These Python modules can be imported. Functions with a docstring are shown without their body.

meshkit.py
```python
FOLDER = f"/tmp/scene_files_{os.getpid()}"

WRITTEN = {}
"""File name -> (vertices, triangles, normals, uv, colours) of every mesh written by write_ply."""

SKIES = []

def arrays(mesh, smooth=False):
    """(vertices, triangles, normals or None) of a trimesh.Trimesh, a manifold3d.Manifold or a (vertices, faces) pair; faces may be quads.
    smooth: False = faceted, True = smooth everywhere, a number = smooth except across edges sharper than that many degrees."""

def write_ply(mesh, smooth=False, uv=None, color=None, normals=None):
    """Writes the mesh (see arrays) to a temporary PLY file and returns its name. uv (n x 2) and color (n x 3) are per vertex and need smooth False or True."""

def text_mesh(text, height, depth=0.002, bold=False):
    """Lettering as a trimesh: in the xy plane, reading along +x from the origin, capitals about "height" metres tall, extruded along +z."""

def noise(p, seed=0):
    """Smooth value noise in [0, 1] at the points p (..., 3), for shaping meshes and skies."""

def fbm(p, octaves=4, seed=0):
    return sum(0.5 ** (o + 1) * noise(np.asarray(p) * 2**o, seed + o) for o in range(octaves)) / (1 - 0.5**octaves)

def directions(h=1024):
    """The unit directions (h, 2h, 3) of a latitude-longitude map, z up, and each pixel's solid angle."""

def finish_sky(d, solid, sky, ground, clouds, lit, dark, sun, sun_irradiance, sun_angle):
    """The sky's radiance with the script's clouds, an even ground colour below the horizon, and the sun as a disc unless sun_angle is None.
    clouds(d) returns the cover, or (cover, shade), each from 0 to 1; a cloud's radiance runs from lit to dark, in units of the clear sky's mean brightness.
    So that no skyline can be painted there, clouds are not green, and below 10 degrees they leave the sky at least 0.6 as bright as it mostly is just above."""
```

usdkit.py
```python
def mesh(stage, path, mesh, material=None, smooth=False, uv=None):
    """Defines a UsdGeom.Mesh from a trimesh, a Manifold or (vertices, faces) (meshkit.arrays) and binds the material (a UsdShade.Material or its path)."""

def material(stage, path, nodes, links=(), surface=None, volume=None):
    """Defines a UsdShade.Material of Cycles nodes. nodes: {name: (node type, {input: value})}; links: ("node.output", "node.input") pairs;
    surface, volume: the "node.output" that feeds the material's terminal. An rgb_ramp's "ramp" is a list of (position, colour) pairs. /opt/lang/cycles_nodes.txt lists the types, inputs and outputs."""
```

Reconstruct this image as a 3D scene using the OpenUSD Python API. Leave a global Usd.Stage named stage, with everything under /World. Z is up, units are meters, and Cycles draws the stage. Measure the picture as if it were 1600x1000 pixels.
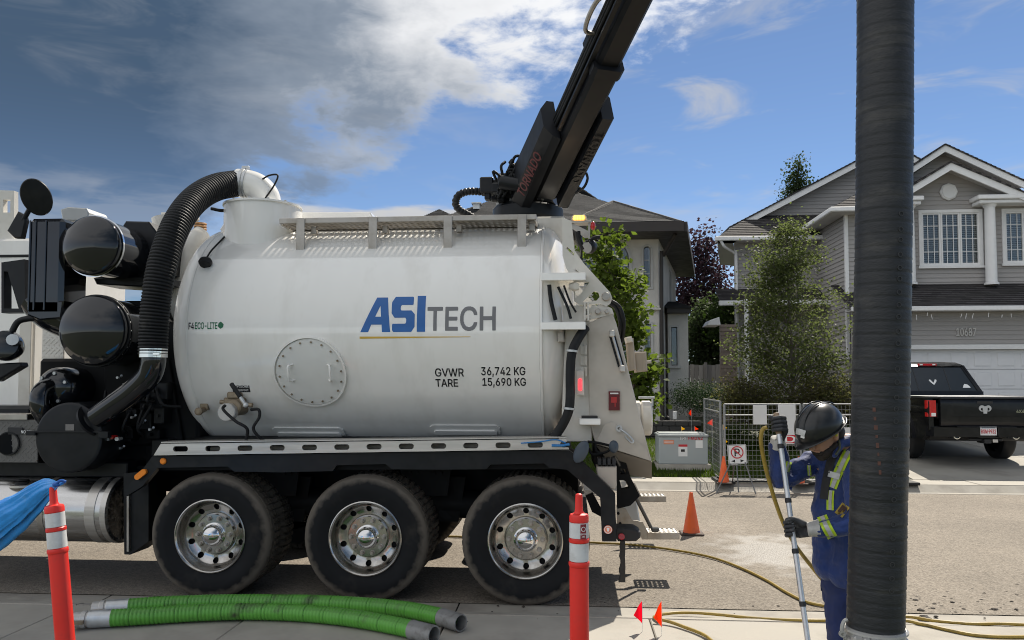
import math, numpy as np, trimesh, usdkit, meshkit, manifold3d
from shapely.geometry import Polygon, Point, LineString, box as sbox
from shapely.ops import unary_union
from pxr import Usd, UsdGeom, UsdLux, UsdShade, Gf, Sdf, Vt
PI = math.pi
stage = Usd.Stage.CreateInMemory()
UsdGeom.Xform.Define(stage, '/World'); UsdGeom.Scope.Define(stage, '/World/Looks')
# ------------------------------------------------------------------ camera, sky, sun, exposure
F, CZ, YAW, PITCH, VH = 1200., 1.84, math.radians(4.5), math.radians(2.5), 598.
V0 = VH - F * math.tan(PITCH)
_cy, _sy, _cp, _sp = math.cos(YAW), math.sin(YAW), math.cos(PITCH), math.sin(PITCH)
RT, FW, UP, CAM = np.array([_cy, _sy, 0]), np.array([-_sy * _cp, _cy * _cp, _sp]), np.array([_sy * _sp, -_cy * _sp, _cp]), np.array([0, 0, CZ])
cam = UsdGeom.Camera.Define(stage, '/World/camera')
cam.CreateHorizontalApertureAttr(36.0); cam.CreateFocalLengthAttr(36.0 * F / 1600)
cam.CreateVerticalApertureAttr(22.5); cam.CreateVerticalApertureOffsetAttr(36.0 * (V0 - 500) / 1600)
cam.CreateExposureAttr(0.98); cam.CreateClippingRangeAttr(Gf.Vec2f(0.05, 5000))
m4 = Gf.Matrix4d(*[float(x) for x in (*RT, 0, *UP, 0, *(-FW), 0, *CAM, 1)])
cam.AddTransformOp().Set(m4)
SUN_EL, SUN_AZ = math.radians(50), math.radians(24)          # azimuth from +Y towards +X
SUN = np.array([math.sin(SUN_AZ) * math.cos(SUN_EL), math.cos(SUN_AZ) * math.cos(SUN_EL), math.sin(SUN_EL)])
sun = UsdLux.DistantLight.Define(stage, '/World/sun')
sun.CreateIntensityAttr(0.86); sun.CreateAngleAttr(0.53); sun.CreateColorAttr(Gf.Vec3f(1, .93, .82)); sun.CreateNormalizeAttr(True)
zx = -SUN; xx = np.cross([0, 0, 1], -zx); xx /= np.linalg.norm(xx); yy = np.cross(-zx, xx)
sun.AddTransformOp().Set(Gf.Matrix4d(*[float(q) for q in (*xx, 0, *yy, 0, *(-zx), 0, 0, 0, 0, 1)]))

def ray(u, v): return FW + RT * (u - 800) / F - UP * (v - V0) / F
def at(u, v, Y): d = ray(u, v); return CAM + d * (Y / d[1])
def gnd(u, v, z=0.): d = ray(u, v); return CAM + d * ((z - CZ) / d[2])
def unit(v): v = np.asarray(v, float); return v / np.linalg.norm(v)

SKY_STRENGTH = 0.058
def make_sky():
    # a storm bank to the upper left: bounded by the great circle through two directions, ragged with noise
    a, b = unit(ray(455, 330)), unit(ray(1010, 55))
    n = unit(np.cross(b, a));  n = n if n @ unit(ray(200, 100)) > 0 else -n
    low = unit(ray(100, 420)); cir1 = unit(np.cross(unit(ray(1060, 130)), unit(ray(1330, 270))))
    wc1, wc2, hz = unit(ray(1180, 195)), unit(ray(1540, 60)), unit(ray(590, 325))
    N, L = {}, []
    def nd(name, kind, **kw): N[name] = (kind, kw); return name
    def ln(a, b): L.append((a, b))
    nd('tc', 'texture_coordinate')
    D = 'tc.generated'
    nd('sky', 'sky_texture', sky_type='single_scattering', sun_disc=False, sun_elevation=SUN_EL, sun_rotation=SUN_AZ, altitude=2500., air_density=1.0, aerosol_density=0.05, ozone_density=3.2)
    # stretched noise for clouds
    nd('mp', 'mapping', scale=(1, 1, 2.2)); ln(D, 'mp.vector')
    nd('nz', 'noise_texture', scale=5.5, detail=9., roughness=.56, distortion=.25); ln('mp.vector', 'nz.vector')
    nd('nf', 'noise_texture', scale=17., detail=7., roughness=.62, distortion=.3); ln('mp.vector', 'nf.vector')
    nd('mp2', 'mapping', scale=(1, 1, 1.6), rotation=(0.3, .5, 0)); ln(D, 'mp2.vector')
    nd('nb', 'noise_texture', scale=3.0, detail=5., roughness=.5, distortion=.4); ln('mp2.vector', 'nb.vector')
    def math_(name, t, a, b=None, c=None, clamp=False):
        kw = {'math_type': t, 'use_clamp': clamp}
        for i, q in enumerate((a, b, c)):
            if q is None: continue
            if isinstance(q, str): L.append((q, f'{name}.value{i + 1}'))
            else: kw[f'value{i + 1}'] = float(q)
        N[name] = ('math', kw); return name + '.value'
    def dot(name, v):
        nd(name, 'vector_math', math_type='dot_product', vector2=tuple(v)); ln(D, name + '.vector1'); return name + '.value'
    def smooth(name, val, lo, hi, t0=0., t1=1.):
        nd(name, 'map_range', range_type='smoothstep', from_min=lo, from_max=hi, to_min=t0, to_max=t1, clamp=True); ln(val, name + '.value'); return name + '.result'
    def ramp(name, val, stops): nd(name, 'rgb_ramp', ramp=stops); ln(val, name + '.fac'); return name + '.color'
    def mixc(name, fac, c1, c2):
        kw = {}
        for k, q in (('fac', fac), ('color1', c1), ('color2', c2)):
            if isinstance(q, str): L.append((q, f'{name}.{k}'))
            else: kw[k] = q
        N[name] = ('mix', kw); return name + '.color'
    n2 = unit(np.cross(ray(445, 310), [0, 0, 1.])); n2 = n2 if n2 @ unit(ray(100, 310)) > 0 else -n2
    sd = math_('sdm', 'smoothmax', dot('sd', n), dot('sdv', n2), .12)
    w1 = math_('w1', 'subtract', 'nz.fac', .5); w2 = math_('w2', 'multiply_add', w1, .42, sd)
    w3 = math_('w3', 'subtract', 'nf.fac', .5); s = math_('s', 'multiply_add', w3, .15, w2)         # ragged signed distance inside the bank
    cover = smooth('cover0', s, .0, .075)
    # within: white broken edge, then grey, then slate; unseen depth whitened as added fill for the shaded tank
    dk0 = math_('dk0', 'multiply_add', w1, .16, sd); dk1 = math_('dk1', 'multiply_add', 'nb.fac', .26, dk0); dk2 = math_('dk2', 'multiply_add', w3, .08, dk1)
    # lower part of the bank is darker slate: elevation
    nd('sp', 'separate_xyz'); ln(D, 'sp.vector')
    el = 'sp.z'
    cover = math_('cover', 'multiply', cover, smooth('cvl', el, .10, .38, .50, 1.))
    hi_ = smooth('hi', el, .30, .46, 0., .16)
    dk3 = math_('dk3', 'add', math_('dk3a', 'subtract', dk2, hi_), smooth('lo', el, .30, .16, 0., .12))
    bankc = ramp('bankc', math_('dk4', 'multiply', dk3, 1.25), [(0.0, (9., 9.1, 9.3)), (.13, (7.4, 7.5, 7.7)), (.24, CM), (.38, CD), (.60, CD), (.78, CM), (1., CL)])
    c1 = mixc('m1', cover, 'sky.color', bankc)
    # low clouds on the horizon between the houses
    hb = smooth('hb', math_('h1', 'multiply_add', w1, .05, dot('dh', hz)), .986, .9985)
    nd('mph', 'mapping', scale=(1, 1, 5.)); ln(D, 'mph.vector'); nd('nh', 'noise_texture', scale=7., detail=8., roughness=.55); ln('mph.vector', 'nh.vector')
    band = smooth('band', math_('bz', 'multiply_add', math_('bz0', 'subtract', 'nh.fac', .5), -.14, el), .235, .205)
    far = math_('far', 'multiply', band, math_('farm', 'multiply', smooth('nhs', 'nh.fac', .30, .46), math_('hbm', 'multiply_add', hb, .8, .2)))
    c2 = mixc('m2', math_('farc', 'multiply', far, 1.0), c1, tuple(.8 * x for x in CL))
    # thin cirrus, everywhere a little
    nd('mpc', 'mapping', scale=(1.2, 1.2, 4.5), rotation=(.35, -.55, .4)); ln(D, 'mpc.vector')
    nd('nc', 'noise_texture', scale=4.2, detail=9., roughness=.58, distortion=.8); ln('mpc.vector', 'nc.vector')
    wisp = smooth('wisp', 'nc.fac', .50, .74)
    sel1 = smooth('sel1', dot('dw1', wc1), .982, .9985); sel2 = smooth('sel2', dot('dw2', wc2), .94, .99)
    selw = math_('selw', 'maximum', math_('sl1', 'multiply_add', sel1, .75, .25), sel2, clamp=True)
    c3 = mixc('m3', math_('wf', 'multiply', wisp, math_('wf2', 'multiply', selw, .75)), c2, tuple(.75 * x for x in CL))
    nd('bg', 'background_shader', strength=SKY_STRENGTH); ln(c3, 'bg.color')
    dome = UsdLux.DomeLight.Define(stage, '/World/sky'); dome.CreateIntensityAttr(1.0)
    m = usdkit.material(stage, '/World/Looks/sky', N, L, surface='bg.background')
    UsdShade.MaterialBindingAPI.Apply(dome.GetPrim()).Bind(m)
    dome.GetPrim().SetCustomDataByKey('kind', 'structure')
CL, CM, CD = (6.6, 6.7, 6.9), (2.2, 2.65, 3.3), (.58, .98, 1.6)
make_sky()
# ------------------------------------------------------------------ helpers
rng = np.random.default_rng(7)
ORG = {}
def numbered(parent, name):
    p, k = f'{parent}/{name}', 0
    while stage.GetPrimAtPath(p): k += 1; p = f'{parent}/{name}_{k:03d}'
    return p
def tag(path, label=None, cat=None, group=None, kind=None):
    pr = stage.GetPrimAtPath(path)
    for k, v in (('label', label), ('category', cat), ('group', group), ('kind', kind)):
        if v: pr.SetCustomDataByKey(k, v)
    return path
def thing(name, label, cat, loc=(0, 0, 0), rotz=0, group=None, kind=None, parent='/World', ref=None):
    path = numbered(parent, name)
    x = UsdGeom.Xform.Define(stage, path)
    x.AddTranslateOp().Set(Gf.Vec3d(*map(float, loc)))
    if rotz: x.AddRotateZOp().Set(float(rotz))
    if ref: x.GetPrim().GetReferences().AddInternalReference(ref); x.GetPrim().SetInstanceable(True)
    ORG[path] = np.asarray(loc, float) + origin(parent)
    return tag(path, label, cat, group, kind)
def sub(parent, name, loc=(0, 0, 0), rotz=0, ref=None, label=None):   # a part that has sub-parts (built around its own origin), loc relative to the thing
    return thing(name, label, None, loc, rotz, parent=parent, ref=ref)
def origin(path):
    while path and path != '/World':
        if path in ORG: return ORG[path]
        path = path.rpartition('/')[0]
    return np.zeros(3)
def add(parent, name, mesh, mat, smooth=30, label=None, kind=None, cat=None, group=None, local=False, uv=None):
    path = numbered(parent, name)
    if isinstance(mesh, (list, tuple)) and not (len(mesh) == 2 and isinstance(mesh[0], np.ndarray)): mesh = cat_(mesh)
    o = origin(parent)
    if hasattr(mesh, 'copy') and not local and o is not None and np.any(o): mesh = mesh.copy(); mesh.apply_translation(-o)
    usdkit.mesh(stage, path, mesh, mat, smooth=smooth, uv=uv)
    return tag(path, label, cat, group, kind)
def solo(name, mesh, mat, label, cat, group=None, kind=None, smooth=30): return add('/World', name, mesh, mat, smooth, label, kind, cat, group)
cat_ = lambda ms: trimesh.util.concatenate([m for m in ms if m is not None])
def hull(p): return trimesh.Trimesh(np.asarray(p, float)).convex_hull if False else trimesh.convex.convex_hull(np.asarray(p, float))
def bx(x0, x1, y0, y1, z0, z1, b=.004):
    (x0, x1), (y0, y1), (z0, z1) = sorted((x0, x1)), sorted((y0, y1)), sorted((z0, z1))
    b = min(b, .45 * (x1 - x0), .45 * (y1 - y0), .45 * (z1 - z0))
    if b <= 0: return trimesh.creation.box(bounds=[(x0, y0, z0), (x1, y1, z1)])
    P = []
    for x, sx in ((x0, 1), (x1, -1)):
        for y, sy in ((y0, 1), (y1, -1)):
            for z, sz in ((z0, 1), (z1, -1)):
                P += [(x, y + sy * b, z + sz * b), (x + sx * b, y, z + sz * b), (x + sx * b, y + sy * b, z)]
    return hull(P)
def frame(d):
    d = unit(d); a = np.array([0, 0, 1.]) if abs(d[2]) < .9 else np.array([1., 0, 0])
    s = unit(np.cross(d, a)); return s, np.cross(d, s), d
def grid_faces(nr, nc, wrap=True):
    f = []
    for i in range(nr - 1):
        for j in range(nc if wrap else nc - 1):
            k = (j + 1) % nc; f.append((i * nc + j, (i + 1) * nc + j, (i + 1) * nc + k, i * nc + k))
    return np.array(f)
def lathe(prof, o, axis, n=32, mod=None):
    """prof: (radius, along) list; closed with caps if the radius ends above 0."""
    s, t, d = frame(axis); o = np.asarray(o, float); prof = np.asarray(prof, float)
    a = np.linspace(0, 2 * PI, n, endpoint=False)
    R = np.repeat(prof[:, :1], n, 1)
    if mod is not None: R = mod(R, np.repeat(prof[:, 1:], n, 1), np.repeat(a[None], len(prof), 0))
    V = o + R[..., None] * (np.cos(a)[None, :, None] * s + np.sin(a)[None, :, None] * t) + prof[:, 1][:, None, None] * d
    f = grid_faces(len(prof), n); V = V.reshape(-1, 3); T = np.vstack([f[:, [0, 1, 2]], f[:, [0, 2, 3]]]); ex = []
    for row, fl in ((0, 1), (len(prof) - 1, 0)) if np.abs(prof[0] - prof[-1]).max() > 1e-9 else ():
        if prof[row, 0] > 1e-6:
            c = len(V); V = np.vstack([V, [o + d * prof[row, 1]]]); b = row * n
            ex += [(c, b + (i + 1) % n, b + i) if not fl else (c, b + i, b + (i + 1) % n) for i in range(n)]
    if ex: T = np.vstack([T, ex])
    m = trimesh.Trimesh(V, T, process=False)
    m.merge_vertices(); m.update_faces(m.nondegenerate_faces())
    if m.volume < 0: m.invert()
    return m
def cyl(p0, p1, r, n=20, r1=None, b=0.0):
    p0, p1 = np.asarray(p0, float), np.asarray(p1, float); L = np.linalg.norm(p1 - p0); r1 = r if r1 is None else r1
    pr = [(r - b, 0), (r, b), (r1, L - b), (r1 - b, L)] if b else [(r, 0), (r1, L)]
    return lathe(pr, p0, p1 - p0, n)
def ring(o, axis, r0, r1, w, n=32): return lathe([(r0, 0), (r1, 0), (r1, w), (r0, w), (r0, 0)], o, axis, n)
def spline(P, n=8):
    P = np.asarray(P, float); Q = np.vstack([2 * P[0] - P[1], P, 2 * P[-1] - P[-2]]); out = []
    for i in range(1, len(Q) - 2):
        for t in np.linspace(0, 1, n, endpoint=False):
            a, b, c, d = Q[i - 1:i + 3]
            out.append(.5 * (2 * b + (c - a) * t + (2 * a - 5 * b + 4 * c - d) * t * t + (3 * b - a - 3 * c + d) * t ** 3))
    return np.array(out + [P[-1]])
def resample(P, step):
    P = np.asarray(P, float); L = np.r_[0, np.cumsum(np.linalg.norm(np.diff(P, axis=0), axis=1))]
    s = np.linspace(0, L[-1], max(2, int(round(L[-1] / step)) + 1)); return np.stack([np.interp(s, L, P[:, k]) for k in range(3)], 1), s
def sweep(P, radii, n=12, cap=True):
    P = np.asarray(P, float); R = np.broadcast_to(np.asarray(radii, float), (len(P),)); T = np.gradient(P, axis=0); T /= np.linalg.norm(T, axis=1, keepdims=True) + 1e-12
    s = frame(T[0])[0]; a = np.linspace(0, 2 * PI, n, endpoint=False); V = []
    for p, t, r in zip(P, T, R):
        s = unit(s - t * (s @ t)); q = np.cross(t, s); V.append(p + r * (np.cos(a)[:, None] * s + np.sin(a)[:, None] * q))
    V = np.vstack(V); f = grid_faces(len(P), n); T3 = np.vstack([f[:, [0, 1, 2]], f[:, [0, 2, 3]]])
    if cap:
        for row, fl in ((0, 0), (len(P) - 1, 1)):
            c = len(V); V = np.vstack([V, [P[row]]]); b = row * n
            T3 = np.vstack([T3, [(c, b + i, b + (i + 1) % n) if fl else (c, b + (i + 1) % n, b + i) for i in range(n)]])
    m = trimesh.Trimesh(V, T3, process=False)
    if m.volume < 0: m.invert()
    return m
def tube(P, r, n=10, k=6): return sweep(spline(P, k) if k else P, r, n)
def corrugated(P, r, pitch, amp, n=24, per=6, jitter=0, lumps=0):
    Q, s = resample(spline(P, 16), pitch / per); ph = s / pitch * 2 * PI
    rr = r + amp * (np.abs(np.cos(ph / 2)) ** .6 * 2 - 1) if jitter >= 0 else r
    if lumps: rr = rr + lumps * (meshkit.noise(np.stack([s * 3.1, 0 * s, 0 * s], 1), 3) - .5)
    return sweep(Q, rr, n)
def ext(poly, d0, d1, M3=None, bev=0):
    """shapely polygon (a, b) extruded from d0 to d1; default frame: a = x, b = z, depth = y."""
    out = []
    for g in getattr(poly, 'geoms', [poly]):
        if g.is_empty or g.geom_type != 'Polygon' or g.area < 1e-8: continue
        m = trimesh.creation.extrude_polygon(g, 1.0, engine='earcut')
        v = m.vertices.copy(); w = d0 + v[:, 2] * (d1 - d0)
        m.vertices = np.stack([v[:, 0], w, v[:, 1]], 1) if M3 is None else M3(v[:, 0], v[:, 1], w)
        if m.volume < 0: m.invert()
        out.append(m)
    return cat_(out) if out else None
def pp(pts, Y): return Polygon([(q[0], q[2]) for q in (at(u, v, Y) for u, v in pts)]).buffer(0)     # picture outline measured on a plane at its real distance
def plate(pts, Y, th, holes=()):
    g = pp(pts, Y)
    for h in holes: g = g.difference(h if hasattr(h, 'geom_type') else pp(h, Y))
    return ext(g, Y, Y + th)
def prism(pts, Y, th, b=.012):                                      # convex outline with chamfered edges
    g = pp(pts, Y).convex_hull; i = g.buffer(-b); P = [(x, Y + (0 if k else b), z) for k, q in ((0, g), (1, i)) for x, z in q.exterior.coords]
    P += [(x, Y + th - (0 if k else b), z) for k, q in ((0, g), (1, i)) for x, z in q.exterior.coords]
    return hull(P)
def blob(o, r, n=2, sc=(1, 1, 1)): m = trimesh.creation.icosphere(n, r); m.apply_scale(sc); m.apply_translation(o); return m
def bolts(ps, axis, r, h, n=6): return cat_([cyl(p, np.asarray(p) + unit(axis) * h, r, n) for p in ps])

# ------------------------------------------------------------------ materials
MATS = {}
def M(name, col, rough=.5, metal=0, var=.10, vs=5., bump=0, bs=80., bd=.003, coat=0, spec=.5, dirt=None, ds=2.5, dlo=.5, dhi=.75, stretch=(1, 1, 1), pos=False, rvar=.1, extra=None, rnd=0, glow=None, sheen=0):
    if name in MATS: return MATS[name]
    c = np.array(col, float)
    N = {'tc': ('texture_coordinate', {}), 'geo': ('geometry', {}), 'mp': ('mapping', {'scale': stretch}), 'nz': ('noise_texture', {'scale': vs, 'detail': 6., 'roughness': .6}),
         'rp': ('rgb_ramp', {'ramp': [(.25, tuple(c * (1 - var))), (.75, tuple(np.minimum(c * (1 + var), .95)))]}),
         'p': ('principled_bsdf', {'roughness': rough, 'metallic': float(metal), 'coat_weight': float(coat), 'specular_ior_level': float(spec)})}
    L = [('geo.position' if pos else 'tc.object', 'mp.vector'), ('mp.vector', 'nz.vector'), ('nz.fac', 'rp.fac')]; out = 'rp.color'
    if rnd:
        N['oi'] = ('object_info', {}); N['orr'] = ('map_range', {'to_min': 1 - rnd, 'to_max': 1 + rnd}); N['hs'] = ('hsv', {})
        L += [('oi.random', 'orr.value'), ('orr.result', 'hs.value'), (out, 'hs.color')]; out = 'hs.color'
    if dirt is not None:
        N['nd'] = ('noise_texture', {'scale': ds, 'detail': 8., 'roughness': .65}); N['dr'] = ('map_range', {'from_min': dlo, 'from_max': dhi, 'clamp': True}); N['dm'] = ('mix', {'color2': tuple(dirt)})
        L += [('mp.vector', 'nd.vector'), ('nd.fac', 'dr.value'), ('dr.result', 'dm.fac'), (out, 'dm.color1')]; out = 'dm.color'
    if rvar:
        N['rr'] = ('map_range', {'from_min': .3, 'from_max': .7, 'to_min': max(.02, rough * (1 - rvar * 2)), 'to_max': min(1, rough * (1 + rvar * 2)), 'clamp': True}); L += [('nz.fac', 'rr.value'), ('rr.result', 'p.roughness')]
    if bump:
        N['nb'] = ('noise_texture', {'scale': bs, 'detail': 4.}); N['b'] = ('bump', {'strength': float(bump), 'distance': bd}); L += [('mp.vector', 'nb.vector'), ('nb.fac', 'b.height'), ('b.normal', 'p.normal')]
    if extra: out = extra(N, L, out) or out
    if glow: N['p'][1].update(emission_color=glow[0], emission_strength=float(glow[1]))
    if sheen: N['p'][1].update(sheen_weight=float(sheen))
    L.append((out, 'p.base_color'))
    MATS[name] = usdkit.material(stage, f'/World/Looks/{name}', N, L, surface='p.BSDF'); return MATS[name]
DUST = (.22, .19, .15)
white = M('white_paint', (.86, .84, .795), .22, var=.02, vs=1.5, coat=.4, dirt=(.70, .675, .62), ds=1.6, dlo=.5, dhi=.85, stretch=(1.6, 1.2, .5), bump=.03, bs=1.6, bd=.05)
white2 = M('grimy_white_paint', (.66, .63, .57), .38, var=.07, vs=2.5, dirt=(.46, .42, .35), ds=2.2, dlo=.45, dhi=.8)
beige = M('dusty_tailgate_paint', (.52, .48, .42), .5, var=.08, vs=3, dirt=(.36, .32, .27), ds=1.8, dlo=.42, dhi=.75)
black = M('black_gloss_paint', (.006, .0065, .008), .07, var=.2, coat=.5, rvar=.2)
blackm = M('black_satin_paint', (.006, .0068, .0085), .36, spec=.3, var=.3, dirt=(.018, .0175, .0165), ds=4, dlo=.5, dhi=.8)
dark = M('dark_chassis', (.0035, .004, .0048), .6, spec=.2, var=.4, dirt=(.014, .0125, .011), ds=5, dlo=.5, dhi=.8)
rubber = M('black_rubber', (.008, .0085, .0095), .55, spec=.3, var=.25, dirt=(.05, .047, .042), ds=6, dlo=.55, dhi=.85)
steel = M('stainless_steel', (.62, .59, .55), .46, 1, var=.12, vs=8, stretch=(.15, 1, 3), dirt=(.32, .29, .25), ds=3, dlo=.5, dhi=.8)
steeld = M('dusty_stainless_steel', (.46, .43, .39), .46, 1, var=.15, vs=6, dirt=(.30, .26, .21), ds=4, dlo=.45, dhi=.75)
alu = M('polished_aluminium', (.60, .585, .565), .2, 1, var=.12, vs=6, dirt=(.30, .27, .23), ds=6, dlo=.45, dhi=.75)
chrome = M('chrome', (.80, .80, .80), .05, 1, var=.04)
galv = M('galvanised_steel', (.55, .56, .56), .45, .8, var=.15, vs=20)
brass = M('old_brass', (.30, .24, .17), .5, .7, var=.3, vs=20)
amber = M('amber_lens', (.75, .22, .02), .25, var=.05)
amber_lit = M('lit_amber_lamp', (.9, .45, .05), .3, var=.02, glow=((1, .42, .03), 5.))
redl = M('red_lens', (.45, .012, .012), .2, var=.05, coat=.5)
redlit = M('lit_red_lamp', (.8, .03, .03), .3, var=.02, glow=((1, .03, .04), 1.6))
ink = M('black_print', (.012, .012, .014), .5, var=.05)
white_print = M('white_print', (.72, .72, .70), .5, var=.04)
# ------------------------------------------------------------------ ground: road, gutters, pavements, lawns
def ground_mats():
    def asphalt(N, L, out):
        N['vo'] = ('voronoi_texture', {'scale': 75., 'feature': 'f1'}); N['vr'] = ('rgb_ramp', {'ramp': [(0, (.085, .077, .066)), (.3, (.175, .153, .125)), (.65, (.275, .24, .195)), (1, (.39, .35, .295))]})
        N['sx'] = ('separate_color', {}); N['mx'] = ('mix', {'fac': .5})
        N['wn'] = ('noise_texture', {'scale': .55, 'detail': 5., 'roughness': .6}); N['wr'] = ('map_range', {'from_min': .3, 'from_max': .7, 'to_min': .80, 'to_max': 1.12, 'clamp': True}); N['hv'] = ('hsv', {})
        L += [('geo.position', 'vo.vector'), ('vo.color', 'sx.color'), ('sx.r', 'vr.fac'), ('vr.color', 'mx.color2'), (out, 'mx.color1'), ('geo.position', 'wn.vector'), ('wn.fac', 'wr.value'), ('wr.result', 'hv.value'), ('mx.color', 'hv.color')]
        N['bb'] = ('bump', {'strength': .55, 'distance': .006}); L += [('vo.distance', 'bb.height'), ('bb.normal', 'p.normal')]
        # a wet patch where water was sprayed: an irregular pool, smooth and a little darker
        c = gnd(1196, 862); N['wd'] = ('vector_math', {'math_type': 'subtract', 'vector2': tuple(c)}); N['ws'] = ('vector_math', {'math_type': 'multiply', 'vector2': (1.25, .8, 0)}); N['wl'] = ('vector_math', {'math_type': 'length'})
        N['wm'] = ('math', {'math_type': 'multiply_add', 'value2': 1.9}); N['wf'] = ('map_range', {'range_type': 'smoothstep', 'from_min': 1.85, 'from_max': 1.2, 'to_min': 0., 'to_max': 1., 'clamp': True})
        N['w2'] = ('noise_texture', {'scale': 2.6, 'detail': 6.}); N['rmix'] = ('mix_float', {'a': .92, 'b': .50}); N['cm'] = ('mix', {'color2': (.20, .19, .175)}); N['cf'] = ('math', {'math_type': 'multiply', 'value2': .55})
        L += [('geo.position', 'wd.vector1'), ('wd.vector', 'ws.vector1'), ('ws.vector', 'wl.vector1'), ('geo.position', 'w2.vector'), ('w2.fac', 'wm.value1'), ('wl.value', 'wm.value3'), ('wm.value', 'wf.value'),
              ('wf.result', 'rmix.fac'), ('rmix.result', 'p.roughness'), ('wf.result', 'cf.value1'), ('cf.value', 'cm.fac'), ('hv.color', 'cm.color1')]
        return 'cm.color'
    g = {}
    g['asphalt'] = M('worn_asphalt', (.19, .158, .122), .92, var=.22, vs=9, pos=True, rvar=0, extra=asphalt)
    g['concrete'] = M('pavement_concrete', (.36, .335, .29), .9, var=.13, vs=2.2, pos=True, bump=.35, bs=160, bd=.002, dirt=(.23, .21, .18), ds=1.3, dlo=.5, dhi=.8)
    g['gutter'] = M('gutter_concrete', (.33, .305, .262), .85, var=.15, vs=2.5, pos=True, bump=.35, bs=150, bd=.002, dirt=(.19, .17, .15), ds=1.6, dlo=.48, dhi=.75)
    g['soil'] = M('lawn_soil', (.045, .05, .022), .95, var=.3, vs=3, pos=True, bump=.6, bs=25, bd=.02)
    g['joint'] = M('joint_dirt', (.05, .046, .04), .95, var=.2)
    return g
G = ground_mats()
YG0, YG1, YS0 = 6.06, 6.46, 5.98        # near gutter front/back, pavement edge
YF = 13.3                               # far edge of the asphalt
def sheet(x0, x1, y0, y1, z, nx=1, ny=1, zf=None):
    X, Y = np.meshgrid(np.linspace(x0, x1, nx + 1), np.linspace(y0, y1, ny + 1)); Z = np.full_like(X, z) if zf is None else zf(X, Y)
    f = grid_faces(ny + 1, nx + 1, False)[:, [0, 3, 2, 1]]
    return trimesh.Trimesh(np.stack([X, Y, Z], -1).reshape(-1, 3), np.vstack([f[:, [0, 1, 2]], f[:, [0, 2, 3]]]), process=False)
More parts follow.
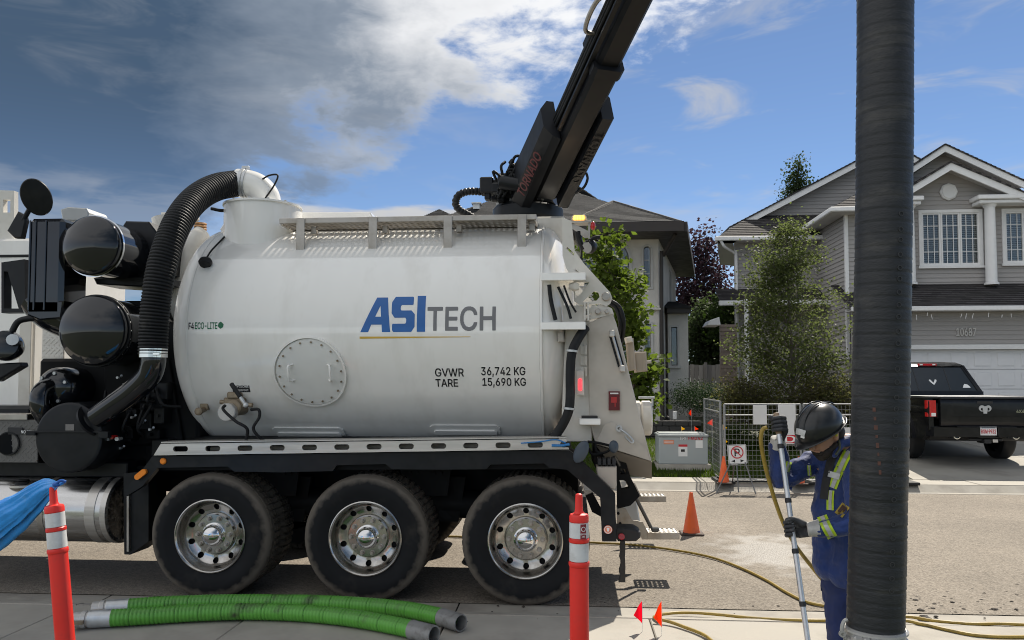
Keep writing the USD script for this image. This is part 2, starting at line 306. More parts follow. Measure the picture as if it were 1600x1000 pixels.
def setting():
    a = lambda n, m, mat, s=False: add('/World', n, m, mat, smooth=s, kind='structure')
    a('ground', sheet(-400, 400, -300, 500, -.06, 8, 8), G['soil'])
    # asphalt: slight crown, broken edge against the gutter
    n = 260; xs = np.linspace(-70, 70, n); e = YG1 + .025 * (meshkit.fbm(np.stack([xs * 2.2, xs * 0, xs * 0], 1), 4) - .5)
    rows = [e] + [np.full(n, y) for y in (7.2, 8.5, 9.9, 11.3, 12.5, YF + .02)]; zz = [.0, .006, .013, .016, .013, .006, .0]
    V = np.stack([np.stack([xs, r, np.full(n, z)], 1) for r, z in zip(rows, zz)]).reshape(-1, 3); f = grid_faces(7, n, False)[:, [0, 3, 2, 1]]
    a('road', trimesh.Trimesh(V, np.vstack([f[:, [0, 1, 2]], f[:, [0, 2, 3]]]), process=False), G['asphalt'], True)
    # near gutter and rolled curb in slabs, pavement in slabs
    gp = thing('gutter', None, None, kind='structure')
    L = 3.05; x = -7.05 - 2 * L
    def strip(prof, x0, x1):
        P = np.array([(xx, y, z) for xx in (x0, x1) for y, z in prof]); k = len(prof); f = [(i, i + 1, k + i + 1, k + i) for i in range(k - 1)]; f = np.array(f)
        m = trimesh.Trimesh(P, np.vstack([f[:, [0, 1, 2]], f[:, [0, 2, 3]]]), process=False)
        if m.face_normals[:, 2].mean() < 0: m.invert()
        return m
    sp = thing('pavement', None, None, kind='structure')
    k = 0
    while x < 12:
        add(gp, 'curb_slab', strip([(YG1 + .03, -.03), (YG1 + .005, -.006), (YG0 + .22, -.012), (YG0 + .12, .0), (YG0 + .03, .035), (YS0 + .012, .05), (YS0 + .004, .03)], x + .006, x + L - .006), G['gutter'], 25)
        for j in range(2):
            xa = x + j * L / 2
            add(sp, 'slab', bx(xa + .005, xa + L / 2 - .005, 4.42, YS0 - .004, -.05, .052 + .004 * math.sin(xa * 7), .007), G['concrete'], False)
            add(sp, 'slab', bx(xa + .005, xa + L / 2 - .005, 4.30, 4.41, -.05, .056 + .004 * math.sin(xa * 5), .007), G['concrete'], False) if False else None
        x += L
    a('pavement_bed', sheet(-20, 14, 4.4, YG1 + .05, -.035), G['joint']); a('near_lawn', sheet(-40, 40, -40, 4.415, .04, 60, 30, lambda X, Y: .035 + .02 * meshkit.fbm(np.stack([X, Y, 0 * X], -1), 3)), M('near_lawn_grass', (.06, .068, .036), .9, var=.35, vs=6, bump=.8, bs=60, bd=.02), True)
    # far side: gutter, rolled curb, pavement
    fp = thing('far_pavement', None, None, kind='structure')
    x = -16.
    while x < 22:
        add(fp, 'curb_slab', strip([(YF - .02, -.02), (YF, .006), (YF + .12, .006), (YF + .20, .05), (YF + .30, .11), (YF + .32, .1)], x + .005, x + L - .005), G['gutter'], 25)
        for j in range(2):
            xa = x + j * L / 2; add(fp, 'slab', bx(xa + .006, xa + L / 2 - .006, YF + .325, YF + 1.0, -.05, .115 + .004 * math.sin(xa * 3), .008), G['concrete'], False)
        x += L
setting()
def hz(y):      # height of the ground beyond the far pavement: rises gently towards the houses
    return np.interp(y, [YF + 1.0, YF + 1.3, 16, 19, 60], [.11, .16, .36, .62, 1.2])
DX0, DX1 = 6.05, 12.5
def lawn():
    xs = np.linspace(-12, DX0, 37); ys = np.r_[YF + 1.0, YF + 1.2, np.linspace(YF + 1.6, 34, 26)]
    def zf(X, Y): return hz(Y) - .012 + .03 * (meshkit.fbm(np.stack([X * .8, Y * .8, 0 * X], -1), 3) - .5) * np.clip(Y - YF - 1.1, 0, 1)
    X, Y = np.meshgrid(xs, ys); Z = zf(X, Y); f = grid_faces(len(ys), len(xs), False)[:, [0, 3, 2, 1]]
    add('/World', 'lawn', trimesh.Trimesh(np.stack([X, Y, Z], -1).reshape(-1, 3), np.vstack([f[:, [0, 1, 2]], f[:, [0, 2, 3]]]), process=False), G['soil'], True, kind='structure')
    # blades
    add('/World', 'side_lawn', sheet(DX1 + .01, 40, YF + 1.01, 40, .2, 4, 8, lambda X, Y: hz(Y) - .01), G['soil'], True, kind='structure')
    n = 46000; r = np.random.default_rng(3); x = r.uniform(-1.5, DX0 - .05, n); y = YF + 1.03 + (18.3 - YF - 1.03) * r.random(n) ** 1.25
    z = zf(x, y) - .004; h = r.uniform(.035, .085, n) * (1 + .6 * (meshkit.noise(np.stack([x * 1.5, y * 1.5, 0 * x], 1), 5) - .5)); a = r.uniform(0, 2 * PI, n); w = r.uniform(.004, .008, n); le = r.uniform(0, .05, (n, 2))
    s = np.stack([np.cos(a), np.sin(a), 0 * a], 1) * w[:, None]; p = np.stack([x, y, z], 1)
    V = np.stack([p - s, p + s, p + np.stack([le[:, 0] - .025, le[:, 1] - .025, h], 1)], 1).reshape(-1, 3)
    gm = leafmat('grass_blades', (.13, .205, .03), .5)
    usdkit.mesh(stage, '/World/grass', trimesh.Trimesh(V, np.arange(3 * n).reshape(-1, 3), process=False), gm)
    tag('/World/grass', 'short mown green grass of the front lawn behind the grey utility box', 'grass', kind='stuff')
def leafmat(name, c, tr=.35, var=.45, rough=.6):
    if name in MATS: return MATS[name]
    c = np.array(c, float)
    MATS[name] = usdkit.material(stage, f'/World/Looks/{name}', {
        'g': ('geometry', {}), 'rp': ('rgb_ramp', {'ramp': [(0, tuple(c * (1 - var))), (.5, tuple(c)), (.85, tuple(c * (1 + var) * (1.15, 1.0, .8))), (1, tuple(c * (1.9, 1.5, .9)))]}),
        'p': ('principled_bsdf', {'roughness': rough, 'specular_ior_level': .18}), 't': ('translucent_bsdf', {}), 'h': ('hsv', {'value': 1.5, 'saturation': 1.1}), 'm': ('mix_closure', {'fac': tr})},
        [('g.random_per_island', 'rp.fac'), ('rp.color', 'p.base_color'), ('rp.color', 'h.color'), ('h.color', 't.color'), ('p.BSDF', 'm.closure1'), ('t.BSDF', 'm.closure2')], surface='m.closure')
    return MATS[name]
lawn()
def driveway():
    y0, y1 = YF + 1.002, 22.4; d = thing('driveway', None, None, kind='structure')
    P = lambda y: float(np.interp(y, [y0, y0 + .9, 16.6, 22.4], [.115, .20, .31, .58]))
    ys = [y0, y0 + .9, 16.6, 19.3, y1]; xs = [DX0, 9.2, DX1]
    for i in range(4):
        for j in range(2):
            x0, x1, a, b = xs[j] + .006, xs[j + 1] - .006, ys[i] + .006, ys[i + 1] - .006
            add(d, 'slab', hull([(x, y, z) for x in (x0, x1) for y in (a, b) for z in (-.2, P(y) + .004)]), G['concrete'], False)
    return P
DRIVE_Z = driveway()
# loose stones and crumbs of dug-up soil along the near edge of the road
def crumbs():
    r = np.random.default_rng(11); ms = []
    for k in range(170):
        u, v = (r.uniform(1415, 1600), r.normal(938, 12)) if k < 85 else (r.uniform(930, 1600), r.uniform(850, 962))
        if k >= 130: u, v = r.uniform(430, 900), r.uniform(945, 985)
        p = gnd(u, v, .0); s = abs(r.normal(.0, .0055)) + .0025; s *= 2.2 if k % 37 == 0 else 1
        p[2] = .05 if p[1] < YS0 else .002
        m = trimesh.creation.icosphere(0 if s < .009 else 1, s); m.vertices *= (1 + r.uniform(-.35, .35, m.vertices.shape)); m.apply_scale((1.5, 1.1, .7)); m.apply_translation(p); ms.append(m)
    solo('soil_crumbs', ms, M('damp_soil', (.045, .037, .03), .9, var=.4, vs=30), 'dark crumbs of damp soil scattered along the near edge of the road', 'soil', kind='stuff', smooth=False)
crumbs()
# ------------------------------------------------------------------ the vacuum truck
TY, TZ, TR = 7.70, 2.31, 1.10            # tank axis and radius
TX0, TX1 = at(292, 560, 6.66)[0], at(843, 560, 6.6)[0]
def on_tank(u, v, r=TR):
    d = ray(u, v); oy, oz = -TY, CZ - TZ; a = d[1] ** 2 + d[2] ** 2; b = oy * d[1] + oz * d[2]; c = oy * oy + oz * oz - r * r
    q = max(b * b - a * c, 0); return CAM + d * ((-b - math.sqrt(q)) / a)
def tank_ang(u, v): p = on_tank(u, v); return math.atan2(p[2] - TZ, TY - p[1])     # 0 = facing the camera side, + = up
def wrap(mesh, u, v, r=TR, sx=1., max_edge=.05):
    """A flat mesh (x right, y up, z out) laid on the tank with its origin at the picture point (u, v)."""
    p = on_tank(u, v, r); a0 = math.atan2(p[2] - TZ, TY - p[1]); m = mesh.copy()
    vv, ff = trimesh.remesh.subdivide_to_size(m.vertices, m.faces, max_edge, max_iter=12); m = trimesh.Trimesh(vv, ff, process=False)
    x, y, z = m.vertices.T; a = a0 + y / r; rr = r + z
    m.vertices = np.stack([p[0] + x * sx, TY - rr * np.cos(a), TZ + rr * np.sin(a)], 1); return m
def flat(poly, d0, d1): return ext(poly, d0, d1, lambda a, b, w: np.stack([a, b, w], 1))
def tank_size(u0, u1, v): return on_tank(u1, v)[0] - on_tank(u0, v)[0]
def text_at(s, h, depth=.002, bold=False): return meshkit.text_mesh(s, h, depth, bold)
TRUCK = thing('vacuum_truck', 'white vacuum tank truck with a dark folding boom on top, parked along the street', 'truck', (-2.0, 7.7, 0))

def tyre_dust(N, L, out):
    N.update({'sx': ('separate_xyz', {}), 'cb': ('combine_xyz', {'y': 0.}), 'ln': ('vector_math', {'math_type': 'length'}), 'n5': ('noise_texture', {'scale': 14., 'detail': 6.}), 'rd': ('math', {'math_type': 'multiply_add', 'value2': .075}),
              'rm': ('map_range', {'from_min': .495, 'from_max': .54, 'to_min': 0., 'to_max': .9, 'clamp': True}), 'dm2': ('mix', {'color2': (.11, .095, .078)})})
    L += [('tc.object', 'sx.vector'), ('sx.x', 'cb.x'), ('sx.z', 'cb.z'), ('cb.vector', 'ln.vector1'), ('tc.object', 'n5.vector'), ('n5.fac', 'rd.value1'), ('ln.value', 'rd.value3'), ('rd.value', 'rm.value'), ('rm.result', 'dm2.fac'), (out, 'dm2.color1')]
    return 'dm2.color'
tyre_side = M('dusty_tyre_rubber', (.0055, .006, .007), .6, spec=.2, var=.35, vs=7, dirt=(.028, .025, .021), ds=4, dlo=.55, dhi=.85, bump=.3, bs=60, extra=tyre_dust)
def truck_wheels():
    R, yf = .535, 6.415
    # one dual wheel built at its own origin: outer face at y = 0, axle along +y
    w = sub(TRUCK, 'wheel', at(327, 838, yf) - ORG[TRUCK])
    O, A = (0, 0, 0), (0, 1, 0)
    def tyre(y0):
        W = .285; hw = W / 2
        pr = [(.298, -hw + .045), (.312, -hw + .012), (.335, -hw + .008), (.39, -hw - .004), (.435, -hw - .008), (.475, -hw - .003), (.498, -hw + .006), (.516, -hw + .020), (R - .006, -hw + .034), (R - .001, -hw + .050)]
        gs = [-.088, -.032, .032, .088]; tr = []
        for g in gs: tr += [(R, g - .0065), (R - .013, g - .004), (R - .013, g + .004), (R, g + .0065)]
        pr = pr + tr + [(r_, -y) for r_, y in pr[::-1]] + pr[:1]
        n = 288
        def mod(Rm, Y, A_):
            ph = (A_ * 54 / (2 * PI)) % 1; ph2 = (A_ * 54 / (2 * PI) + .5) % 1; side = np.abs(Y)
            notch = (side > hw - .038) & (Rm > .49) & (np.where(Y < 0, ph, ph2) < .28)
            rib = (np.abs(side - .06) < .029) & (Rm > R - .003) & (ph < .10)
            lett = 0
            return Rm - .015 * notch - .006 * rib
        return lathe([(r_, y0 + hw + y) for r_, y in pr], O, A, n, mod)
    add(w, 'tyre', tyre(0.0), tyre_side, 35, local=True)
    add(w, 'inner_tyre', tyre(.325), tyre_side, 35, local=True)
    # dished disc wheel: bright lip, deep bowl with hand holes, bolted centre that comes back out
    pr = [(.284, .30), (.284, .06), (.300, .038), (.312, .010), (.316, .012), (.314, .002), (.306, -.002), (.297, .006), (.290, .022), (.283, .050), (.277, .085), (.268, .105), (.255, .118), (.215, .138), (.186, .140), (.180, .136), (.172, .098), (.168, .092), (.10, .090), (.10, .11), (.17, .12), (.178, .16), (.21, .16), (.255, .14), (.272, .13), (.275, .30), (.284, .30)]
    rim = lathe(pr, O, A, 96)
    mf = manifold3d.Manifold(manifold3d.Mesh(np.asarray(rim.vertices, np.float32), np.asarray(rim.faces, np.uint32)))
    holes = []
    for k in range(10):
        a = 2 * PI * (k + .5) / 10; c = np.array([math.cos(a) * .232, .08, math.sin(a) * .232])
        holes.append(cyl(c, c + np.array([0, .12, 0]), .0255, 20))
    try:
        for h in holes: mf = mf - manifold3d.Manifold(manifold3d.Mesh(np.asarray(h.vertices, np.float32), np.asarray(h.faces, np.uint32)))
        q = mf.to_mesh(); rim2 = trimesh.Trimesh(q.vert_properties[:, :3], q.tri_verts, process=False)
        if len(rim2.faces) > 500: rim = rim2
    except Exception: pass
    add(w, 'rim', rim, alu, 28, local=True)
    add(w, 'brake_drum', lathe([(.0, .165), (.262, .165), (.262, .34), (0, .34)], O, A, 40), dark, 30, local=True)
    add(w, 'hub', lathe([(0, -.012), (.028, -.010), (.056, .000), (.078, .020), (.088, .045), (.090, .060), (.094, .062), (.094, .075), (.101, .078), (.101, .12), (0, .12)], O, A, 48), chrome, 40, local=True)
    for k in range(10):
        a = 2 * PI * k / 10; c = np.array([math.cos(a) * .142, 0, math.sin(a) * .142])
        add(w, 'lug_nut', [cyl(c + [0, .062, 0], c + [0, .094, 0], .0165, 6), cyl(c + [0, .055, 0], c + [0, .066, 0], .010, 8), cyl(c + [0, .085, 0], c + [0, .093, 0], .023, 16)], steeld, 30, local=True)
    usdw = w
    for (u, v) in ((570, 841), (820.5, 841.5)):
        p = at(u, 840, yf); p[2] = at(327, 838, yf)[2]
        sub(TRUCK, 'wheel', p - ORG[TRUCK], ref=usdw)
    for (u, v) in ((327, 838), (570, 841), (820.5, 841)):
        p = at(u, 840, yf); p = np.array([p[0], 8.985, at(327, 838, yf)[2]]); sub(TRUCK, 'wheel', p - ORG[TRUCK], 180 + 20, ref=usdw) if False else sub(TRUCK, 'wheel', p - ORG[TRUCK], 180, ref=usdw)
truck_wheels()

def truck_chassis():
    T = TRUCK; yf = 6.42
    xs = [at(u, 840, yf)[0] for u in (327, 570, 820.5)]; zc = at(327, 838, yf)[2]
    for y in (7.27, 8.07): add(T, 'chassis_rail', bx(-7.5, .05, y, y + .09, .78, 1.06), dark)
    for x in xs:
        add(T, 'axle', [cyl((x, 6.9, zc), (x, 8.5, zc), .075, 16), lathe([(0, -.22), (.12, -.2), (.2, -.1), (.22, 0), (.2, .1), (.12, .2), (0, .22)], (x, 7.7, zc), (0, 1, 0), 24)], dark)
        add(T, 'suspension_block', [bx(x - .09, x + .09, 7.12, 7.27, zc - .1, .98), bx(x - .42, x + .42, 7.16, 7.25, zc + .06, zc + .16, .02)], dark)
    # body subframe above the wheels with bolted brackets
    add(T, 'subframe', bx(at(236, 0, 6.9)[0], -.02, 6.98, 8.42, 1.07, 1.25), dark)
    for u0, u1 in ((398, 468), (625, 705), (205, 236)):
        g = plate([(u0, 728), (u1, 728), (u1 - 6, 775), (u0 + 6, 775)], 6.86, .03)
        add(T, 'frame_bracket', [g] + [cyl(at(u0 + (u1 - u0) * f, 739, 6.86) , at(u0 + (u1 - u0) * f, 739, 6.86) - [0, .02, 0], .016, 8) for f in (.2, .34, .66, .8)], dark)
    for u in (456, 698): 
        add(T, 'hanger_bracket', [plate([(u - 30, 745), (u + 30, 745), (u + 18, 815), (u - 18, 815)], 6.98, .05), cyl(at(u, 800, 6.98), at(u, 800, 7.2), .07, 16)], dark)
    for x in (xs[0] + .68, xs[1] + .68): add(T, 'air_tank', [cyl((x - .25, 7.1, .72), (x + .25, 7.1, .72), .13, 20, b=.03)], dark)
    # fender: black skirt and the slotted stainless rail above it
    add(T, 'fender', ext(pp([(238, 713), (889, 703.5), (901, 712), (932, 742), (961, 771), (963.5, 846), (941, 846), (938, 778), (886, 734), (858, 731), (850, 724), (766, 726), (760, 733), (690, 734), (612, 733), (602, 725), (526, 727), (520, 736), (440, 738), (366, 737), (356, 729), (246, 731), (222, 760), (196, 776), (196, 762), (214, 745)], 6.43), 6.43, 6.50), blackm, 20)
    add(T, 'fender_panel', ext(pp([(238, 716), (889, 707), (905, 712), (905, 718), (886, 733), (246, 735)], 6.50), 6.50, 7.0), dark, 20)
    rail = pp([(251, 693.5), (885, 686), (889, 702), (240, 711.5)], 6.40)
    sl = []
    for k in range(13):
        u = 282 + 50.4 * k; v = 702 - .0112 * (u - 282) - .6; a, b = at(u - 7.5, v, 6.40), at(u + 7.5, v - .1, 6.40); sl.append(LineString([(a[0], a[2]), (b[0], b[2])]).buffer(.0235, quad_segs=6))
    add(T, 'slotted_rail', ext(rail.difference(unary_union(sl)), 6.40, 6.427), steel, 20)
    a, b = at(251, 692, 6.40), at(885, 684.5, 6.40)
    add(T, 'rail_lip', hull([(p[0], y, p[2] + dz) for p in (a, b) for y in (6.405, 6.60) for dz in (.0, .008)]), steel)
    add(T, 'tank_cradle', bx(TX0 - .05, TX1 + .1, 6.75, 8.6, 1.25, 1.33), dark)
    for k in range(2, 13):      # the pipe seen through the slots
        pass
    add(T, 'air_pipe', cyl(at(330, 702, 6.56), at(880, 695, 6.56), .022, 12), beige)
    # reflectors on the front slope of the fender and the rear post
    def marker(u, v, r, y, name, m, rot=None):
        p = at(u, v, y); return add(T, name, [lathe([(0, -.012), (r * .7, -.012), (r, -.004), (r, .01), (0, .01)], p, (0, 1, 0), 20)], m)
    marker(255, 720.5, .028, 6.425, 'round_reflector', amber)
    p = at(221, 741, 6.425); q = LineString([(p[0] - .028, p[2] - .022), (p[0] + .028, p[2] + .022)]).buffer(.024)
    add(T, 'side_marker_lamp', ext(q, p[1] - .022, p[1] + .01), amber, 30)
    p = at(950, 827.5, 6.42); add(T, 'round_decal', [cyl(p, p + [0, -.004, 0], .035, 28)], M('orange_print', (.75, .22, .12), .5))
    add(T, 'round_decal', [ext(Polygon([(p[0] - .012 , p[2] + .016), (p[0] + .012, p[2] + .016), (p[0] + .008, p[2] - .01), (p[0], p[2] - .018), (p[0] - .008, p[2] - .01)]), p[1] - .006, p[1] - .004), ring(p + [0, -.006, 0], (0, 1, 0), .026, .031, .003, 28)], white_print)
    # mud flap behind the fuel tank
    add(T, 'mud_flap', ext(pp([(193, 740), (232, 736), (232, 846), (203, 867), (194, 866)], 6.60), 6.60, 6.9), blackm)
    add(T, 'mud_flap', plate([(198, 765), (201, 765), (201, 862), (198, 862)], 6.57, .03), steeld)
truck_chassis()

def truck_tank():
    T = TRUCK
    n = 160; hd = .36; pr = []
    for t in np.linspace(0, PI / 2, 16): pr.append((TR * math.sin(t), TX0 - hd * math.cos(t)))
    k = 40
    for x in np.linspace(TX0 + .02, TX1, k): pr.append((TR, x))
    add(T, 'tank', lathe([(r, x) for r, x in pr] + [(TR - .02, TX1 + .001)], (0, TY, TZ), (1, 0, 0), n), white, 40)
    # rear door: flange and dished head
    x = TX1; pr = [(TR - .02, x + .002), (TR + .004, x + .002), (TR + .007, x + .006), (TR + .007, x + .020), (TR + .004, x + .024), (TR - .01, x + .028)]
    for t in np.linspace(PI / 2, 0, 14)[1:]: pr.append(((TR - .01) * math.sin(t) ** .8, x + .028 + .30 * math.cos(t)))
    add(T, 'rear_door', lathe(pr, (0, TY, TZ), (1, 0, 0), n), white, 30)
    # front seam
    add(T, 'weld_seam', ring((TX0 + .012, TY, TZ), (1, 0, 0), TR - .004, TR + .0035, .012, 120), white, 60)
    # inspection hatch
    u, v = 484.5, 583; r = .332; p = on_tank(u, v); a0 = math.atan2(p[2] - TZ, TY - p[1]); nrm = np.array([0, -math.cos(a0), math.sin(a0)])
    h = sub(T, 'hatch')
    def disc(r0, z, col=None): return wrap(flat(Point(0, 0).buffer(r0, quad_segs=24), 0, z), u, v, TR, max_edge=.06)
    tang = np.array([0, math.sin(a0), math.cos(a0)])
    def local(a, b, z): return p + np.array([1, 0, 0]) * a + tang * b + nrm * z
    rim = wrap(flat(Point(0, 0).buffer(r, quad_segs=24).difference(Point(0, 0).buffer(r - .016, quad_segs=24)), 0, .022), u, v, TR, max_edge=.06)
    add(h, 'rim', rim, white, 30)
    add(h, 'cover', wrap(flat(Point(.008, 0).buffer(r - .022, quad_segs=24), -.005, .016), u, v, TR, max_edge=.06), M('hatch_paint', (.70, .695, .66), .35, var=.05, vs=4), 30)
    for k in range(18):
        a = 2 * PI * (k + .25) / 18; add(h, 'bolt', wrap(flat(Point(.008 + math.cos(a) * (r - .05), math.sin(a) * (r - .05)).buffer(.0085, quad_segs=3), .012, .027), u, v, TR, max_edge=.1), brass, 30)
    for dx, s in ((-.175, -1), (.20, 1)):
        P = [local(dx - s * .03, .085, .01), local(dx, .08, .05), local(dx, .0, .062), local(dx, -.055, .05), local(dx - s * .03, -.06, .01)]
        add(h, 'handle', tube(P, .0095, 8, 5), white, 60)
    # saddle plates welded low on the shell
    for u0, u1, v0 in ((424, 533, 667), (671, 779, 663)):
        W = tank_size(u0, u1, v0 + 10); out = Polygon([(0, -.14), (0, -.03), (.03, 0), (W - .03, 0), (W, -.03), (W, -.14)])
        add(T, 'saddle_plate', wrap(flat(out, 0, .012), u0, v0, TR, max_edge=.08), white, 20)
        add(T, 'saddle_plate', wrap(flat(Polygon([(.03, -.14), (.03, -.095), (.05, -.07), (W - .05, -.07), (W - .03, -.095), (W - .03, -.14)]), .012, .026), u0, v0, TR, max_edge=.08), white, 20)
    # cyclone outlet on top and the white box beside it
    c = np.array([at(411, 330, TY - .35)[0], TY - .35, 0]); zt = at(411, 323, TY - .35)[2]
    rr = .5 * (at(467, 345, TY - .35)[0] - at(355, 345, TY - .35)[0])
    add(T, 'filter_housing', lathe([(rr, 0), (rr, zt - 2.95 - .02), (rr + .012, zt - 2.95 - .018), (rr + .012, zt - 2.95), (0, zt - 2.95 + .004)], (c[0], c[1], 2.95), (0, 0, 1), 56), white, 30)
    for a in np.linspace(0, 2 * PI, 12, endpoint=False): add(T, 'filter_housing_bolt', cyl((c[0] + math.cos(a) * (rr - .03), c[1] + math.sin(a) * (rr - .03), zt - .005), (c[0] + math.cos(a) * (rr - .03), c[1] + math.sin(a) * (rr - .03), zt + .02), .012, 6), galv)
    P = [at(u_, v_, y) for u_, v_, y in ((372, 286, 7.28), (385, 287, 7.28), (402, 293, 7.3), (415, 308, 7.32), (417, 328, 7.34))]
    add(T, 'white_elbow', tube(P, .138, 24, 6), white, 60)
    q = at(386, 287, 7.28); add(T, 'elbow_clamp', [ring(q - [.04, 0, 0], (1, .0, -.06), .128, .150, .03, 36), ring(q - [.0, 0, 0.003], (1, 0, -.1), .128, .146, .02, 36), bx(q[0] - .05, q[0] + .02, q[1] - .02, q[1] + .02, q[2] + .14, q[2] + .175)], galv)
    add(T, 'tank_top_box', prism([(470, 345), (470, 331), (578, 331), (586, 345)], 7.7, .6), white, 20)
    add(T, 'tank_top_flap', prism([(354, 372), (355, 345), (348, 350), (343, 358)], 7.3, .3), white, 20)
    # corner of the turret pedestal
    add(T, 'boom_pedestal', [bx(at(770, 0, 7.3)[0], at(882, 0, 7.3)[0], 7.3, 8.3, 3.0, at(830, 338, 7.3)[2], .02)], white2)
    # writing on the shell
    blue = M('blue_vinyl', (.006, .10, .34), .3, var=.03, coat=.3); grey = M('grey_vinyl', (.17, .17, .175), .35, var=.03); gold = M('gold_vinyl', (.62, .40, .05), .4)
    W = tank_size(563, 664, 495); H = .31; e = .0015
    A_ = Polygon([(0, 0), (.21, H), (.355, H), (.40, 0), (.29, 0), (.285, .065), (.145, .065), (.105, 0)]).difference(Polygon([(.195, .135), (.275, .135), (.262, .235)]))
    S_ = Polygon([(.44, 0), (.68, 0), (.725, .045), (.725, .155), (.68, .19), (.545, .19), (.535, .20), (.535, .225), (.55, .24), (.705, .24), (.705, H + .005), (.46, H + .005), (.415, .265), (.415, .165), (.455, .125), (.60, .125), (.612, .113), (.612, .085), (.60, .072), (.425, .072), (.425, .015)]).buffer(-.012).buffer(.012, quad_segs=5)
    I_ = Polygon([(.755, 0), (.865, 0), (.865, H + .012), (.755, H + .012)])
    sx = W / .865
    for nm, pg in (('letter', A_), ('letter', S_), ('letter', I_)): add(T, nm, wrap(flat(pg, 0, e), 563, 519, TR, sx), blue, False)
    tw = text_at('TECH', .200, e, True); b = tw.bounds; W2 = tank_size(667, 774, 500); m = tw.copy(); m.apply_translation([-b[0][0], 0, 0])
    add(T, 'lettering', wrap(m, 667.5, 516, TR, W2 / (b[1][0] - b[0][0])), grey, False)
    W3 = tank_size(562, 735, 527); add(T, 'gold_stripe', wrap(flat(Polygon([(0, -.008), (0, .012), (W3, .008), (W3 * 1.0, .004)]), 0, e), 562, 528, TR), gold, False)
    for s, u0, u1, v0, h in (('GVWR', 680, 725, 588, .072), ('TARE', 681, 716, 604, .072), ('36,742 KG', 752, 821, 586, .072), ('15,690 KG', 754, 822, 602.5, .072)):
        m = text_at(s, h, e, True); b = m.bounds; m.apply_translation([-b[0][0], 0, 0]); add(T, 'lettering', wrap(m, u0, v0, TR, tank_size(u0, u1, v0) / (b[1][0] - b[0][0])), ink, False)
    green = M('green_vinyl', (.008, .13, .055), .4)
    m = text_at('F4', .058, e, True); b = m.bounds; m.apply_translation([-b[0][0], 0, 0]); add(T, 'lettering', wrap(m, 294.5, 514.5, TR, tank_size(295, 304, 510) / b[1][0]), ink, False)
    m = text_at('ECO-LITE', .058, e, True); b = m.bounds; m.apply_translation([-b[0][0], 0, 0]); add(T, 'lettering', wrap(m, 304.5, 514, TR, tank_size(304.5, 340, 510) / b[1][0]), green, False)
    add(T, 'leaf_emblem', wrap(flat(Polygon([(0, .02), (.01, .05), (.03, .06), (.055, .035), (.05, .01), (.025, -.005)]), 0, e), 340, 513, TR), green, False)
    # label above the clean-out valve
    add(T, 'label_plate', wrap(flat(sbox(0, 0, tank_size(364, 391, 606), .068), 0, .002), 364.5, 612.5, TR), ink, False)
    for s, v0 in (('CYCLONE', 605.5), ('CLEAN OUT', 611)):
        m = text_at(s, .020, .001, True); b = m.bounds; m.apply_translation([-b[0][0], 0, 0]); add(T, 'lettering', wrap(m, 367, v0, TR + .002, tank_size(367, 389, 606) / b[1][0]), white_print, False)
    # warning labels beside the rear flange
    for u0, v0, w in ((858, 540, .045), (873.5, 551, .035)):
        q = at(u0, v0, 6.84); add(T, 'warning_label', bx(q[0], q[0] + w, q[1] - .004, q[1], q[2], q[2] + .115, 0), M('dark_red_print', (.09, .012, .014), .5, var=.3, vs=60))
        add(T, 'warning_label', bx(q[0] + .008, q[0] + w - .008, q[1] - .006, q[1] - .0045, q[2] + .06, q[2] + .085, 0), white_print)
    # clean-out valve with lever, cap and two hoses
    v_ = sub(T, 'clean_out_valve'); q = on_tank(375, 636); nn = np.array([0, -1, .0])
    add(v_, 'body', [cyl(q + [0, .05, 0], q + nn * .16, .075, 20, b=.01), bx(q[0] - .10, q[0] + .085, q[1] - .13, q[1] - .05, q[2] - .01, q[2] + .09, .012), bx(q[0] - .06, q[0] + .06, q[1] - .15, q[1] - .04, q[2] + .08, q[2] + .14, .01), cyl(q + [-.14, -.1, .05], q + [.16, -.1, .02], .02, 10)], brass)
    add(v_, 'cap', [cyl(q + nn * .15 + [-.03, 0, -.04], q + nn * .22 + [-.03, 0, -.04], .082, 28, b=.008)], M('cast_aluminium', (.52, .50, .47), .5, .5, var=.12, vs=20))
    la, lb = at(361, 599, 6.45), at(384, 633, 6.43); add(v_, 'lever', [cyl(la, lb + (la - lb) * .35, .019, 12, b=.006)], rubber)
    add(v_, 'lever_arm', [cyl(lb + (la - lb) * .4, lb, .015, 10, b=.004), blob(lb, .024, 1)], galv)
    for P in ([at(392, 640, 6.5), at(404, 640, 6.49), at(405, 652, 6.49), at(396, 668, 6.5), at(402, 680, 6.52), at(416, 690, 6.6)], [at(352, 633, 6.5), at(349, 640, 6.5), at(368, 658, 6.48), at(386, 670, 6.5), at(384, 690, 6.56)]): add(v_, 'hose', tube(P, .0135, 8, 6), rubber, 60)
    q = on_tank(322, 637); add(T, 'sample_valve', [bx(q[0] - .045, q[0] + .03, q[1] - .03, q[1] + .04, q[2] - .02, q[2] + .06), cyl(q + [-.01, 0, -.01], q + [-.01, -.10, -.03], .026, 14), lathe([(.02, 0), (.036, .01), (.036, .03), (.02, .04)], q + [-.01, -.1, -.03], (0, -1, 0), 12)], brass); add(T, 'sample_valve_plate', [bx(q[0] - .05, q[0] + .05, q[1] - .035, q[1] - .02, q[2] + .05, q[2] + .085)], white_print)
    # camera lamp hanging on its cable near the filter housing
    q = on_tank(325, 411); add(T, 'work_lamp', [lathe([(.0, -.03), (.055, -.02), (.062, .0), (.05, .03), (0, .035)], q + [0, -.05, 0], (.2, -.5, -.8), 20), cyl(q + [0, .02, 0], q + [0, -.05, 0], .02, 8)], rubber)
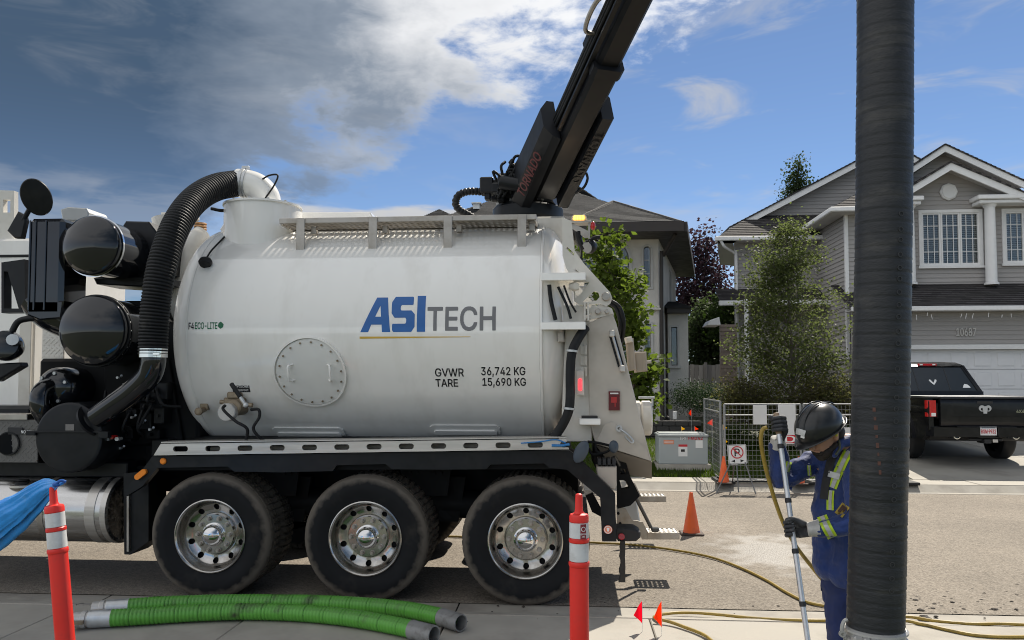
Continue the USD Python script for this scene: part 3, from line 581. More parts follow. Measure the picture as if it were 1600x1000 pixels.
    add(T, 'lamp_cable', tube([on_tank(327, 404) + [0, -.05, 0], on_tank(334, 392) + [0, -.04, 0], on_tank(348, 375) + [0, -.02, 0], on_tank(357, 363)], .0085, 8, 6), rubber, 60)
    add(T, 'lamp_cable', tube([at(410, 280, 7.2), at(421, 274, 7.2), at(434, 274, 7.2), at(428, 290, 7.2), at(413, 312, 7.2)], .009, 8, 6), rubber, 60)
    add(T, 'lamp_cable', tube([at(330, 326, 7.2), at(350, 329, 7.2), at(375, 322, 7.2), at(391, 314, 7.2)], .016, 8, 6), rubber, 60)
truck_tank()

def truck_rack():
    T = TRUCK; Y0 = 6.92; pa, pb = at(436, 350, Y0), at(838, 339.5, Y0); z0 = (pa[2] + pb[2]) / 2
    ck = sub(T, 'catwalk')
    x0, x1 = pa[0], pb[0]; y1 = 7.52
    add(ck, 'edge_beam', bx(x0, x1, Y0, Y0 + .02, z0 - .008, z0 + .042), steeld)
    add(ck, 'edge_beam', bx(x0, x1, y1 - .02, y1, z0 - .02, z0 + .03), steeld)
    for x in (x0, x1 - .02): add(ck, 'edge_beam', bx(x, x + .02, Y0 + .021, y1 - .021, z0 - .02, z0 + .04), steel)
    bars = []
    for x in np.arange(x0 + .06, x1 - .02, .055): bars.append(bx(x, x + .026, Y0 + .022, y1 - .022, z0 + .008, z0 + .018, 0))
    for y in np.linspace(Y0 + .06, y1 - .06, 8): bars.append(bx(x0 + .022, x1 - .022, y, y + .034, z0 - .004, z0 + .0075, 0))
    add(ck, 'grating', bars, steeld, False)
    for u in (470, 583, 700, 815.5):
        a = at(u, 350, Y0); xx = a[0]; b = on_tank(u, 393)
        add(ck, 'bracket', [bx(xx - .04, xx + .04, Y0 - .012, Y0 - .003, b[2] + .02, z0 + .040, .003), bx(xx - .04, xx + .04, Y0 - .011, b[1] + .03, b[2] + .005, b[2] + .016, .003), bx(xx - .035, xx - .025, Y0, Y0 + .14, z0 - .09, z0 - .021, .002), bx(xx + .06, xx + .11, Y0 + .1, Y0 + .16, z0 - .09, z0 - .021, .002)], steeld)
    add(T, 'top_pipe', cyl((x0 + .05, 7.30, z0 - .10), (x1 - .02, 7.30, z0 - .10), .035, 16), blackm)
truck_rack()
def truck_front():
    T = TRUCK
    # ---- cab back: white sleeper panels, diamond plate, vents
    yb = 7.3
    add(T, 'cab_panel', bx(at(-260, 0, yb)[0], at(66, 0, yb)[0], yb, yb + 1.6, at(20, 640, yb)[2], at(20, 372, yb)[2], .03), white)
    add(T, 'cab_seam', bx(at(-260, 0, yb)[0], at(66, 0, yb)[0] + .004, yb - .008, yb, at(20, 398, yb)[2], at(20, 402, yb)[2]), rubber)
    q = at(56, 585, yb - .02); add(T, 'cab_trim', bx(at(48, 0, yb)[0], at(66, 0, yb)[0], yb - .03, yb - .004, at(20, 640, yb)[2], at(20, 500, yb)[2]), white2)
    def diamond(u0, u1, v0, v1, y, name):
        a, b = at(u0, v1, y), at(u1, v0, y); base = bx(a[0], b[0], y, y + .02, a[2], b[2], .002); ms = [base]; s = .052
        for i, x in enumerate(np.arange(a[0] + .02, b[0] - .01, s * .5)):
            for j, z in enumerate(np.arange(a[2] + .02, b[2] - .01, s)):
                zz = z + (s / 2 if i % 2 else 0)
                if zz > b[2] - .015: continue
                t = PI / 4 if (i + j) % 2 else -PI / 4
                m = trimesh.creation.icosphere(0, 1); m.apply_scale((.021, .004, .0065)); m.apply_transform(trimesh.transformations.rotation_matrix(t, [0, 1, 0])); m.apply_translation((x, y, zz)); ms.append(m)
        return add(T, name, ms, steel if v0 < 600 else M('dirty_tread_plate', (.16, .155, .15), .5, .6, var=.2), 40)  # lower plate: steel darkened in colour for the shade it stands in
    diamond(64, 100, 505, 600, 7.2, 'diamond_plate')
    diamond(-40, 60, 656, 722, 6.62, 'diamond_plate')
    add(T, 'step_tread', bx(at(-40, 0, 6.6)[0], at(60, 0, 6.6)[0], 6.60, 7.2, at(20, 656, 6.62)[2], at(20, 647, 6.62)[2], .004), steeld)
    add(T, 'step_hole', cyl(at(14, 693, 6.617), at(14, 693, 6.605), .098, 30), dark); add(T, 'step_hole_rim', ring(at(14, 693, 6.612), (0, -1, 0), .095, .108, .012, 30), blackm)
    add(T, 'notice_plate', bx(at(31, 0, 6.6)[0], at(53, 0, 6.6)[0], 6.604, 6.61, at(40, 679, 6.6)[2], at(40, 668, 6.6)[2], 0), ink)
    m = text_at('NO STEP', .026, .001, True); p = at(32.5, 677, 6.603)
    m.vertices = np.stack([p[0] + m.vertices[:, 0] * .85, p[1] - m.vertices[:, 2], p[2] + m.vertices[:, 1]], 1); add(T, 'lettering', m, white_print, False)
    add(T, 'cab_frame', [plate([(-30, 296), (21, 297), (21, 342), (-30, 342)], 7.4, .05) if False else ext(pp([(-30, 296), (22, 298), (22, 380), (-30, 380)], 7.4).difference(pp([(5, 312), (16, 312), (16, 332), (5, 332)], 7.4)), 7.4, 7.46)], white2)
    add(T, 'vent_box', prism([(97, 345), (98, 331), (94, 327), (106, 323), (134, 325), (138, 332), (138, 345)], 7.35, .35), M('grey_vent', (.40, .41, .41), .5))
    # ---- black square stack with elbow to the lower canister
    yd = 6.55; a, b = at(39, 490, yd), at(99, 340, yd)
    add(T, 'stack', [bx(a[0], b[0], yd, yd + .38, at(70, 493, yd)[2], b[2], .035)], black)
    for u in (58, 66, 82): add(T, 'stack_rib', bx(at(u, 0, yd)[0] - .008, at(u, 0, yd)[0] + .008, yd - .012, yd - .001, at(70, 485, yd)[2], b[2] - .02, .004), black)
    P = [at(58, 470, 6.75), at(72, 486, 6.75), at(90, 497, 6.75), at(124, 509, 6.8)]
    add(T, 'stack_elbow', tube(P, .15, 28, 5), black, 60)
    add(T, 'stack_base', prism([(40, 470), (42, 492), (62, 500), (95, 497), (99, 470)], yd, .36), black)
    # ---- canisters (axis across the truck, domed ends towards the kerb)
    def canister(u, v, r, y0, L, name):
        c = at(u, v, y0 + .07); k = sub(T, name)
        add(k, 'end_cap', lathe([(0, -.085), (r * .35, -.075), (r * .7, -.045), (r * .93, -.012), (r * .985, .004), (r, .02), (r, .04)], c, (0, 1, 0), 72), black, 50)
        add(k, 'body', lathe([(r - .008, .0405), (r - .008, L), (r * .7, L + .08), (0, L + .1)], c, (0, 1, 0), 72), black, 40)
        add(k, 'clamp_band', ring(c + [0, .05, 0], (0, 1, 0), r - .006, r + .012, .022, 72), chrome if name == 'air_canister' else blackm, 40)
        return c
    c = canister(141, 383, .268, 6.42, 1.25, 'air_canister')
    add(T, 'canister_saddle', prism([(196, 345), (232, 346), (252, 372), (252, 425), (205, 438), (150, 436), (142, 425)], 7.0, .5), blackm)
    add(T, 'canister_bracket', prism([(145, 434), (250, 431), (250, 441), (218, 448), (150, 444)], 6.9, .4), blackm)
    c = canister(143, 516, .312, 6.40, 1.25, 'lower_canister')
    add(T, 'canister_flange', ring(c + [0, .085, 0], (0, 1, 0), .30, .325, .022, 64), blackm)
    for k in range(26):
        a = 2 * PI * k / 26; q = c + [math.cos(a) * .316, .083, math.sin(a) * .316]; add(T, 'flange_bolt', cyl(q, q - [0, .012, 0], .008, 6), galv)
    # mirror
    q = at(57, 308, 6.6); ax = unit([.45, -.72, -.22])
    s_, t_, d_ = frame(ax); m = lathe([(0, -.03), (.09, -.025), (.145, -.01), (.152, .003), (.145, .012), (0, .02)], (0, 0, 0), (0, 0, 1), 40); m.apply_scale((.82, 1.12, 1))
    B = np.eye(4); B[:3, :3] = np.stack([unit(np.cross([-.35, 0, .9], ax)), unit(np.cross(ax, np.cross([-.35, 0, .9], ax))), ax], 1); B[:3, 3] = q; m.apply_transform(B)
    add(T, 'mirror_head', m, blackm, 40)
    add(T, 'mirror_arm', [cyl(q, at(36, 345, 6.62), .022, 10), prism([(27, 330), (38, 336), (40, 345), (34, 372), (22, 372), (10, 360)], 6.6, .06)], blackm)
    # black duct frame and lamp unit at the very left
    add(T, 'bracket_frame', ext(pp([(2, 410), (38, 405), (40, 488), (2, 489)], 6.7).difference(pp([(6, 424), (12, 424), (29, 482), (6, 482)], 6.7)), 6.7, 6.8), blackm)
    add(T, 'side_lamp', [lathe([(0, -.10), (.06, -.10), (.115, -.07), (.135, -.02), (.14, .06), (.12, .12), (0, .14)], at(12, 541, 6.55), (.35, -.9, .1), 32)], black)
    add(T, 'side_lamp_boss', [lathe([(.0, -.0), (.045, -.0), (.05, .012), (0, .014)], at(20, 531, 6.43), (.35, -.9, .1), 20)], galv)
    add(T, 'side_lamp_base', prism([(-6, 568), (32, 566), (34, 572), (2, 580), (-6, 596)], 6.5, .1), blackm)
    add(T, 'lamp_bracket', tube([at(18, 520, 6.6), at(28, 503, 6.62), at(44, 498, 6.64), at(60, 498, 6.66)], .028, 10, 5), blackm, 60)
    # ---- blower end and round silencer cover
    c = at(92, 606, 6.75); add(T, 'blower_housing', [lathe([(0, -.12), (.09, -.11), (.15, -.08), (.185, -.03), (.195, .03), (.195, .4), (0, .4)], c, (0, 1, 0), 48)], black, 45)
    for a in (.4, 1.4, 2.4, 3.6, 5.2): add(T, 'blower_bolt', [cyl(c + [math.cos(a) * .135, -.08, math.sin(a) * .135], c + [math.cos(a) * .135, -.105, math.sin(a) * .135], .016, 6)], galv)
    add(T, 'blower_elbow', tube([c + [-.02, -.05, .02], c + [-.05, -.16, -.04], c + [-.04, -.18, -.18], c + [.0, -.1, -.32]], .085, 20, 5), black, 60)
    c = at(107, 684, 6.46); add(T, 'silencer_cover', [lathe([(0, -.012), (.285, -.010), (.308, .006), (.312, .03), (.312, .35), (0, .35)], c, (0, 1, 0), 72)], blackm, 40)
    add(T, 'silencer_band', [bx(c[0] - .36, c[0] + .33, c[1] - .028, c[1] - .013, c[2] + .045, c[2] + .06, .003), bx(c[0] - .38, c[0] - .29, c[1] - .03, c[1] + .03, c[2] + .02, c[2] + .06), bx(c[0] + .29, c[0] + .38, c[1] - .03, c[1] + .03, c[2] + .0, c[2] + .06)], blackm)
    add(T, 'label_plate', bx(c[0] - .02, c[0] + .06, c[1] - .0155, c[1] - .0125, c[2] + .065, c[2] + .12, 0), M('faded_label', (.16, .15, .14), .5, var=.5, vs=180))
    for k, u in enumerate((168, 175, 182, 190)): q = at(u, 682 + (k % 2) * 3, 6.6); add(T, 'hydraulic_fitting', [cyl(q, q - [0, .06, 0], .014, 8), cyl(q - [0, .05, 0], q - [0, .075, 0], .02, 6)], galv if k % 2 else redl)
    # diagonal black tube up to the hose clamp
    P = [at(152, 652, 6.5), at(180, 632, 6.46), at(210, 610, 6.42), at(232, 588, 6.38), at(239, 568, 6.36), at(239, 552, 6.36)]
    add(T, 'lower_tube', tube(P, .102, 28, 6), black, 60)
    add(T, 'lower_tube_flange', [ring(P[0] + (P[0] - P[1]) * .2, P[0] - P[1], .10, .155, .02, 32)], blackm)
    q = at(239, 555, 6.36); add(T, 'hose_clamp', [ring(q - [0, 0, .02], (0, 0, 1), .106, .118, .075, 40), bx(q[0] + .06, q[0] + .12, q[1] - .115, q[1] - .09, q[2] - .005, q[2] + .02)], chrome)
    P = [at(u, v, y) for u, v, y in ((239, 553, 6.36), (240, 520, 6.36), (243, 480, 6.36), (250, 430, 6.38), (262, 385, 6.45), (281, 342, 6.60), (306, 311, 6.82), (337, 293, 7.05), (372, 286.5, 7.28))]
    add(T, 'corrugated_hose', corrugated(P, np.linspace(.114, .124, len(resample(spline(P, 16), .0285 / 6)[0])), .0285, .0065, 32), rubber, 60)
    # ---- white pipework glimpsed behind the hose
    add(T, 'relief_valve', [cyl(at(300, 345, 7.9), at(300, 297, 7.9), .075, 20, b=.01), bx(at(262, 0, 7.9)[0], at(290, 0, 7.9)[0], 7.85, 8.0, at(270, 345, 7.9)[2], at(270, 333, 7.9)[2])], white2)
    for k in range(5): q = at(313, 350 + k * 4.2, 7.75); add(T, 'insulator_ring', lathe([(.03, -.006), (.062, -.009), (.066, 0), (.062, .009), (.03, .006)], q, (0, 0, 1), 24), M('amber_insulator', (.42, .22, .09), .35))
    add(T, 'white_pipe', [tube([at(316, 365, 7.6), at(300, 385, 7.5), at(275, 470, 7.4), at(266, 560, 7.4)], .09, 20, 6), tube([at(255, 340, 7.9), at(262, 380, 7.9), at(262, 440, 7.9)], .12, 20, 6)], white2, 60)
    # ---- dark machinery mass between cab and tank
    add(T, 'engine_frame', [bx(at(64, 0, 6.9)[0], TX0 - .05, 7.0, 8.5, 1.05, at(100, 560, 7.0)[2], .03)], dark)
    add(T, 'machinery_cover', [prism([(180, 470), (232, 470), (262, 560), (285, 690), (170, 700), (160, 560)], 6.95, .6)], dark)
    r = np.random.default_rng(5)
    for k in range(16):
        u, v = r.uniform(165, 262), r.uniform(585, 700); q = at(u, v, 6.9); w, h = r.uniform(.03, .11), r.uniform(.03, .09)
        add(T, 'machinery_block', [bx(q[0] - w, q[0] + w, 6.84 - r.uniform(0, .05), 7.0, q[2] - h, q[2] + h, .01), cyl(q - [0, .05, 0], q - [0, .12, 0], .015, 6)], blackm if k % 2 else dark)
    for k in range(8):
        u, v = r.uniform(165, 250), r.uniform(590, 640); a = at(u, v, 6.82); b = at(u + r.uniform(-30, 40), v + r.uniform(20, 70), 6.82)
        add(T, 'hydraulic_hose', tube([a, (a + b) / 2 + [0, -.1, -.06], b], .013, 8, 6), rubber, 60)
    for (u, v) in ((186, 590), (196, 601), (205, 598), (213, 606), (190, 700), (223, 660), (236, 671), (152, 704), (176, 656), (208, 652)): q = at(u, v, 6.78); add(T, 'fitting', [cyl(q, q - [0, .03, 0], .013, 6), cyl(q + [.02, 0, .01], q + [.035, -.02, .02], .01, 8)], galv)
    # ---- fuel tank with straps and cap
    c0, c1 = at(-60, 802, 6.75), at(193, 802, 6.75); zc = at(100, 803, 6.48)[2]; r_ = .292
    o = np.array([c0[0], 6.76, zc]); Lx = c1[0] - c0[0]
    add(T, 'fuel_tank', lathe([(0, -.02), (r_ - .03, -.02), (r_ - .005, 0), (r_, .015), (r_, Lx - .02), (r_ - .006, Lx), (r_ - .03, Lx + .006), (r_ - .04, Lx - .01), (0, Lx - .012)], o, (1, 0, 0), 80), M('brushed_aluminium_tank', (.62, .61, .60), .22, 1, var=.10, vs=10, stretch=(.2, 2, 2), rvar=.25), 40)
    for u in (62, 136, 160): add(T, 'tank_strap', ring((at(u, 802, 6.47)[0] - .025, 6.76, zc), (1, 0, 0), r_ - .001, r_ + .006, .05 if u != 136 else .09, 80), steeld if u == 62 else steel, 40)
    q = at(36, 757, 6.62); add(T, 'fuel_cap', [cyl(q - [0, 0, .01], q + [0, 0, .028], .065, 28, b=.008), cyl(q + [0, 0, .03], q + [0, 0, .045], .05, 24, b=.006)], rubber)
    add(T, 'fuel_cap_ring', ring(q - [0, 0, .02], (0, 0, 1), .06, .105, .02, 32), steel)
    add(T, 'side_rail', bx(at(-60, 0, 6.6)[0], at(205, 0, 6.6)[0], 6.7, 7.1, at(100, 745, 6.7)[2], at(100, 722, 6.7)[2], .01), blackm)
    for y, rz in ((6.415, 0), (8.985, 180)): sub(T, 'wheel', np.array([-7.55, y, at(327, 838, 6.415)[2]]) - ORG[T], rz, ref=T + '/wheel')
    add(T, 'cab_floor', bx(-8.6, -5.1, 6.9, 8.6, 1.06, 1.62, .03), blackm)
    add(T, 'cab_wheel', [cyl(at(-70, 820, 6.42), at(-70, 820, 6.42) + [0, .3, 0], .5, 64, b=.04)], rubber) if False else None
truck_front()
def truck_rear():
    T = TRUCK; Y = 6.72
    # tailgate hopper: tall tapered plate with folded lower facet
    add(T, 'tailgate', prism([(918, 506), (956, 487), (963, 505), (1018, 721), (931, 694), (921, 660)], Y, 1.95, .006), beige, 15)
    add(T, 'tailgate_lower', ext(pp([(931, 692.5), (944, 664), (957, 659), (1010, 702), (1016, 720)], Y - .018), Y - .018, Y - .001), beige, 15)
    add(T, 'tailgate_skirt', hull([p + [0, dy, 0] for p in (at(930.5, 695.5, Y - .004), at(1018.6, 721.5, Y - .004), at(1018.6, 748, Y + .34), at(966, 740, Y + .34)) for dy in (0, 1.2)]), M('road_grime_steel', (.21, .19, .165), .6, var=.1, vs=6), 15)  # skirt colour darkened to carry the shade of its downward-facing side
    # door jamb strip with hinges
    add(T, 'door_jamb', prism([(884, 500), (921, 500), (925, 690), (876, 690), (888, 640), (893, 560)], Y + .02, .2, .006), white2, 15)
    for v0 in (545, 562, 579): 
        a = at(915, v0, Y); add(T, 'hinge', [cyl(a + [0, -.02, -.05], a + [0, -.02, .03], .012, 10), bx(a[0] - .045, a[0] - .005, a[1] - .012, a[1], a[2] - .05, a[2] + .03)], white2)
    # hinge arms (near and far) with cut-outs
    arm = [(878, 340), (893, 346), (898, 392), (912, 412), (953, 457), (956.5, 466), (954, 474), (947, 479), (938, 475), (905, 477), (897, 470), (896, 440), (884, 418), (879, 400)]
    cuts = [pp(c, Y) for c in ([(898, 441), (921, 441), (908, 459), (899, 466)], [(910, 473), (928, 455), (935, 457), (937, 464), (932, 470)], [(884, 388), (887, 386), (898, 396), (896, 400)], [(897, 422), (900, 421), (908, 428), (906, 431)])]
    low = [(880, 477), (905, 477.5), (944, 476), (956, 482), (959, 490), (915, 502), (905, 508), (880, 507)]
    cuts2 = [pp(c, Y) for c in ([(914, 480), (925, 476), (923, 481), (916, 483)], [(930, 476), (937, 475), (936, 479), (931, 480)], [(914, 494), (925, 489), (922, 495), (915, 498)])]
    for dy in (0, 1.86):
        a_ = sub(T, 'hinge_arm')
        g = pp(arm, Y)
        for c in cuts: g = g.difference(c)
        add(a_, 'arm_plate', ext(g, Y + dy - .02, Y + dy + .012), white2, 15)
        g = pp(low, Y)
        for c in cuts2: g = g.difference(c)
        add(a_, 'lug_plate', ext(g, Y + dy - .005, Y + dy + .05), white2, 15)
        for u, v, r in ((946.5, 464, .038), (948, 487.5, .02), (934, 487, .026), (913, 478, .012), (920, 495, .012)):
            q = at(u, v, Y) + [0, dy, 0]; add(a_, 'pin', cyl(q + [0, -.045, 0], q + [0, .02, 0], r, 16, b=.006), steeld)
    q0, q1 = at(916.5, 473, Y), at(916.5, 502, Y); add(T, 'jamb_post', [bx(q0[0] - .025, q0[0] - .008, Y - .06, Y - .008, q1[2], q0[2]), bx(q0[0] + .004, q0[0] + .022, Y - .06, Y - .008, q1[2], q0[2])], white2)
    # two folded platforms on the flange with gussets
    for v0, v1 in ((426, 438), (503, 515)):
        a, b = at(845, v0, 6.55), at(915, v1, 6.55); add(T, 'platform', [bx(a[0], b[0], 6.55, 6.57, at(880, v1, 6.55)[2], at(880, v0, 6.55)[2], .004), bx(a[0], b[0], 6.571, 7.3, at(880, v0 + 4, 6.55)[2] , at(880, v0 - .5, 6.55)[2], .004)], white)
    add(T, 'gusset', ext(pp([(846, 503), (872, 455), (882, 449), (880, 503)], 6.78), 6.78, 6.80), white)
    for P, r in (([(858, 445), (861, 470), (868, 500)], .018), ([(872, 448), (886, 478), (892, 498)], .012), ([(881, 446), (890, 470), (900, 488)], .009)): add(T, 'hydraulic_hose', tube([at(u, v, 6.62) for u, v in P], r, 8, 5), rubber, 60)
    add(T, 'limit_switch', [prism([(889, 443), (897, 440), (905, 443), (905, 452), (895, 454), (888, 450)], 6.6, .08), cyl(at(900, 447, 6.6), at(900, 447, 6.57), .03, 12)], white2)
    add(T, 'junction_box', [prism([(872, 520), (880, 516), (883, 534), (872, 535)], 6.62, .08)], beige)
    # lamp box, grab bar, label, pull ring, latch step, big hose
    add(T, 'lamp_box', prism([(900, 578), (912, 578), (913, 618), (901, 618)], Y - .09, .1, .008), white2); a = at(906.5, 601, Y - .1); add(T, 'stop_lamp', bx(a[0] - .014, a[0] + .014, a[1] - .004, a[1] + .02, a[2] - .05, a[2] + .05, .006), redlit)
    a, b = at(956, 521, Y - .05), at(972, 576, Y - .05); add(T, 'grab_bar', [cyl(a, b, .011, 12), *[bx(q[0] - .022, q[0] + .022, Y - .07, Y - .002, q[2] - .03, q[2] + .03, .008) for q in (a, b)]], steel); d = (b - a); add(T, 'grab_bar_back', hull([a + d * f + [s, .035, 0] for f in (.05, .95) for s in (-.028, .028)] + [a + d * f + [s, .045, 0] for f in (.05, .95) for s in (-.028, .028)]), blackm)
    a = at(951, 641, Y); add(T, 'warning_label', bx(a[0], a[0] + .095, Y - .0225, Y - .0015, a[2], a[2] + .165, 0), M('maroon_print', (.11, .012, .014), .45, var=.2, vs=30)); add(T, 'warning_label', [bx(a[0] + .02, a[0] + .07, Y - .0245, Y - .023, a[2] + .065, a[2] + .115, 0), bx(a[0] + .05, a[0] + .06, Y - .0245, Y - .023, a[2] + .03, a[2] + .066, 0)], M('red_print', (.40, .03, .03), .5)); add(T, 'warning_label', bx(a[0] + .012, a[0] + .083, Y - .0245, Y - .023, a[2] + .14, a[2] + .152, 0), white_print)
    q = at(967, 669, Y - .03); add(T, 'pull_ring', [ring(q, (0, -1, 0), .012, .03, .02, 16), tube([q, q + [.03, -.03, -.02], q + [.08, -.035, -.06], q + [.12, -.03, -.11], q + [.10, -.03, -.12], q + [.05, -.03, -.07]], .009, 8, 4)], galv, 50)
    q = at(905, 664, 6.58); add(T, 'small_step', [bx(q[0], at(935, 0, 6.58)[0], 6.58, 6.74, q[2], q[2] + .055, .006)], white); add(T, 'small_step_grip', bx(q[0] + .02, at(931, 0, 6.58)[0], 6.59, 6.73, q[2] + .056, q[2] + .075, .004), ink); add(T, 'small_step_plate', bx(q[0] - .005, q[0] + .05, 6.745, 6.76, q[2] - .06, q[2] + .17), galv)
    P = [at(u, v, y) for u, v, y in ((915, 512, 6.66), (904, 528, 6.6), (894, 550, 6.56), (891, 580, 6.55), (891, 615, 6.55), (889, 640, 6.55), (880, 662, 6.56), (868, 680, 6.58), (858, 689, 6.6))]
    add(T, 'tailgate_hose', [tube(P, .040, 14, 6)], rubber, 60); 
    for i in (2, 5): add(T, 'hose_clip', ring(P[i], (0.1, 0, 1), .04, .05, .018, 20), galv)
    # rear port with valve wheel
    c = at(980, 648, 7.2); add(T, 'rear_port', [cyl(c - [.1, 0, 0], c + [.12, 0, 0], .13, 32, b=.01), cyl(c + [.12, 0, -.03], c + [.22, 0, -.03], .16, 32, b=.015)], white2); add(T, 'port_handle', [bx(c[0] + .1, c[0] + .25, c[1] - .05, c[1] - .03, c[2] + .15, c[2] + .17), bx(c[0] + .22, c[0] + .235, c[1] - .05, c[1] - .03, c[2] + .08, c[2] + .15)], galv)
    # under the tailgate: oval rubber bumper, latch, pull rod, ladder rail
    q = at(908, 706, 6.40); m = blob((0, 0, 0), 1, 2, (.055, .03, .10)); m.apply_transform(trimesh.transformations.rotation_matrix(.45, [0, 1, 0])); m.apply_translation(q); add(T, 'rubber_bumper', m, M('blue_grey_rubber', (.05, .065, .085), .55), 60)
    q = at(959, 698, 6.58); add(T, 'latch_knob', blob(q, .055, 2, (.75, .6, 1)), M('blue_grey_rubber', (.05, .065, .085), .55), 60)
    add(T, 'latch_rod', [tube([at(u, v, 6.6) for u, v in P2], .011, 8, 5) for P2 in ([(918, 690), (935, 692), (955, 697)], [(920, 700), (926, 710), (945, 707), (957, 700)], [(930, 690), (932, 705), (942, 708)])], dark)
    add(T, 'latch_block', prism([(928, 690), (962, 702), (966, 740), (935, 740), (925, 720)], 6.9, .4), dark)
    q0, q1 = at(933, 729, 6.50), at(963, 765, 6.50); add(T, 'tool_box', prism([(932, 729), (963.5, 729), (963.5, 757), (961, 764), (956, 765), (943, 752), (933, 743)], 6.50, .2, .008), M('tan_steel', (.42, .37, .32), .5, .2, var=.1)); 
    for k in range(4): a = at(934 + 7.5 * k, 727, 6.5); add(T, 'tool_box_tread', bx(a[0], a[0] + .03, 6.50, 6.68, a[2], a[2] + .055, .004), ink)
    # pocket frame with openings
    fr = pp([(964, 700), (975, 712), (985, 745), (1000, 775), (985, 790), (965, 795)], 6.85)
    for c in ([(969, 732), (978, 733), (979, 740), (970, 741)], [(968, 750), (979, 752), (984, 762), (972, 765)]): fr = fr.difference(pp(c, 6.85))
    add(T, 'rear_frame', ext(fr, 6.85, 6.95), dark)
    add(T, 'rear_bumper', [prism([(962, 789), (1000, 800), (1004, 842), (966, 846)], 6.62, 2.2, .01)], blackm) if False else None
    # steps
    def step(y, side, top, name, arm, n, m_):
        s = sub(T, name)
        add(s, 'side_plate', ext(pp(arm, y), y, y + .012), steeld, 15)
        a, b = at(side[0], side[2], y), at(side[1], side[3], y); d = .26
        add(s, 'front_edge', bx(a[0], b[0], y - .005, y - .001, b[2], a[2], .001), steeld)
        add(s, 'side_plate', bx(b[0] - .012, b[0], y + .001, y + d, b[2], a[2] - .001), steeld); add(s, 'back_edge', bx(a[0], b[0] - .013, y + d - .01, y + d, b[2], a[2]), steeld)
        g = [bx(x, x + .02, y + .0125, y + d - .011, a[2] - .03, a[2] - .004, 0) for x in np.linspace(a[0], b[0] - .035, n)] + [bx(a[0], b[0] - .013, yy, yy + .02, a[2] - .028, a[2] - .008, 0) for yy in np.linspace(y + .02, y + d - .035, m_)]
        add(s, 'grating', g, steel, False)
    step(7.35, (1012, 1062, 832.5, 842.5), None, 'lower_step', [(963, 789), (978, 795), (988, 813), (1004, 815), (1013, 832.3), (1062, 832.3), (1062, 843), (1003, 843), (997, 826), (985, 824), (964, 825)], 7, 4)
    step(9.0, (1003, 1041, 775.5, 784), None, 'upper_step', [(982, 752), (992, 755), (1002, 775.3), (1041, 775.3), (1041, 784.5), (999, 784.5), (990, 768)], 6, 3)
    add(T, 'step_riser', prism([(970, 778), (994, 776), (1003, 830), (975, 820)], 7.75, .06), M('galvanised_plate', (.62, .62, .60), .4, .3, var=.06))
    add(T, 'ladder_rail', [cyl(at(960, 712, 6.8), at(1017, 824, 7.30), .0165, 14), bx(at(1011, 0, 7.3)[0], at(1023, 0, 7.3)[0], 7.28, 7.34, at(1015, 831, 7.3)[2], at(1015, 824, 7.3)[2], .01)], M('dark_steel_tube', (.10, .10, .10), .35, .6))
    for u, v in ((966, 802), (969, 818)): q = at(u, v, 7.35); add(T, 'step_bolt', cyl(q + [0, -.015, 0], q, .014, 8), dark)
    q = at(981, 837, 6.62); add(T, 'rear_box', [prism([(962, 826), (992, 827), (1001, 832), (1001, 840), (994, 846), (966, 846), (962, 840)], 6.62, .25, .01)], ink); add(T, 'red_reflector', cyl(at(971, 838.5, 6.615), at(971, 838.5, 6.60), .028, 24, b=.004), redl)
    add(T, 'underrun_bar', bx(.0, .14, 6.9, 8.5, .50, .64, .01), dark)
    # mud hanging strap with crusted edge
    r = np.random.default_rng(2); a, b = at(971, 845, 6.6), at(974, 909, 6.6); k = 14; L_ = [(a[0] - .008 - .022 * r.random() * (.4 + i / k), a[2] + (b[2] - a[2]) * i / (k - 1)) for i in range(k)]; R_ = [(a[0] + .026 + .006 * r.random(), z) for _, z in L_]
    add(T, 'mud_strap', ext(Polygon(L_ + R_[::-1]).buffer(0), 6.58, 6.615), M('mud_crusted_rubber', (.03, .026, .022), .9, var=.4, vs=40), 15)
    for P in ([(906, 716), (922, 735), (940, 752)],): pass
    add(T, 'chain_guard', plate([(915, 775), (926, 770), (940, 796), (940, 808), (925, 800)], 6.9, .05), dark)
    # amber strobe, red marker and work light on the top corner
    q = at(905, 347, 7.0); add(T, 'strobe_bracket', [bx(at(882, 0, 7)[0], at(922, 0, 7)[0], 6.97, 7.12, at(900, 349, 7)[2], at(900, 345, 7)[2], .003), ext(pp([(884, 349), (890, 346), (921, 362), (921, 371), (914, 372)], 7.0), 7.0, 7.01), plate([(919, 346), (922, 346), (922, 373), (919, 373)], 6.99, .02)], steeld)
    add(T, 'strobe_base', prism([(893, 344.5), (893, 339), (896, 335), (914, 335), (917, 339), (918, 344.5)], 6.98, .12, .008), M('cream_plastic', (.75, .62, .42), .35)); a, b = at(896.5, 343.2, 6.975), at(913, 336.8, 6.975)
    for k in range(4): add(T, 'amber_strobe', bx(a[0] + .0245 * k, a[0] + .0245 * k + .02, 6.97, 6.99, a[2], b[2], .004), amber_lit)
    q = at(926.5, 353, 7.0); add(T, 'red_marker_lamp', [blob(q, .034, 2, (.7, 1, 1.2))], redl)
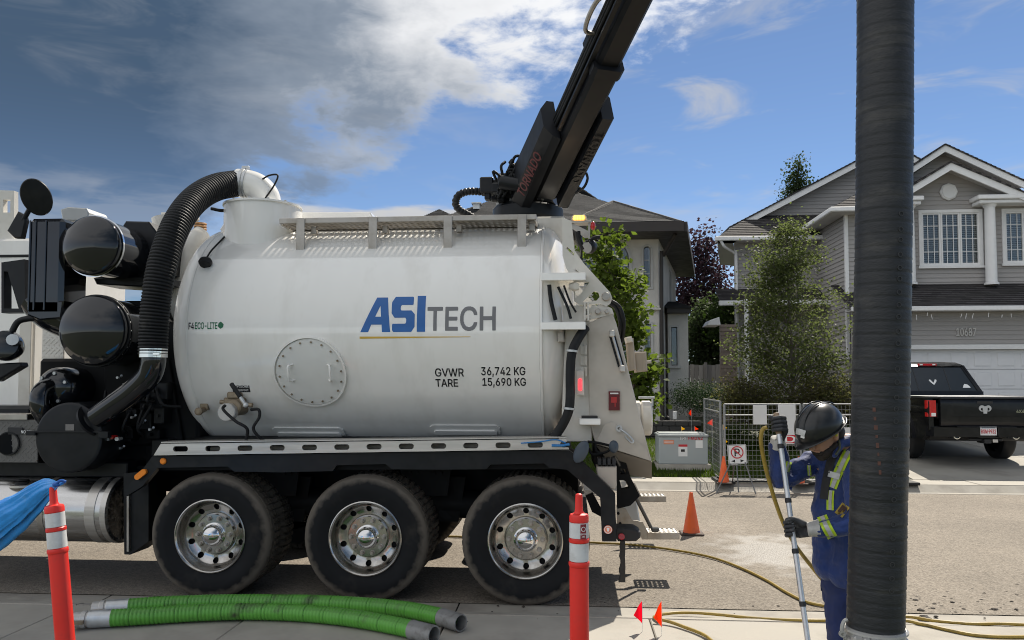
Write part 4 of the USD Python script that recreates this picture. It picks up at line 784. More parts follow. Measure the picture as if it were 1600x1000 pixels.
    q = at(920, 386, 7.0); add(T, 'work_light', [lathe([(0, -.03), (.05, -.03), (.062, -.01), (.066, .01), (.055, .06), (0, .075)], q, (.55, .8, .3), 24)], blackm); add(T, 'work_light_lens', cyl(q - unit([.55, .8, .3]) * .033, q - unit([.55, .8, .3]) * .029, .05, 24), M('grey_glass', (.25, .25, .25), .15)); add(T, 'work_light_arm', [tube([at(903, 362, 7.02), at(905, 375, 7.02), at(912, 390, 7.02)], .03, 8, 4), tube([at(920, 378, 7.0), at(928, 372, 7.0), at(938, 371, 7.0)], .018, 8, 4), tube([at(909, 392, 7.02), at(908, 402, 7.02), at(906, 410, 7.02)], .01, 8, 4)], rubber)
    # blue strap lying on the rail
    add(T, 'blue_strap', [sweep(spline([at(814, 692.5, 6.385), at(845, 690, 6.385), at(868, 687, 6.385), at(884, 692, 6.385)], 6), .006, 6), sweep(spline([at(862, 696, 6.385), at(878, 696, 6.385), at(890, 694, 6.385)], 4), .012, 6)], M('blue_cord', (.03, .20, .50), .6), 60)
    # fluid hoses hanging behind the tailgate hinge
    for k, (du, dv) in enumerate(((0, 0), (3, 6), (-3, 10))): add(T, 'tailgate_hydraulic_hose', tube([at(955 + du, 470 + dv * .4, 7.0), at(966 + du, 478 + dv * .5, 7.0), at(972 + du, 500 + dv, 7.0), at(966 + du, 540 + dv, 7.1)], .016, 8, 6), rubber, 60)
truck_rear()

def rear_blocks():
    add(TRUCK, 'latch_post', prism([(978, 530), (990, 528), (994, 578), (982, 580)], 7.6, .1), M('tan_wood', (.36, .31, .25), .7, var=.15, stretch=(8, 8, 1)), 15)
    add(TRUCK, 'latch_cap', prism([(977, 527), (987, 525), (989, 534), (979, 536)], 7.55, .18), white2, 15)
    add(TRUCK, 'latch_drum', prism([(991, 550), (1010, 549), (1012, 580), (994, 582)], 7.7, .25), M('tan_wood', (.42, .34, .24)), 15)
    add(TRUCK, 'latch_drum_end', [prism([(1009, 563), (1018, 562), (1018, 567), (1009, 569)], 7.75, .1)], beige, 15)
rear_blocks()
def truck_boom():
    T = TRUCK; TBL = at(825, 335, 7.75)
    zt = at(825, 312, 7.42)[2]; zb = at(825, 337, 7.42)[2]; c = np.array([TBL[0], 7.75, 0]); R = .352
    add(T, 'slewing_ring', lathe([(R - .01, zb - .02), (R, zb), (R + .006, zb + .03), (R + .006, zt - .035), (R - .004, zt - .02), (R - .02, zt - .015), (R - .02, zt), (0, zt)], c, (0, 0, 1), 64), blackm, 30)
    for k in range(30): a = 2 * PI * k / 30; q = c + [math.cos(a) * (R - .04), math.sin(a) * (R - .04), zt]; add(T, 'slewing_bolt', cyl(q, q + [0, 0, .03], .014, 6), galv if k % 3 else dark)
    # boom axes
    B0 = np.array([c[0] + .12, 7.55, zt + .10]); TIP = at(1382, -840, 3.25); d = unit(TIP - B0)
    side = unit(np.cross([0, 0, 1.], d)); up = np.cross(d, side)            # side: towards the right of travel (+x), up: away from the ground
    def beam(s0, s1, prof0, prof1=None, name='beam', mat=blackm, sm=20):
        prof1 = prof1 or prof0; P = [B0 + d * s0 + side * a + up * b for a, b in prof0] + [B0 + d * s1 + side * a + up * b for a, b in prof1]; return hull(P)
    def rect(w0, w1, h0, h1, ch=.03): return [(w0 + ch, h0), (w1 - ch, h0), (w1, h0 + ch), (w1, h1 - ch), (w1 - ch, h1), (w0 + ch, h1), (w0, h1 - ch), (w0, h0 + ch)]
    bm = M('boom_paint', (.005, .0055, .007), .42, spec=.3, var=.2, dirt=(.018, .017, .016), ds=3, dlo=.55, dhi=.85); Lb = float(np.linalg.norm(TIP - B0))
    add(T, 'boom_outer', beam(.15, 1.75, rect(-.115, .115, -.19, .19)), bm, 20)
    add(T, 'boom_outer_collar', beam(1.70, 1.80, rect(-.13, .13, -.205, .205)), bm, 20)
    add(T, 'boom_middle', beam(1.2, 3.4, rect(-.10, .10, -.16, .16)), bm, 20)
    add(T, 'boom_tip', beam(3.3, Lb + .1, rect(-.095, .095, -.13, .13)), bm, 20)
    # housing covers on both sides of the foot, chamfered
    L = [(-.29, -.10), (-.29, .16), (-.22, .26), (-.131, .28), (-.131, -.22), (-.21, -.20)]
    add(T, 'boom_cover', beam(-.02, .98, L, [(-.27, -.06), (-.27, .14), (-.20, .24), (-.132, .24), (-.132, -.19), (-.20, -.16)]), bm, 18)
    Rr = [(.131, -.24), (.131, .14), (.21, .12), (.26, .04), (.25, -.22), (.23, -.24)]
    add(T, 'boom_cover', beam(.10, 1.30, Rr, [(.132, -.22), (.132, .12), (.20, .10), (.245, .03), (.24, -.20), (.22, -.22)]), M('boom_cover_paint', (.014, .0145, .017), .4, spec=.3, var=.15), 18)  # right cover: boom paint lightened in colour for the light it catches
    # writing: red on the left cover, dark on the right one's underside
    def word(s, h, o, ex, ey, nrm_, m_, sx=1.):
        t = text_at(s, h, .002, True); v = t.vertices; t.vertices = o + np.outer(v[:, 0] * sx, ex) + np.outer(v[:, 1], ey) + np.outer(v[:, 2], nrm_)
        if t.volume < 0: t.invert()
        return add(T, 'lettering', t, m_, False)
    t = text_at('TORNADO', .11, .002, True); wl = t.bounds[1][0]
    o = B0 + d * 1.16 + side * .168 + up * (-.2405); e1 = -d
    # underside strip: reads downwards along the boom
    u0 = B0 + d * 1.14 + side * .142 + up * (-.2385); word('TORNADO', .075, u0, unit(-d - side * .01), unit(side), -up, M('dark_print', (.002, .002, .0025), .5), .98 / wl)
    ns = unit(-side * .93 - up * .38); n2 = unit(np.cross(d, ns)); 
    fu = unit((side * (-.29 + .21)) + up * (-.10 + .20)); nrm2 = unit(np.cross(fu, d)); nrm2 = nrm2 if nrm2 @ (CAM - B0) > 0 else -nrm2
    w0 = B0 + d * .14 + (side * -.25 + up * -.15) - fu * .045 + nrm2 * .012; ey = fu if np.cross(d, fu) @ nrm2 > 0 else -fu
    if ey is not fu: w0 = w0 + fu * .09
    word('TORNADO', .085, w0, d, ey, nrm2, M('dark_red_vinyl', (.09, .008, .010), .4), .78 / wl)
    # loops, hose guides and the light strap along the boom
    def loop(s, off, hgt, sd, m_, r=.018):
        P = [B0 + d * (s + a) + side * sd + up * 0 + e * h for a, h, e in ((0, 0, off), (.03, hgt, off), (.30, hgt, off), (.36, 0.0, off))]; add(T, 'hose_guide', tube(P, r, 10, 6), m_, 60)
    loop(1.95, unit(-side), .13, -.11, steeld); loop(3.05, unit(side), .15, .12, blackm)
    q = B0 + d * 2.95; add(T, 'boom_strap', beam(2.93, 2.99, rect(-.135, .135, -.175, .175)), M('grey_strap', (.16, .15, .15), .6))
    for off in (-.04, .0, .04): add(T, 'boom_hose', sweep(resample([B0 + d * .4 + side * (-.155 + 0) + up * off, B0 + d * (Lb - .2) + side * -.135 + up * off], .4)[0], .016, 8), rubber, 60)
    add(T, 'boom_rail', beam(1.0, 4.2, [(-.16, -.12), (-.12, -.12), (-.12, -.10), (-.16, -.10)]), blackm)
    # machinery behind the foot: cylinder, blocks, hoses
    r = np.random.default_rng(9)
    add(T, 'turret_foot', [hull([c + [x * .26, y * .26, zt] for x, y in ((-1, -1), (1, -1), (1, 1), (-1, 1))] + [B0 + side * a + up * b - d * .06 for a in (-.22, .22) for b in (-.16, .16)])], blackm)
    add(T, 'lift_cylinder', [cyl(at(782, 285, 7.35), at(818, 290, 7.3), .07, 20, b=.01), cyl(at(818, 290, 7.3), at(828, 291, 7.3), .035, 16)], blackm)
    for k in range(46):
        u = r.uniform(776, 832); v = r.uniform(max(244, 292 - (u - 776) * 1.0), 309); q = at(u, v, r.uniform(7.4, 7.8)); w = r.uniform(.025, .07, 3)
        add(T, 'turret_valve_block', bx(q[0] - w[0], q[0] + w[0], q[1] - w[1], q[1] + w[1], q[2] - w[2], q[2] + w[2], .01), blackm if k % 3 else dark)
    for k in range(26):
        a, b = at(r.uniform(776, 828), r.uniform(262, 300), 7.4), at(r.uniform(772, 845), r.uniform(250, 312), 7.4); add(T, 'turret_hose', tube([a, (a + b) / 2 + [r.uniform(-.1, .1), -.05, r.uniform(.0, .12)], b], .014, 8, 6), rubber, 60)
    q = at(762, 292, 7.5); add(T, 'swivel_block', [bx(q[0] - .075, q[0] + .06, 7.45, 7.6, q[2] - .07, q[2] + .09, .012), bx(q[0] - .05, q[0] + .18, 7.48, 7.56, q[2] + .02, q[2] + .07, .01), bx(q[0] - .03, q[0] + .03, 7.47, 7.57, q[2] - .13, q[2] - .06, .01)], blackm)
    P = [at(u, v, 7.5) for u, v in ((755, 300), (742, 299), (728, 300), (716, 306), (712, 318), (718, 328), (732, 336), (745, 345))]
    add(T, 'looped_hose', corrugated(P, .034, .035, .005, 14), rubber, 60)
    add(T, 'boom_hook_cable', tube([at(900, 301, 7.0), at(912, 293, 6.9), at(918, 280, 6.9), at(916, 270, 6.9)], .012, 8, 6), rubber, 60)
    return B0, d, TIP
BOOM = truck_boom()
# ------------------------------------------------------------------ the two houses
def shingles(name, c):
    if name in MATS: return MATS[name]
    c = np.array(c)
    MATS[name] = usdkit.material(stage, f'/World/Looks/{name}', {
        'uv': ('attribute', {'attribute': 'st'}), 'b': ('brick_texture', {'scale': 1., 'brick_width': .26, 'row_height': .145, 'mortar_size': .004, 'color1': tuple(c * .65), 'color2': tuple(c * 1.45), 'mortar': tuple(c * .35), 'offset': .37}),
        'g': ('geometry', {}), 'n': ('noise_texture', {'scale': 40., 'detail': 4.}), 'n2': ('noise_texture', {'scale': .6, 'detail': 4.}), 'r': ('map_range', {'from_min': .3, 'from_max': .7, 'to_min': .75, 'to_max': 1.25}), 'h': ('hsv', {}), 'bp': ('bump', {'strength': .6, 'distance': .01}),
        'p': ('principled_bsdf', {'roughness': .9})},
        [('uv.vector', 'b.vector'), ('g.position', 'n.vector'), ('g.position', 'n2.vector'), ('n2.fac', 'r.value'), ('b.color', 'h.color'), ('r.result', 'h.value'), ('h.color', 'p.base_color'), ('n.fac', 'bp.height'), ('bp.normal', 'p.normal')], surface='p.BSDF')
    return MATS[name]
def roof_face(parent, P, mat, course=.145, name='roof'):
    P = np.asarray(P, float); n = np.cross(P[1] - P[0], P[2] - P[0]); n = unit(n if n[2] > 0 else -n)
    e = unit(np.cross([0, 0, 1.], n)) if abs(n[2]) < .999 else np.array([1., 0, 0]); s = np.cross(n, e); o = P[np.argmin(P @ s)]
    Q = np.stack([(P - o) @ e, (P - o) @ s], 1); g = Polygon(Q).buffer(0); x0, y0, x1, y1 = g.bounds; V, Fc, UV, k = [], [], [], 0
    for i in range(int(np.ceil(y1 / course))):
        st = g.intersection(sbox(x0 - 1, i * course, x1 + 1, (i + 1) * course + .002))
        m = ext(st, 0, 1, lambda a, b, w: np.stack([a, b, w], 1))
        if m is None: continue
        v = m.vertices; f = 1 - (v[:, 1] - i * course) / course; h = v[:, 2] * .035 + (v[:, 2] > .5) * .016 * f - .02
        V.append(o + np.outer(v[:, 0], e) + np.outer(v[:, 1], s) + np.outer(h, n)); Fc.append(m.faces + k); k += len(v); UV.append(v[:, :2] + [0, 0])
    return add(parent, name, trimesh.Trimesh(np.vstack(V), np.vstack(Fc), process=False), mat, False, uv=np.vstack(UV))
def siding(parent, poly, pos, mat, axis='y', row=.125, holes=(), name='siding_board'):
    """Lap boards over a wall outline (a, z); axis y: wall faces -y at y = pos; axis x: wall faces -x at x = pos, a = y. One mesh per board."""
    for h in holes: poly = poly.difference(h)
    x0, z0, x1, z1 = poly.bounds; n = int(np.ceil((z1 - z0) / row))
    for i in range(n):
        za = z0 + i * row; st = poly.intersection(sbox(x0 - 1, za, x1 + 1, za + row - .001))
        if st.is_empty or st.area < .003: continue
        fr = lambda a, b, w: (np.stack([a, pos + .02 - w * (.022 + .018 * (1 - (b - za) / row)), b], 1) if axis == 'y' else np.stack([pos + .02 - w * (.022 + .018 * (1 - (b - za) / row)), a, b], 1))
        for g in getattr(st, 'geoms', [st]):
            if g.geom_type == 'Polygon' and g.area > .003: add(parent, name, ext(g, 0, 1, fr), mat, False)
    back = ext(poly, 0, 1, (lambda a, b, w: np.stack([a, pos + .03 + w * .1, b], 1)) if axis == 'y' else (lambda a, b, w: np.stack([pos + .03 + w * .1, a, b], 1)))
    add(parent, 'wall', back, mat, False)
pane_m = usdkit.material(stage, '/World/Looks/window_pane', {'t': ('transparent_bsdf', {'color': (.85, .9, .9)}), 'g': ('glossy_bsdf', {'roughness': .02}), 'f': ('fresnel', {'IOR': 1.9}), 'm': ('mix_closure', {})}, [('f.fac', 'm.fac'), ('t.BSDF', 'm.closure1'), ('g.BSDF', 'm.closure2')], surface='m.closure')
def pts_rect(u0, u1, v0, v1, Y): a, b = at(u0, v1, Y), at(u1, v0, Y); return a[0], b[0], a[2], b[2]
def window(H, x0, x1, z0, z1, y, trim_m, lights=((0, 1),), grid=(2, 3), blind=None, arch=0, fw=.09, room=None, name='window'):
    """A framed window in a wall facing -y; lights are fractions of the width that each hold a sash with its muntins."""
    w = sub(H, name); cx, rr = (x0 + x1) / 2, (x1 - x0) / 2
    def shape(d):
        r_ = sbox(x0 + d, z0 + d, x1 - d, z1 - (rr if arch else d)); return unary_union([r_, Point(cx, z1 - rr).buffer(rr - d, quad_segs=12)]) if arch else r_
    add(w, 'frame', ext(shape(0).difference(shape(fw)), y - .05, y + .06), trim_m, 20)
    if not arch: add(w, 'sill', bx(x0 - .04, x1 + .04, y - .09, y - .051, z0 - .02, z0 + .05), trim_m)
    inner = shape(fw)
    for a, b in lights:
        xa, xb = x0 + fw + (x1 - x0 - 2 * fw) * a, x0 + fw + (x1 - x0 - 2 * fw) * b
        g = inner.intersection(sbox(xa, z0, xb, z1)); s = g.difference(g.buffer(-.045, join_style=2))
        if len(lights) > 1: add(w, 'sash', ext(s, y - .025, y + .03), trim_m, 20)
        gi = g.buffer(-.02)
        add(w, 'pane', ext(gi, y + .012, y + .018), pane_m, False)
        nx, nz = grid; gx0, gz0, gx1, gz1 = g.bounds
        for i in range(1, nx): xx = gx0 + (gx1 - gx0) * i / nx; m = ext(gi.intersection(sbox(xx - .009, gz0, xx + .009, gz1)), y - .004, y + .010); m is not None and add(w, 'muntin', m, trim_m, False)
        for j in range(1, nz): zz = gz0 + (gz1 - gz0) * j / nz; m = ext(gi.intersection(sbox(gx0, zz - .009, gx1, zz + .009)), y - .0035, y + .0095); m is not None and add(w, 'muntin', m, trim_m, False)
        if blind is not None:
            zz = gz0 + .02
            while zz < gz1 - .03:
                t = inner.intersection(sbox(xa + .02, zz, xb - .02, zz + .028)); m = ext(t, 0, 1, lambda a_, b_, w_: np.stack([a_, y + .06 + (b_ - zz) * .8 + w_ * .003, b_], 1)); zz += .055
                if m is not None: add(w, 'blind_slat', m, blind, False)
    add(w, 'room', ext(shape(fw * .5), y + .16, y + .17), room or M('dark_room', (.03, .032, .035), .8), False)
    return w

trimw = M('white_house_trim', (.78, .775, .765), .5, var=.04); vinyl = M('taupe_vinyl_siding', (.375, .355, .34), .55, var=.05, vs=2, stretch=(.4, 1, 6))
def siding_house():
    Yg, Yu, Yb, Yw = 21.9, 23.0, 22.4, 25.0
    H = thing('siding_house', 'two-storey taupe house with lap siding, white trim and double garage marked 10687', 'house', (8.5, 21, .5))
    rm = shingles('brown_shingles', (.058, .052, .052)); soff = M('soffit', (.55, .54, .53), .6)
    blind = M('pale_blind', (.55, .56, .56), .5)
    X = lambda u, Y: at(u, 400, Y)[0]; Z = lambda v, Y: at(1450, v, Y)[2]
    # garage front
    xg0, xg1 = X(1330, Yg), X(1330, Yg) + 7.6; ze = Z(486, Yg); zd1 = Z(546, Yg); zd0 = .58
    dx0, dx1 = X(1372, Yg), X(1372, Yg) + 4.9
    siding(H, sbox(xg0, .4, xg1, ze), Yg, vinyl, holes=(sbox(dx0 - .14, 0, dx1 + .14, zd1 + .14),))
    d = sub(H, 'garage_door'); n = 4; hgt = (zd1 - zd0) / n; gd = M('white_garage_door', (.72, .72, .73), .5, var=.03)
    for i in range(n):
        add(d, 'panel', bx(dx0 + .01, dx1 - .01, Yg + .12, Yg + .16, zd0 + i * hgt + .004, zd0 + (i + 1) * hgt - .004, .006), gd)
        for j in range(8):
            pw = (dx1 - dx0) / 8; a = dx0 + j * pw + .09; add(d, 'raised_panel', bx(a, a + pw - .18, Yg + .106, Yg + .119, zd0 + i * hgt + .09, zd0 + (i + 1) * hgt - .09, .012), gd)
    add(H, 'door_trim', bx(dx0 - .13, dx1 + .13, Yg - .04, Yg + .1, zd1, zd1 + .135), trimw)
    for a, b in ((dx0 - .13, dx0), (dx1, dx1 + .13)): add(H, 'door_trim', bx(a, b, Yg - .04, Yg + .1, .5, zd1 - .002), trimw)
    t = text_at('10687', .21, .02, True); b = t.bounds; w = X(1524, Yg) - X(1493, Yg); p = at(1493, 525, Yg)
    v = t.vertices; t.vertices = np.stack([p[0] + (v[:, 0] - b[0][0]) * w / (b[1][0] - b[0][0]), Yg - .03 - v[:, 2], p[2] + v[:, 1]], 1); t.invert() if t.volume < 0 else None; add(H, 'house_number', t, M('pale_numerals', (.55, .53, .50), .4), False)
    # skirt roof over the garage with gutter
    zr = Z(445, Yu); xr1 = xg1 + .3
    roof_face(H, [(xg0 - .2, Yg - .42, ze + .08), (xr1, Yg - .42, ze + .08), (xr1, Yu, zr), (xg0 - .2, Yu, zr)], rm)
    add(H, 'gutter', bx(xg0 - .2, xr1, Yg - .53, Yg - .43, ze - .04, ze + .09, .02), trimw); add(H, 'soffit', bx(xg0 - .2, xr1, Yg - .42, Yg + .02, ze - .03, ze - .005), soff)
    r = np.random.default_rng(4)
    for u in (1432, 1449, 1455, 1503, 1510, 1521, 1545, 1566, 1580): q = at(u, 489 + r.uniform(-1, 3), Yg - .54); add(H, 'string_light', [cyl(q, q - [r.uniform(-.04, .04), 0, .06 + .08 * r.random()], .007, 6)], white_print)
    # upper front wall
    xu0, xu1 = X(1405, Yu), X(1405, Yu) + 5.2; zt = Z(318, Yu)
    w1 = pts_rect(1436, 1533.5, 327, 419, Yu); w2 = pts_rect(1566, 1664, 325, 415, Yu)
    peak = at(1485, 262, Yu); gpoly = Polygon([(xu0, zr - .05), (xu1, zr - .05), (xu1, zt), (X(1590, Yu), zt), (peak[0], peak[2]), (X(1412, Yu), Z(305, Yu)), (xu0, zt)])
    siding(H, gpoly, Yu, vinyl, holes=(sbox(*[w1[i] for i in (0, 2, 1, 3)]), sbox(*[w2[i] for i in (0, 2, 1, 3)])))
    window(H, *w1, Yu, trimw, lights=((0, .33), (.335, .665), (.67, 1)), grid=(3, 4), blind=blind); window(H, *w2, Yu, trimw, lights=((0, .33), (.335, .665), (.67, 1)), grid=(3, 4), blind=blind)
    c = at(1482.5, 299.5, Yu - .06); m = [lathe([(0, -.03), (.19, -.03), (.24, -.02), (.255, .0), (.255, .03), (0, .03)], c, (0, 1, 0), 8), ring(c - [0, .045, 0], (0, 1, 0), .17, .2, .02, 32)]
    add(H, 'gable_medallion', m, trimw, 20)
    def rake(pts, Y, w_, dep, name='rake_board'):
        for k in range(len(pts) - 1):
            g = Polygon([(a[0], a[2]) for a in (at(*pts[k], Y), at(*pts[k + 1], Y))] + [(a[0], a[2] - w_) for a in (at(*pts[k + 1], Y), at(*pts[k], Y))]); add(H, name, ext(g, Y, Y + .05), trimw, 15)
            g2 = Polygon([(a[0], a[2] - .03) for a in (at(*pts[k], Y), at(*pts[k + 1], Y))] + [(a[0], a[2] - .06) for a in (at(*pts[k + 1], Y), at(*pts[k], Y))]); add(H, 'soffit', ext(g2, Y + .051, Y + dep), soff, 15)
    def roof_pair(pts, Y, dep):
        a, b, c_ = [at(*q, Y) + [0, -.03, .02] for q in pts]; back = np.array([0, dep, 0])
        roof_face(H, [a, b, b + back, a + back], rm); roof_face(H, [b, c_, c_ + back, b + back], rm)
    sg = [(1405, 303), (1486, 254), (1602, 302)]; rake(sg, Yu - .55, .21, .55); roof_pair(sg, Yu - .55, 3.)
    # box returns with cornice, round columns
    for u0, u1 in ((1409, 1445), (1530, 1645)):
        a, b = X(u0, Yu - .5), X(u1, Yu - .5); add(H, 'cornice', [bx(a, b, Yu - .56, Yu - .025, Z(313, Yu - .5), Z(306, Yu - .5), .02), bx(a + .06, b - .06, Yu - .50, Yu - .025, Z(319, Yu - .5), Z(313.3, Yu - .5), .02)], trimw)
    for u in (1422.5, 1549.5, 1651):
        a = at(u, 445, Yu - .28); zt_ = Z(320, Yu - .3); add(H, 'column', lathe([(.0, 0), (.19, 0), (.19, .05), (.155, .08), (.15, .1), (.135, zt_ - a[2] - .12), (.15, zt_ - a[2] - .1), (.19, zt_ - a[2] - .04), (.19, zt_ - a[2]), (0, zt_ - a[2])], (a[0], a[1], a[2] - .0), (0, 0, 1), 20), trimw, 40)
    # large gable behind
    Yl = Yu + 1.2; bg = [(1365, 300), (1477, 226.5), (1606, 286)]; rake(bg, Yl - .5, .2, .5); roof_pair(bg, Yl - .5, 6.)
    g = Polygon([(q[0], q[2]) for q in (at(1372, 310, Yl), at(1477, 237, Yl), at(1600, 300, Yl), at(1660, 330, Yl), at(1372, 330, Yl))]); siding(H, g, Yl, vinyl)
    # projecting bay left of the garage: left side seen at an angle, front edge
    xb0 = X(1322, Yb); xb1 = X(1412, Yb); zb = Z(331, Yb)
    siding(H, sbox(Yb, .5, Yw + .2, zb), xb0, vinyl, axis='x'); siding(H, sbox(xb0, Z(490, Yb), xb1, zb), Yb, vinyl)
    add(H, 'corner_board', bx(xb0 - .035, xb0 + .06, Yb - .035, Yb + .06, 2.5, zb - .01, .004), trimw)
    e = .5; zz = Z(322, Yb - e); A = np.array([xb0 - e, Yb - e, zz]); Bq = np.array([xb1, Yb - e, zz]); Cq = np.array([xb0 - e, Yw, zz]); R0 = np.array([xb0 + 1.2, Yb + 1.2, zz + 1.0]); R1 = np.array([xb1, Yb + 1.2, zz + 1.0]); R2 = np.array([xb0 + 1.2, Yw + 1, zz + 1.0])
    roof_face(H, [A, Bq, R1, R0], rm); roof_face(H, [A, R0, R2, Cq], rm)
    add(H, 'gutter', bx(A[0] - .1, xb1, A[1] - .1, A[1], zz - .12, zz + .01, .02), trimw); add(H, 'gutter', bx(A[0] - .1, A[0], A[1] + .002, Yw, zz - .12, zz + .01, .02), trimw); add(H, 'soffit', [bx(A[0], xb1, A[1], Yb - .03, zz - .11, zz - .09, 0), bx(A[0], xb0 - .03, Yb - .02, Yw, zz - .11, zz - .09, 0)], soff)
    # left wing: eave wall, gable end with siding above a strip of roof, deep soffit, downspout
    xw0, xw1 = X(1148, Yw), X(1322, Yw) + .5; zw = Z(367, Yw)
    siding(H, sbox(xw0, .4, xw1, zw), Yw, vinyl); dv = (at(1151, 400, Yw + 6)[:2] - np.array([xw0, Yw])) / 6; add(H, 'wall', ext(Polygon([(xw0 + .02, Yw + .04), tuple(np.array([xw0, Yw]) + dv * 6), (xw0 + 3, Yw + 6), (xw0 + 3, Yw + .04)]), .4, zw, lambda a, b, w: np.stack([a, b, w], 1)), vinyl, False)
    Ye = Yw - .55; ze2 = Z(366, Ye); xe0 = X(1122, Ye); rz = Z(338, Yw + .9)
    roof_face(H, [(xe0, Ye, ze2), (xw1, Ye, ze2), (xw1, Yw + .9, rz + .1), (xe0 + 1.35, Yw + .9, rz + .1)], rm)
    add(H, 'gutter', bx(xe0 - .1, xw1, Ye - .1, Ye, ze2 - .12, ze2 + .01, .02), trimw); add(H, 'soffit', bx(xe0, xw1, Ye, Yw - .03, ze2 - .1, ze2 - .085, 0), soff)
    de = (at(1125.5, 400, Ye + 5)[:2] - np.array([xe0, Ye])) / 5; e_ = np.array([xe0, Ye]); add(H, 'fascia', hull([(*(e_ + de * k + [o, 0]), z) for k in (0, 5) for o in (-.02, .0) for z in (ze2 - .12, ze2 + .01)]), trimw); add(H, 'soffit', ext(Polygon([tuple(e_ + [.005, .02]), tuple(e_ + de * 5), tuple(np.array([xw0, Yw]) + dv * 5), (xw0 - .04, Yw), (xw0, Ye + .02)]), ze2 - .1, ze2 - .085, lambda a, b, w: np.stack([a, b, w], 1)), soff, False)
    add(H, 'downspout', [sweep(spline([(xw0 - .55, Ye - .02, ze2 - .1), (xw0 - .4, Ye + .06, ze2 - .3), (xw0 - .05, Yw - .08, ze2 - .42), (xw0 + .03, Yw - .09, ze2 - .7), (xw0 + .03, Yw - .09, 2.0)], 6), .045, 8)], trimw, 50)
    Yk = Yw + 1.0; lg = [(1140, 356), (1392, 224), (1500, 285)]; rake(lg, Yk - .4, .2, .45); roof_pair(lg, Yk - .4, 1.6)
    g = Polygon([(q[0], q[2]) for q in (at(1165, 352, Yk), at(1392, 233, Yk), at(1470, 275, Yk), at(1470, 352, Yk))]); siding(H, g, Yk, vinyl)
    # ground-floor porch stub at the far left: low roof, brown wall, white post
    Yp = 23.6; a = X(1124, Yp); siding(H, sbox(X(1124, Yp), .4, X(1150, Yp), Z(505, Yp)), Yp, M('brown_siding', (.20, .155, .125), .6)); add(H, 'porch_soffit', prism([(1105, 508), (1110, 500), (1124, 495), (1126, 508)], Yp - .3, .9), trimw)
    zq = Z(468, Yw - 1.2); roof_face(H, [(X(1124, Yw - 1.2), Yw - 1.2, zq), (xb0, Yw - 1.2, zq), (xb0, Yw, zq + .5), (X(1128, Yw - 1.2), Yw, zq + .5)], rm); add(H, 'gutter', bx(X(1122, Yw - 1.2), xb0, Yw - 1.31, Yw - 1.2, zq - .14, zq + .01, .02), trimw)
    q = X(1155, Yp); add(H, 'porch_post', bx(q - .055, q + .055, Yp - .9, Yp - .79, .4, Z(470, Yp), .01), trimw)
    add(H, 'interior', [bx(xu0 + .3, xu1 - .1, Yu + .3, Yu + 6, 3.2, zt - .4, 0), bx(xg0 + .2, xg1 - .2, Yg + .4, Yg + 6, .4, ze - .4, 0), bx(xw0 + 1.2, xw1, Yw + .3, Yw + 3, .3, zw - .2, 0)], M('dark_room', (.03, .032, .035), .8), False)
siding_house()

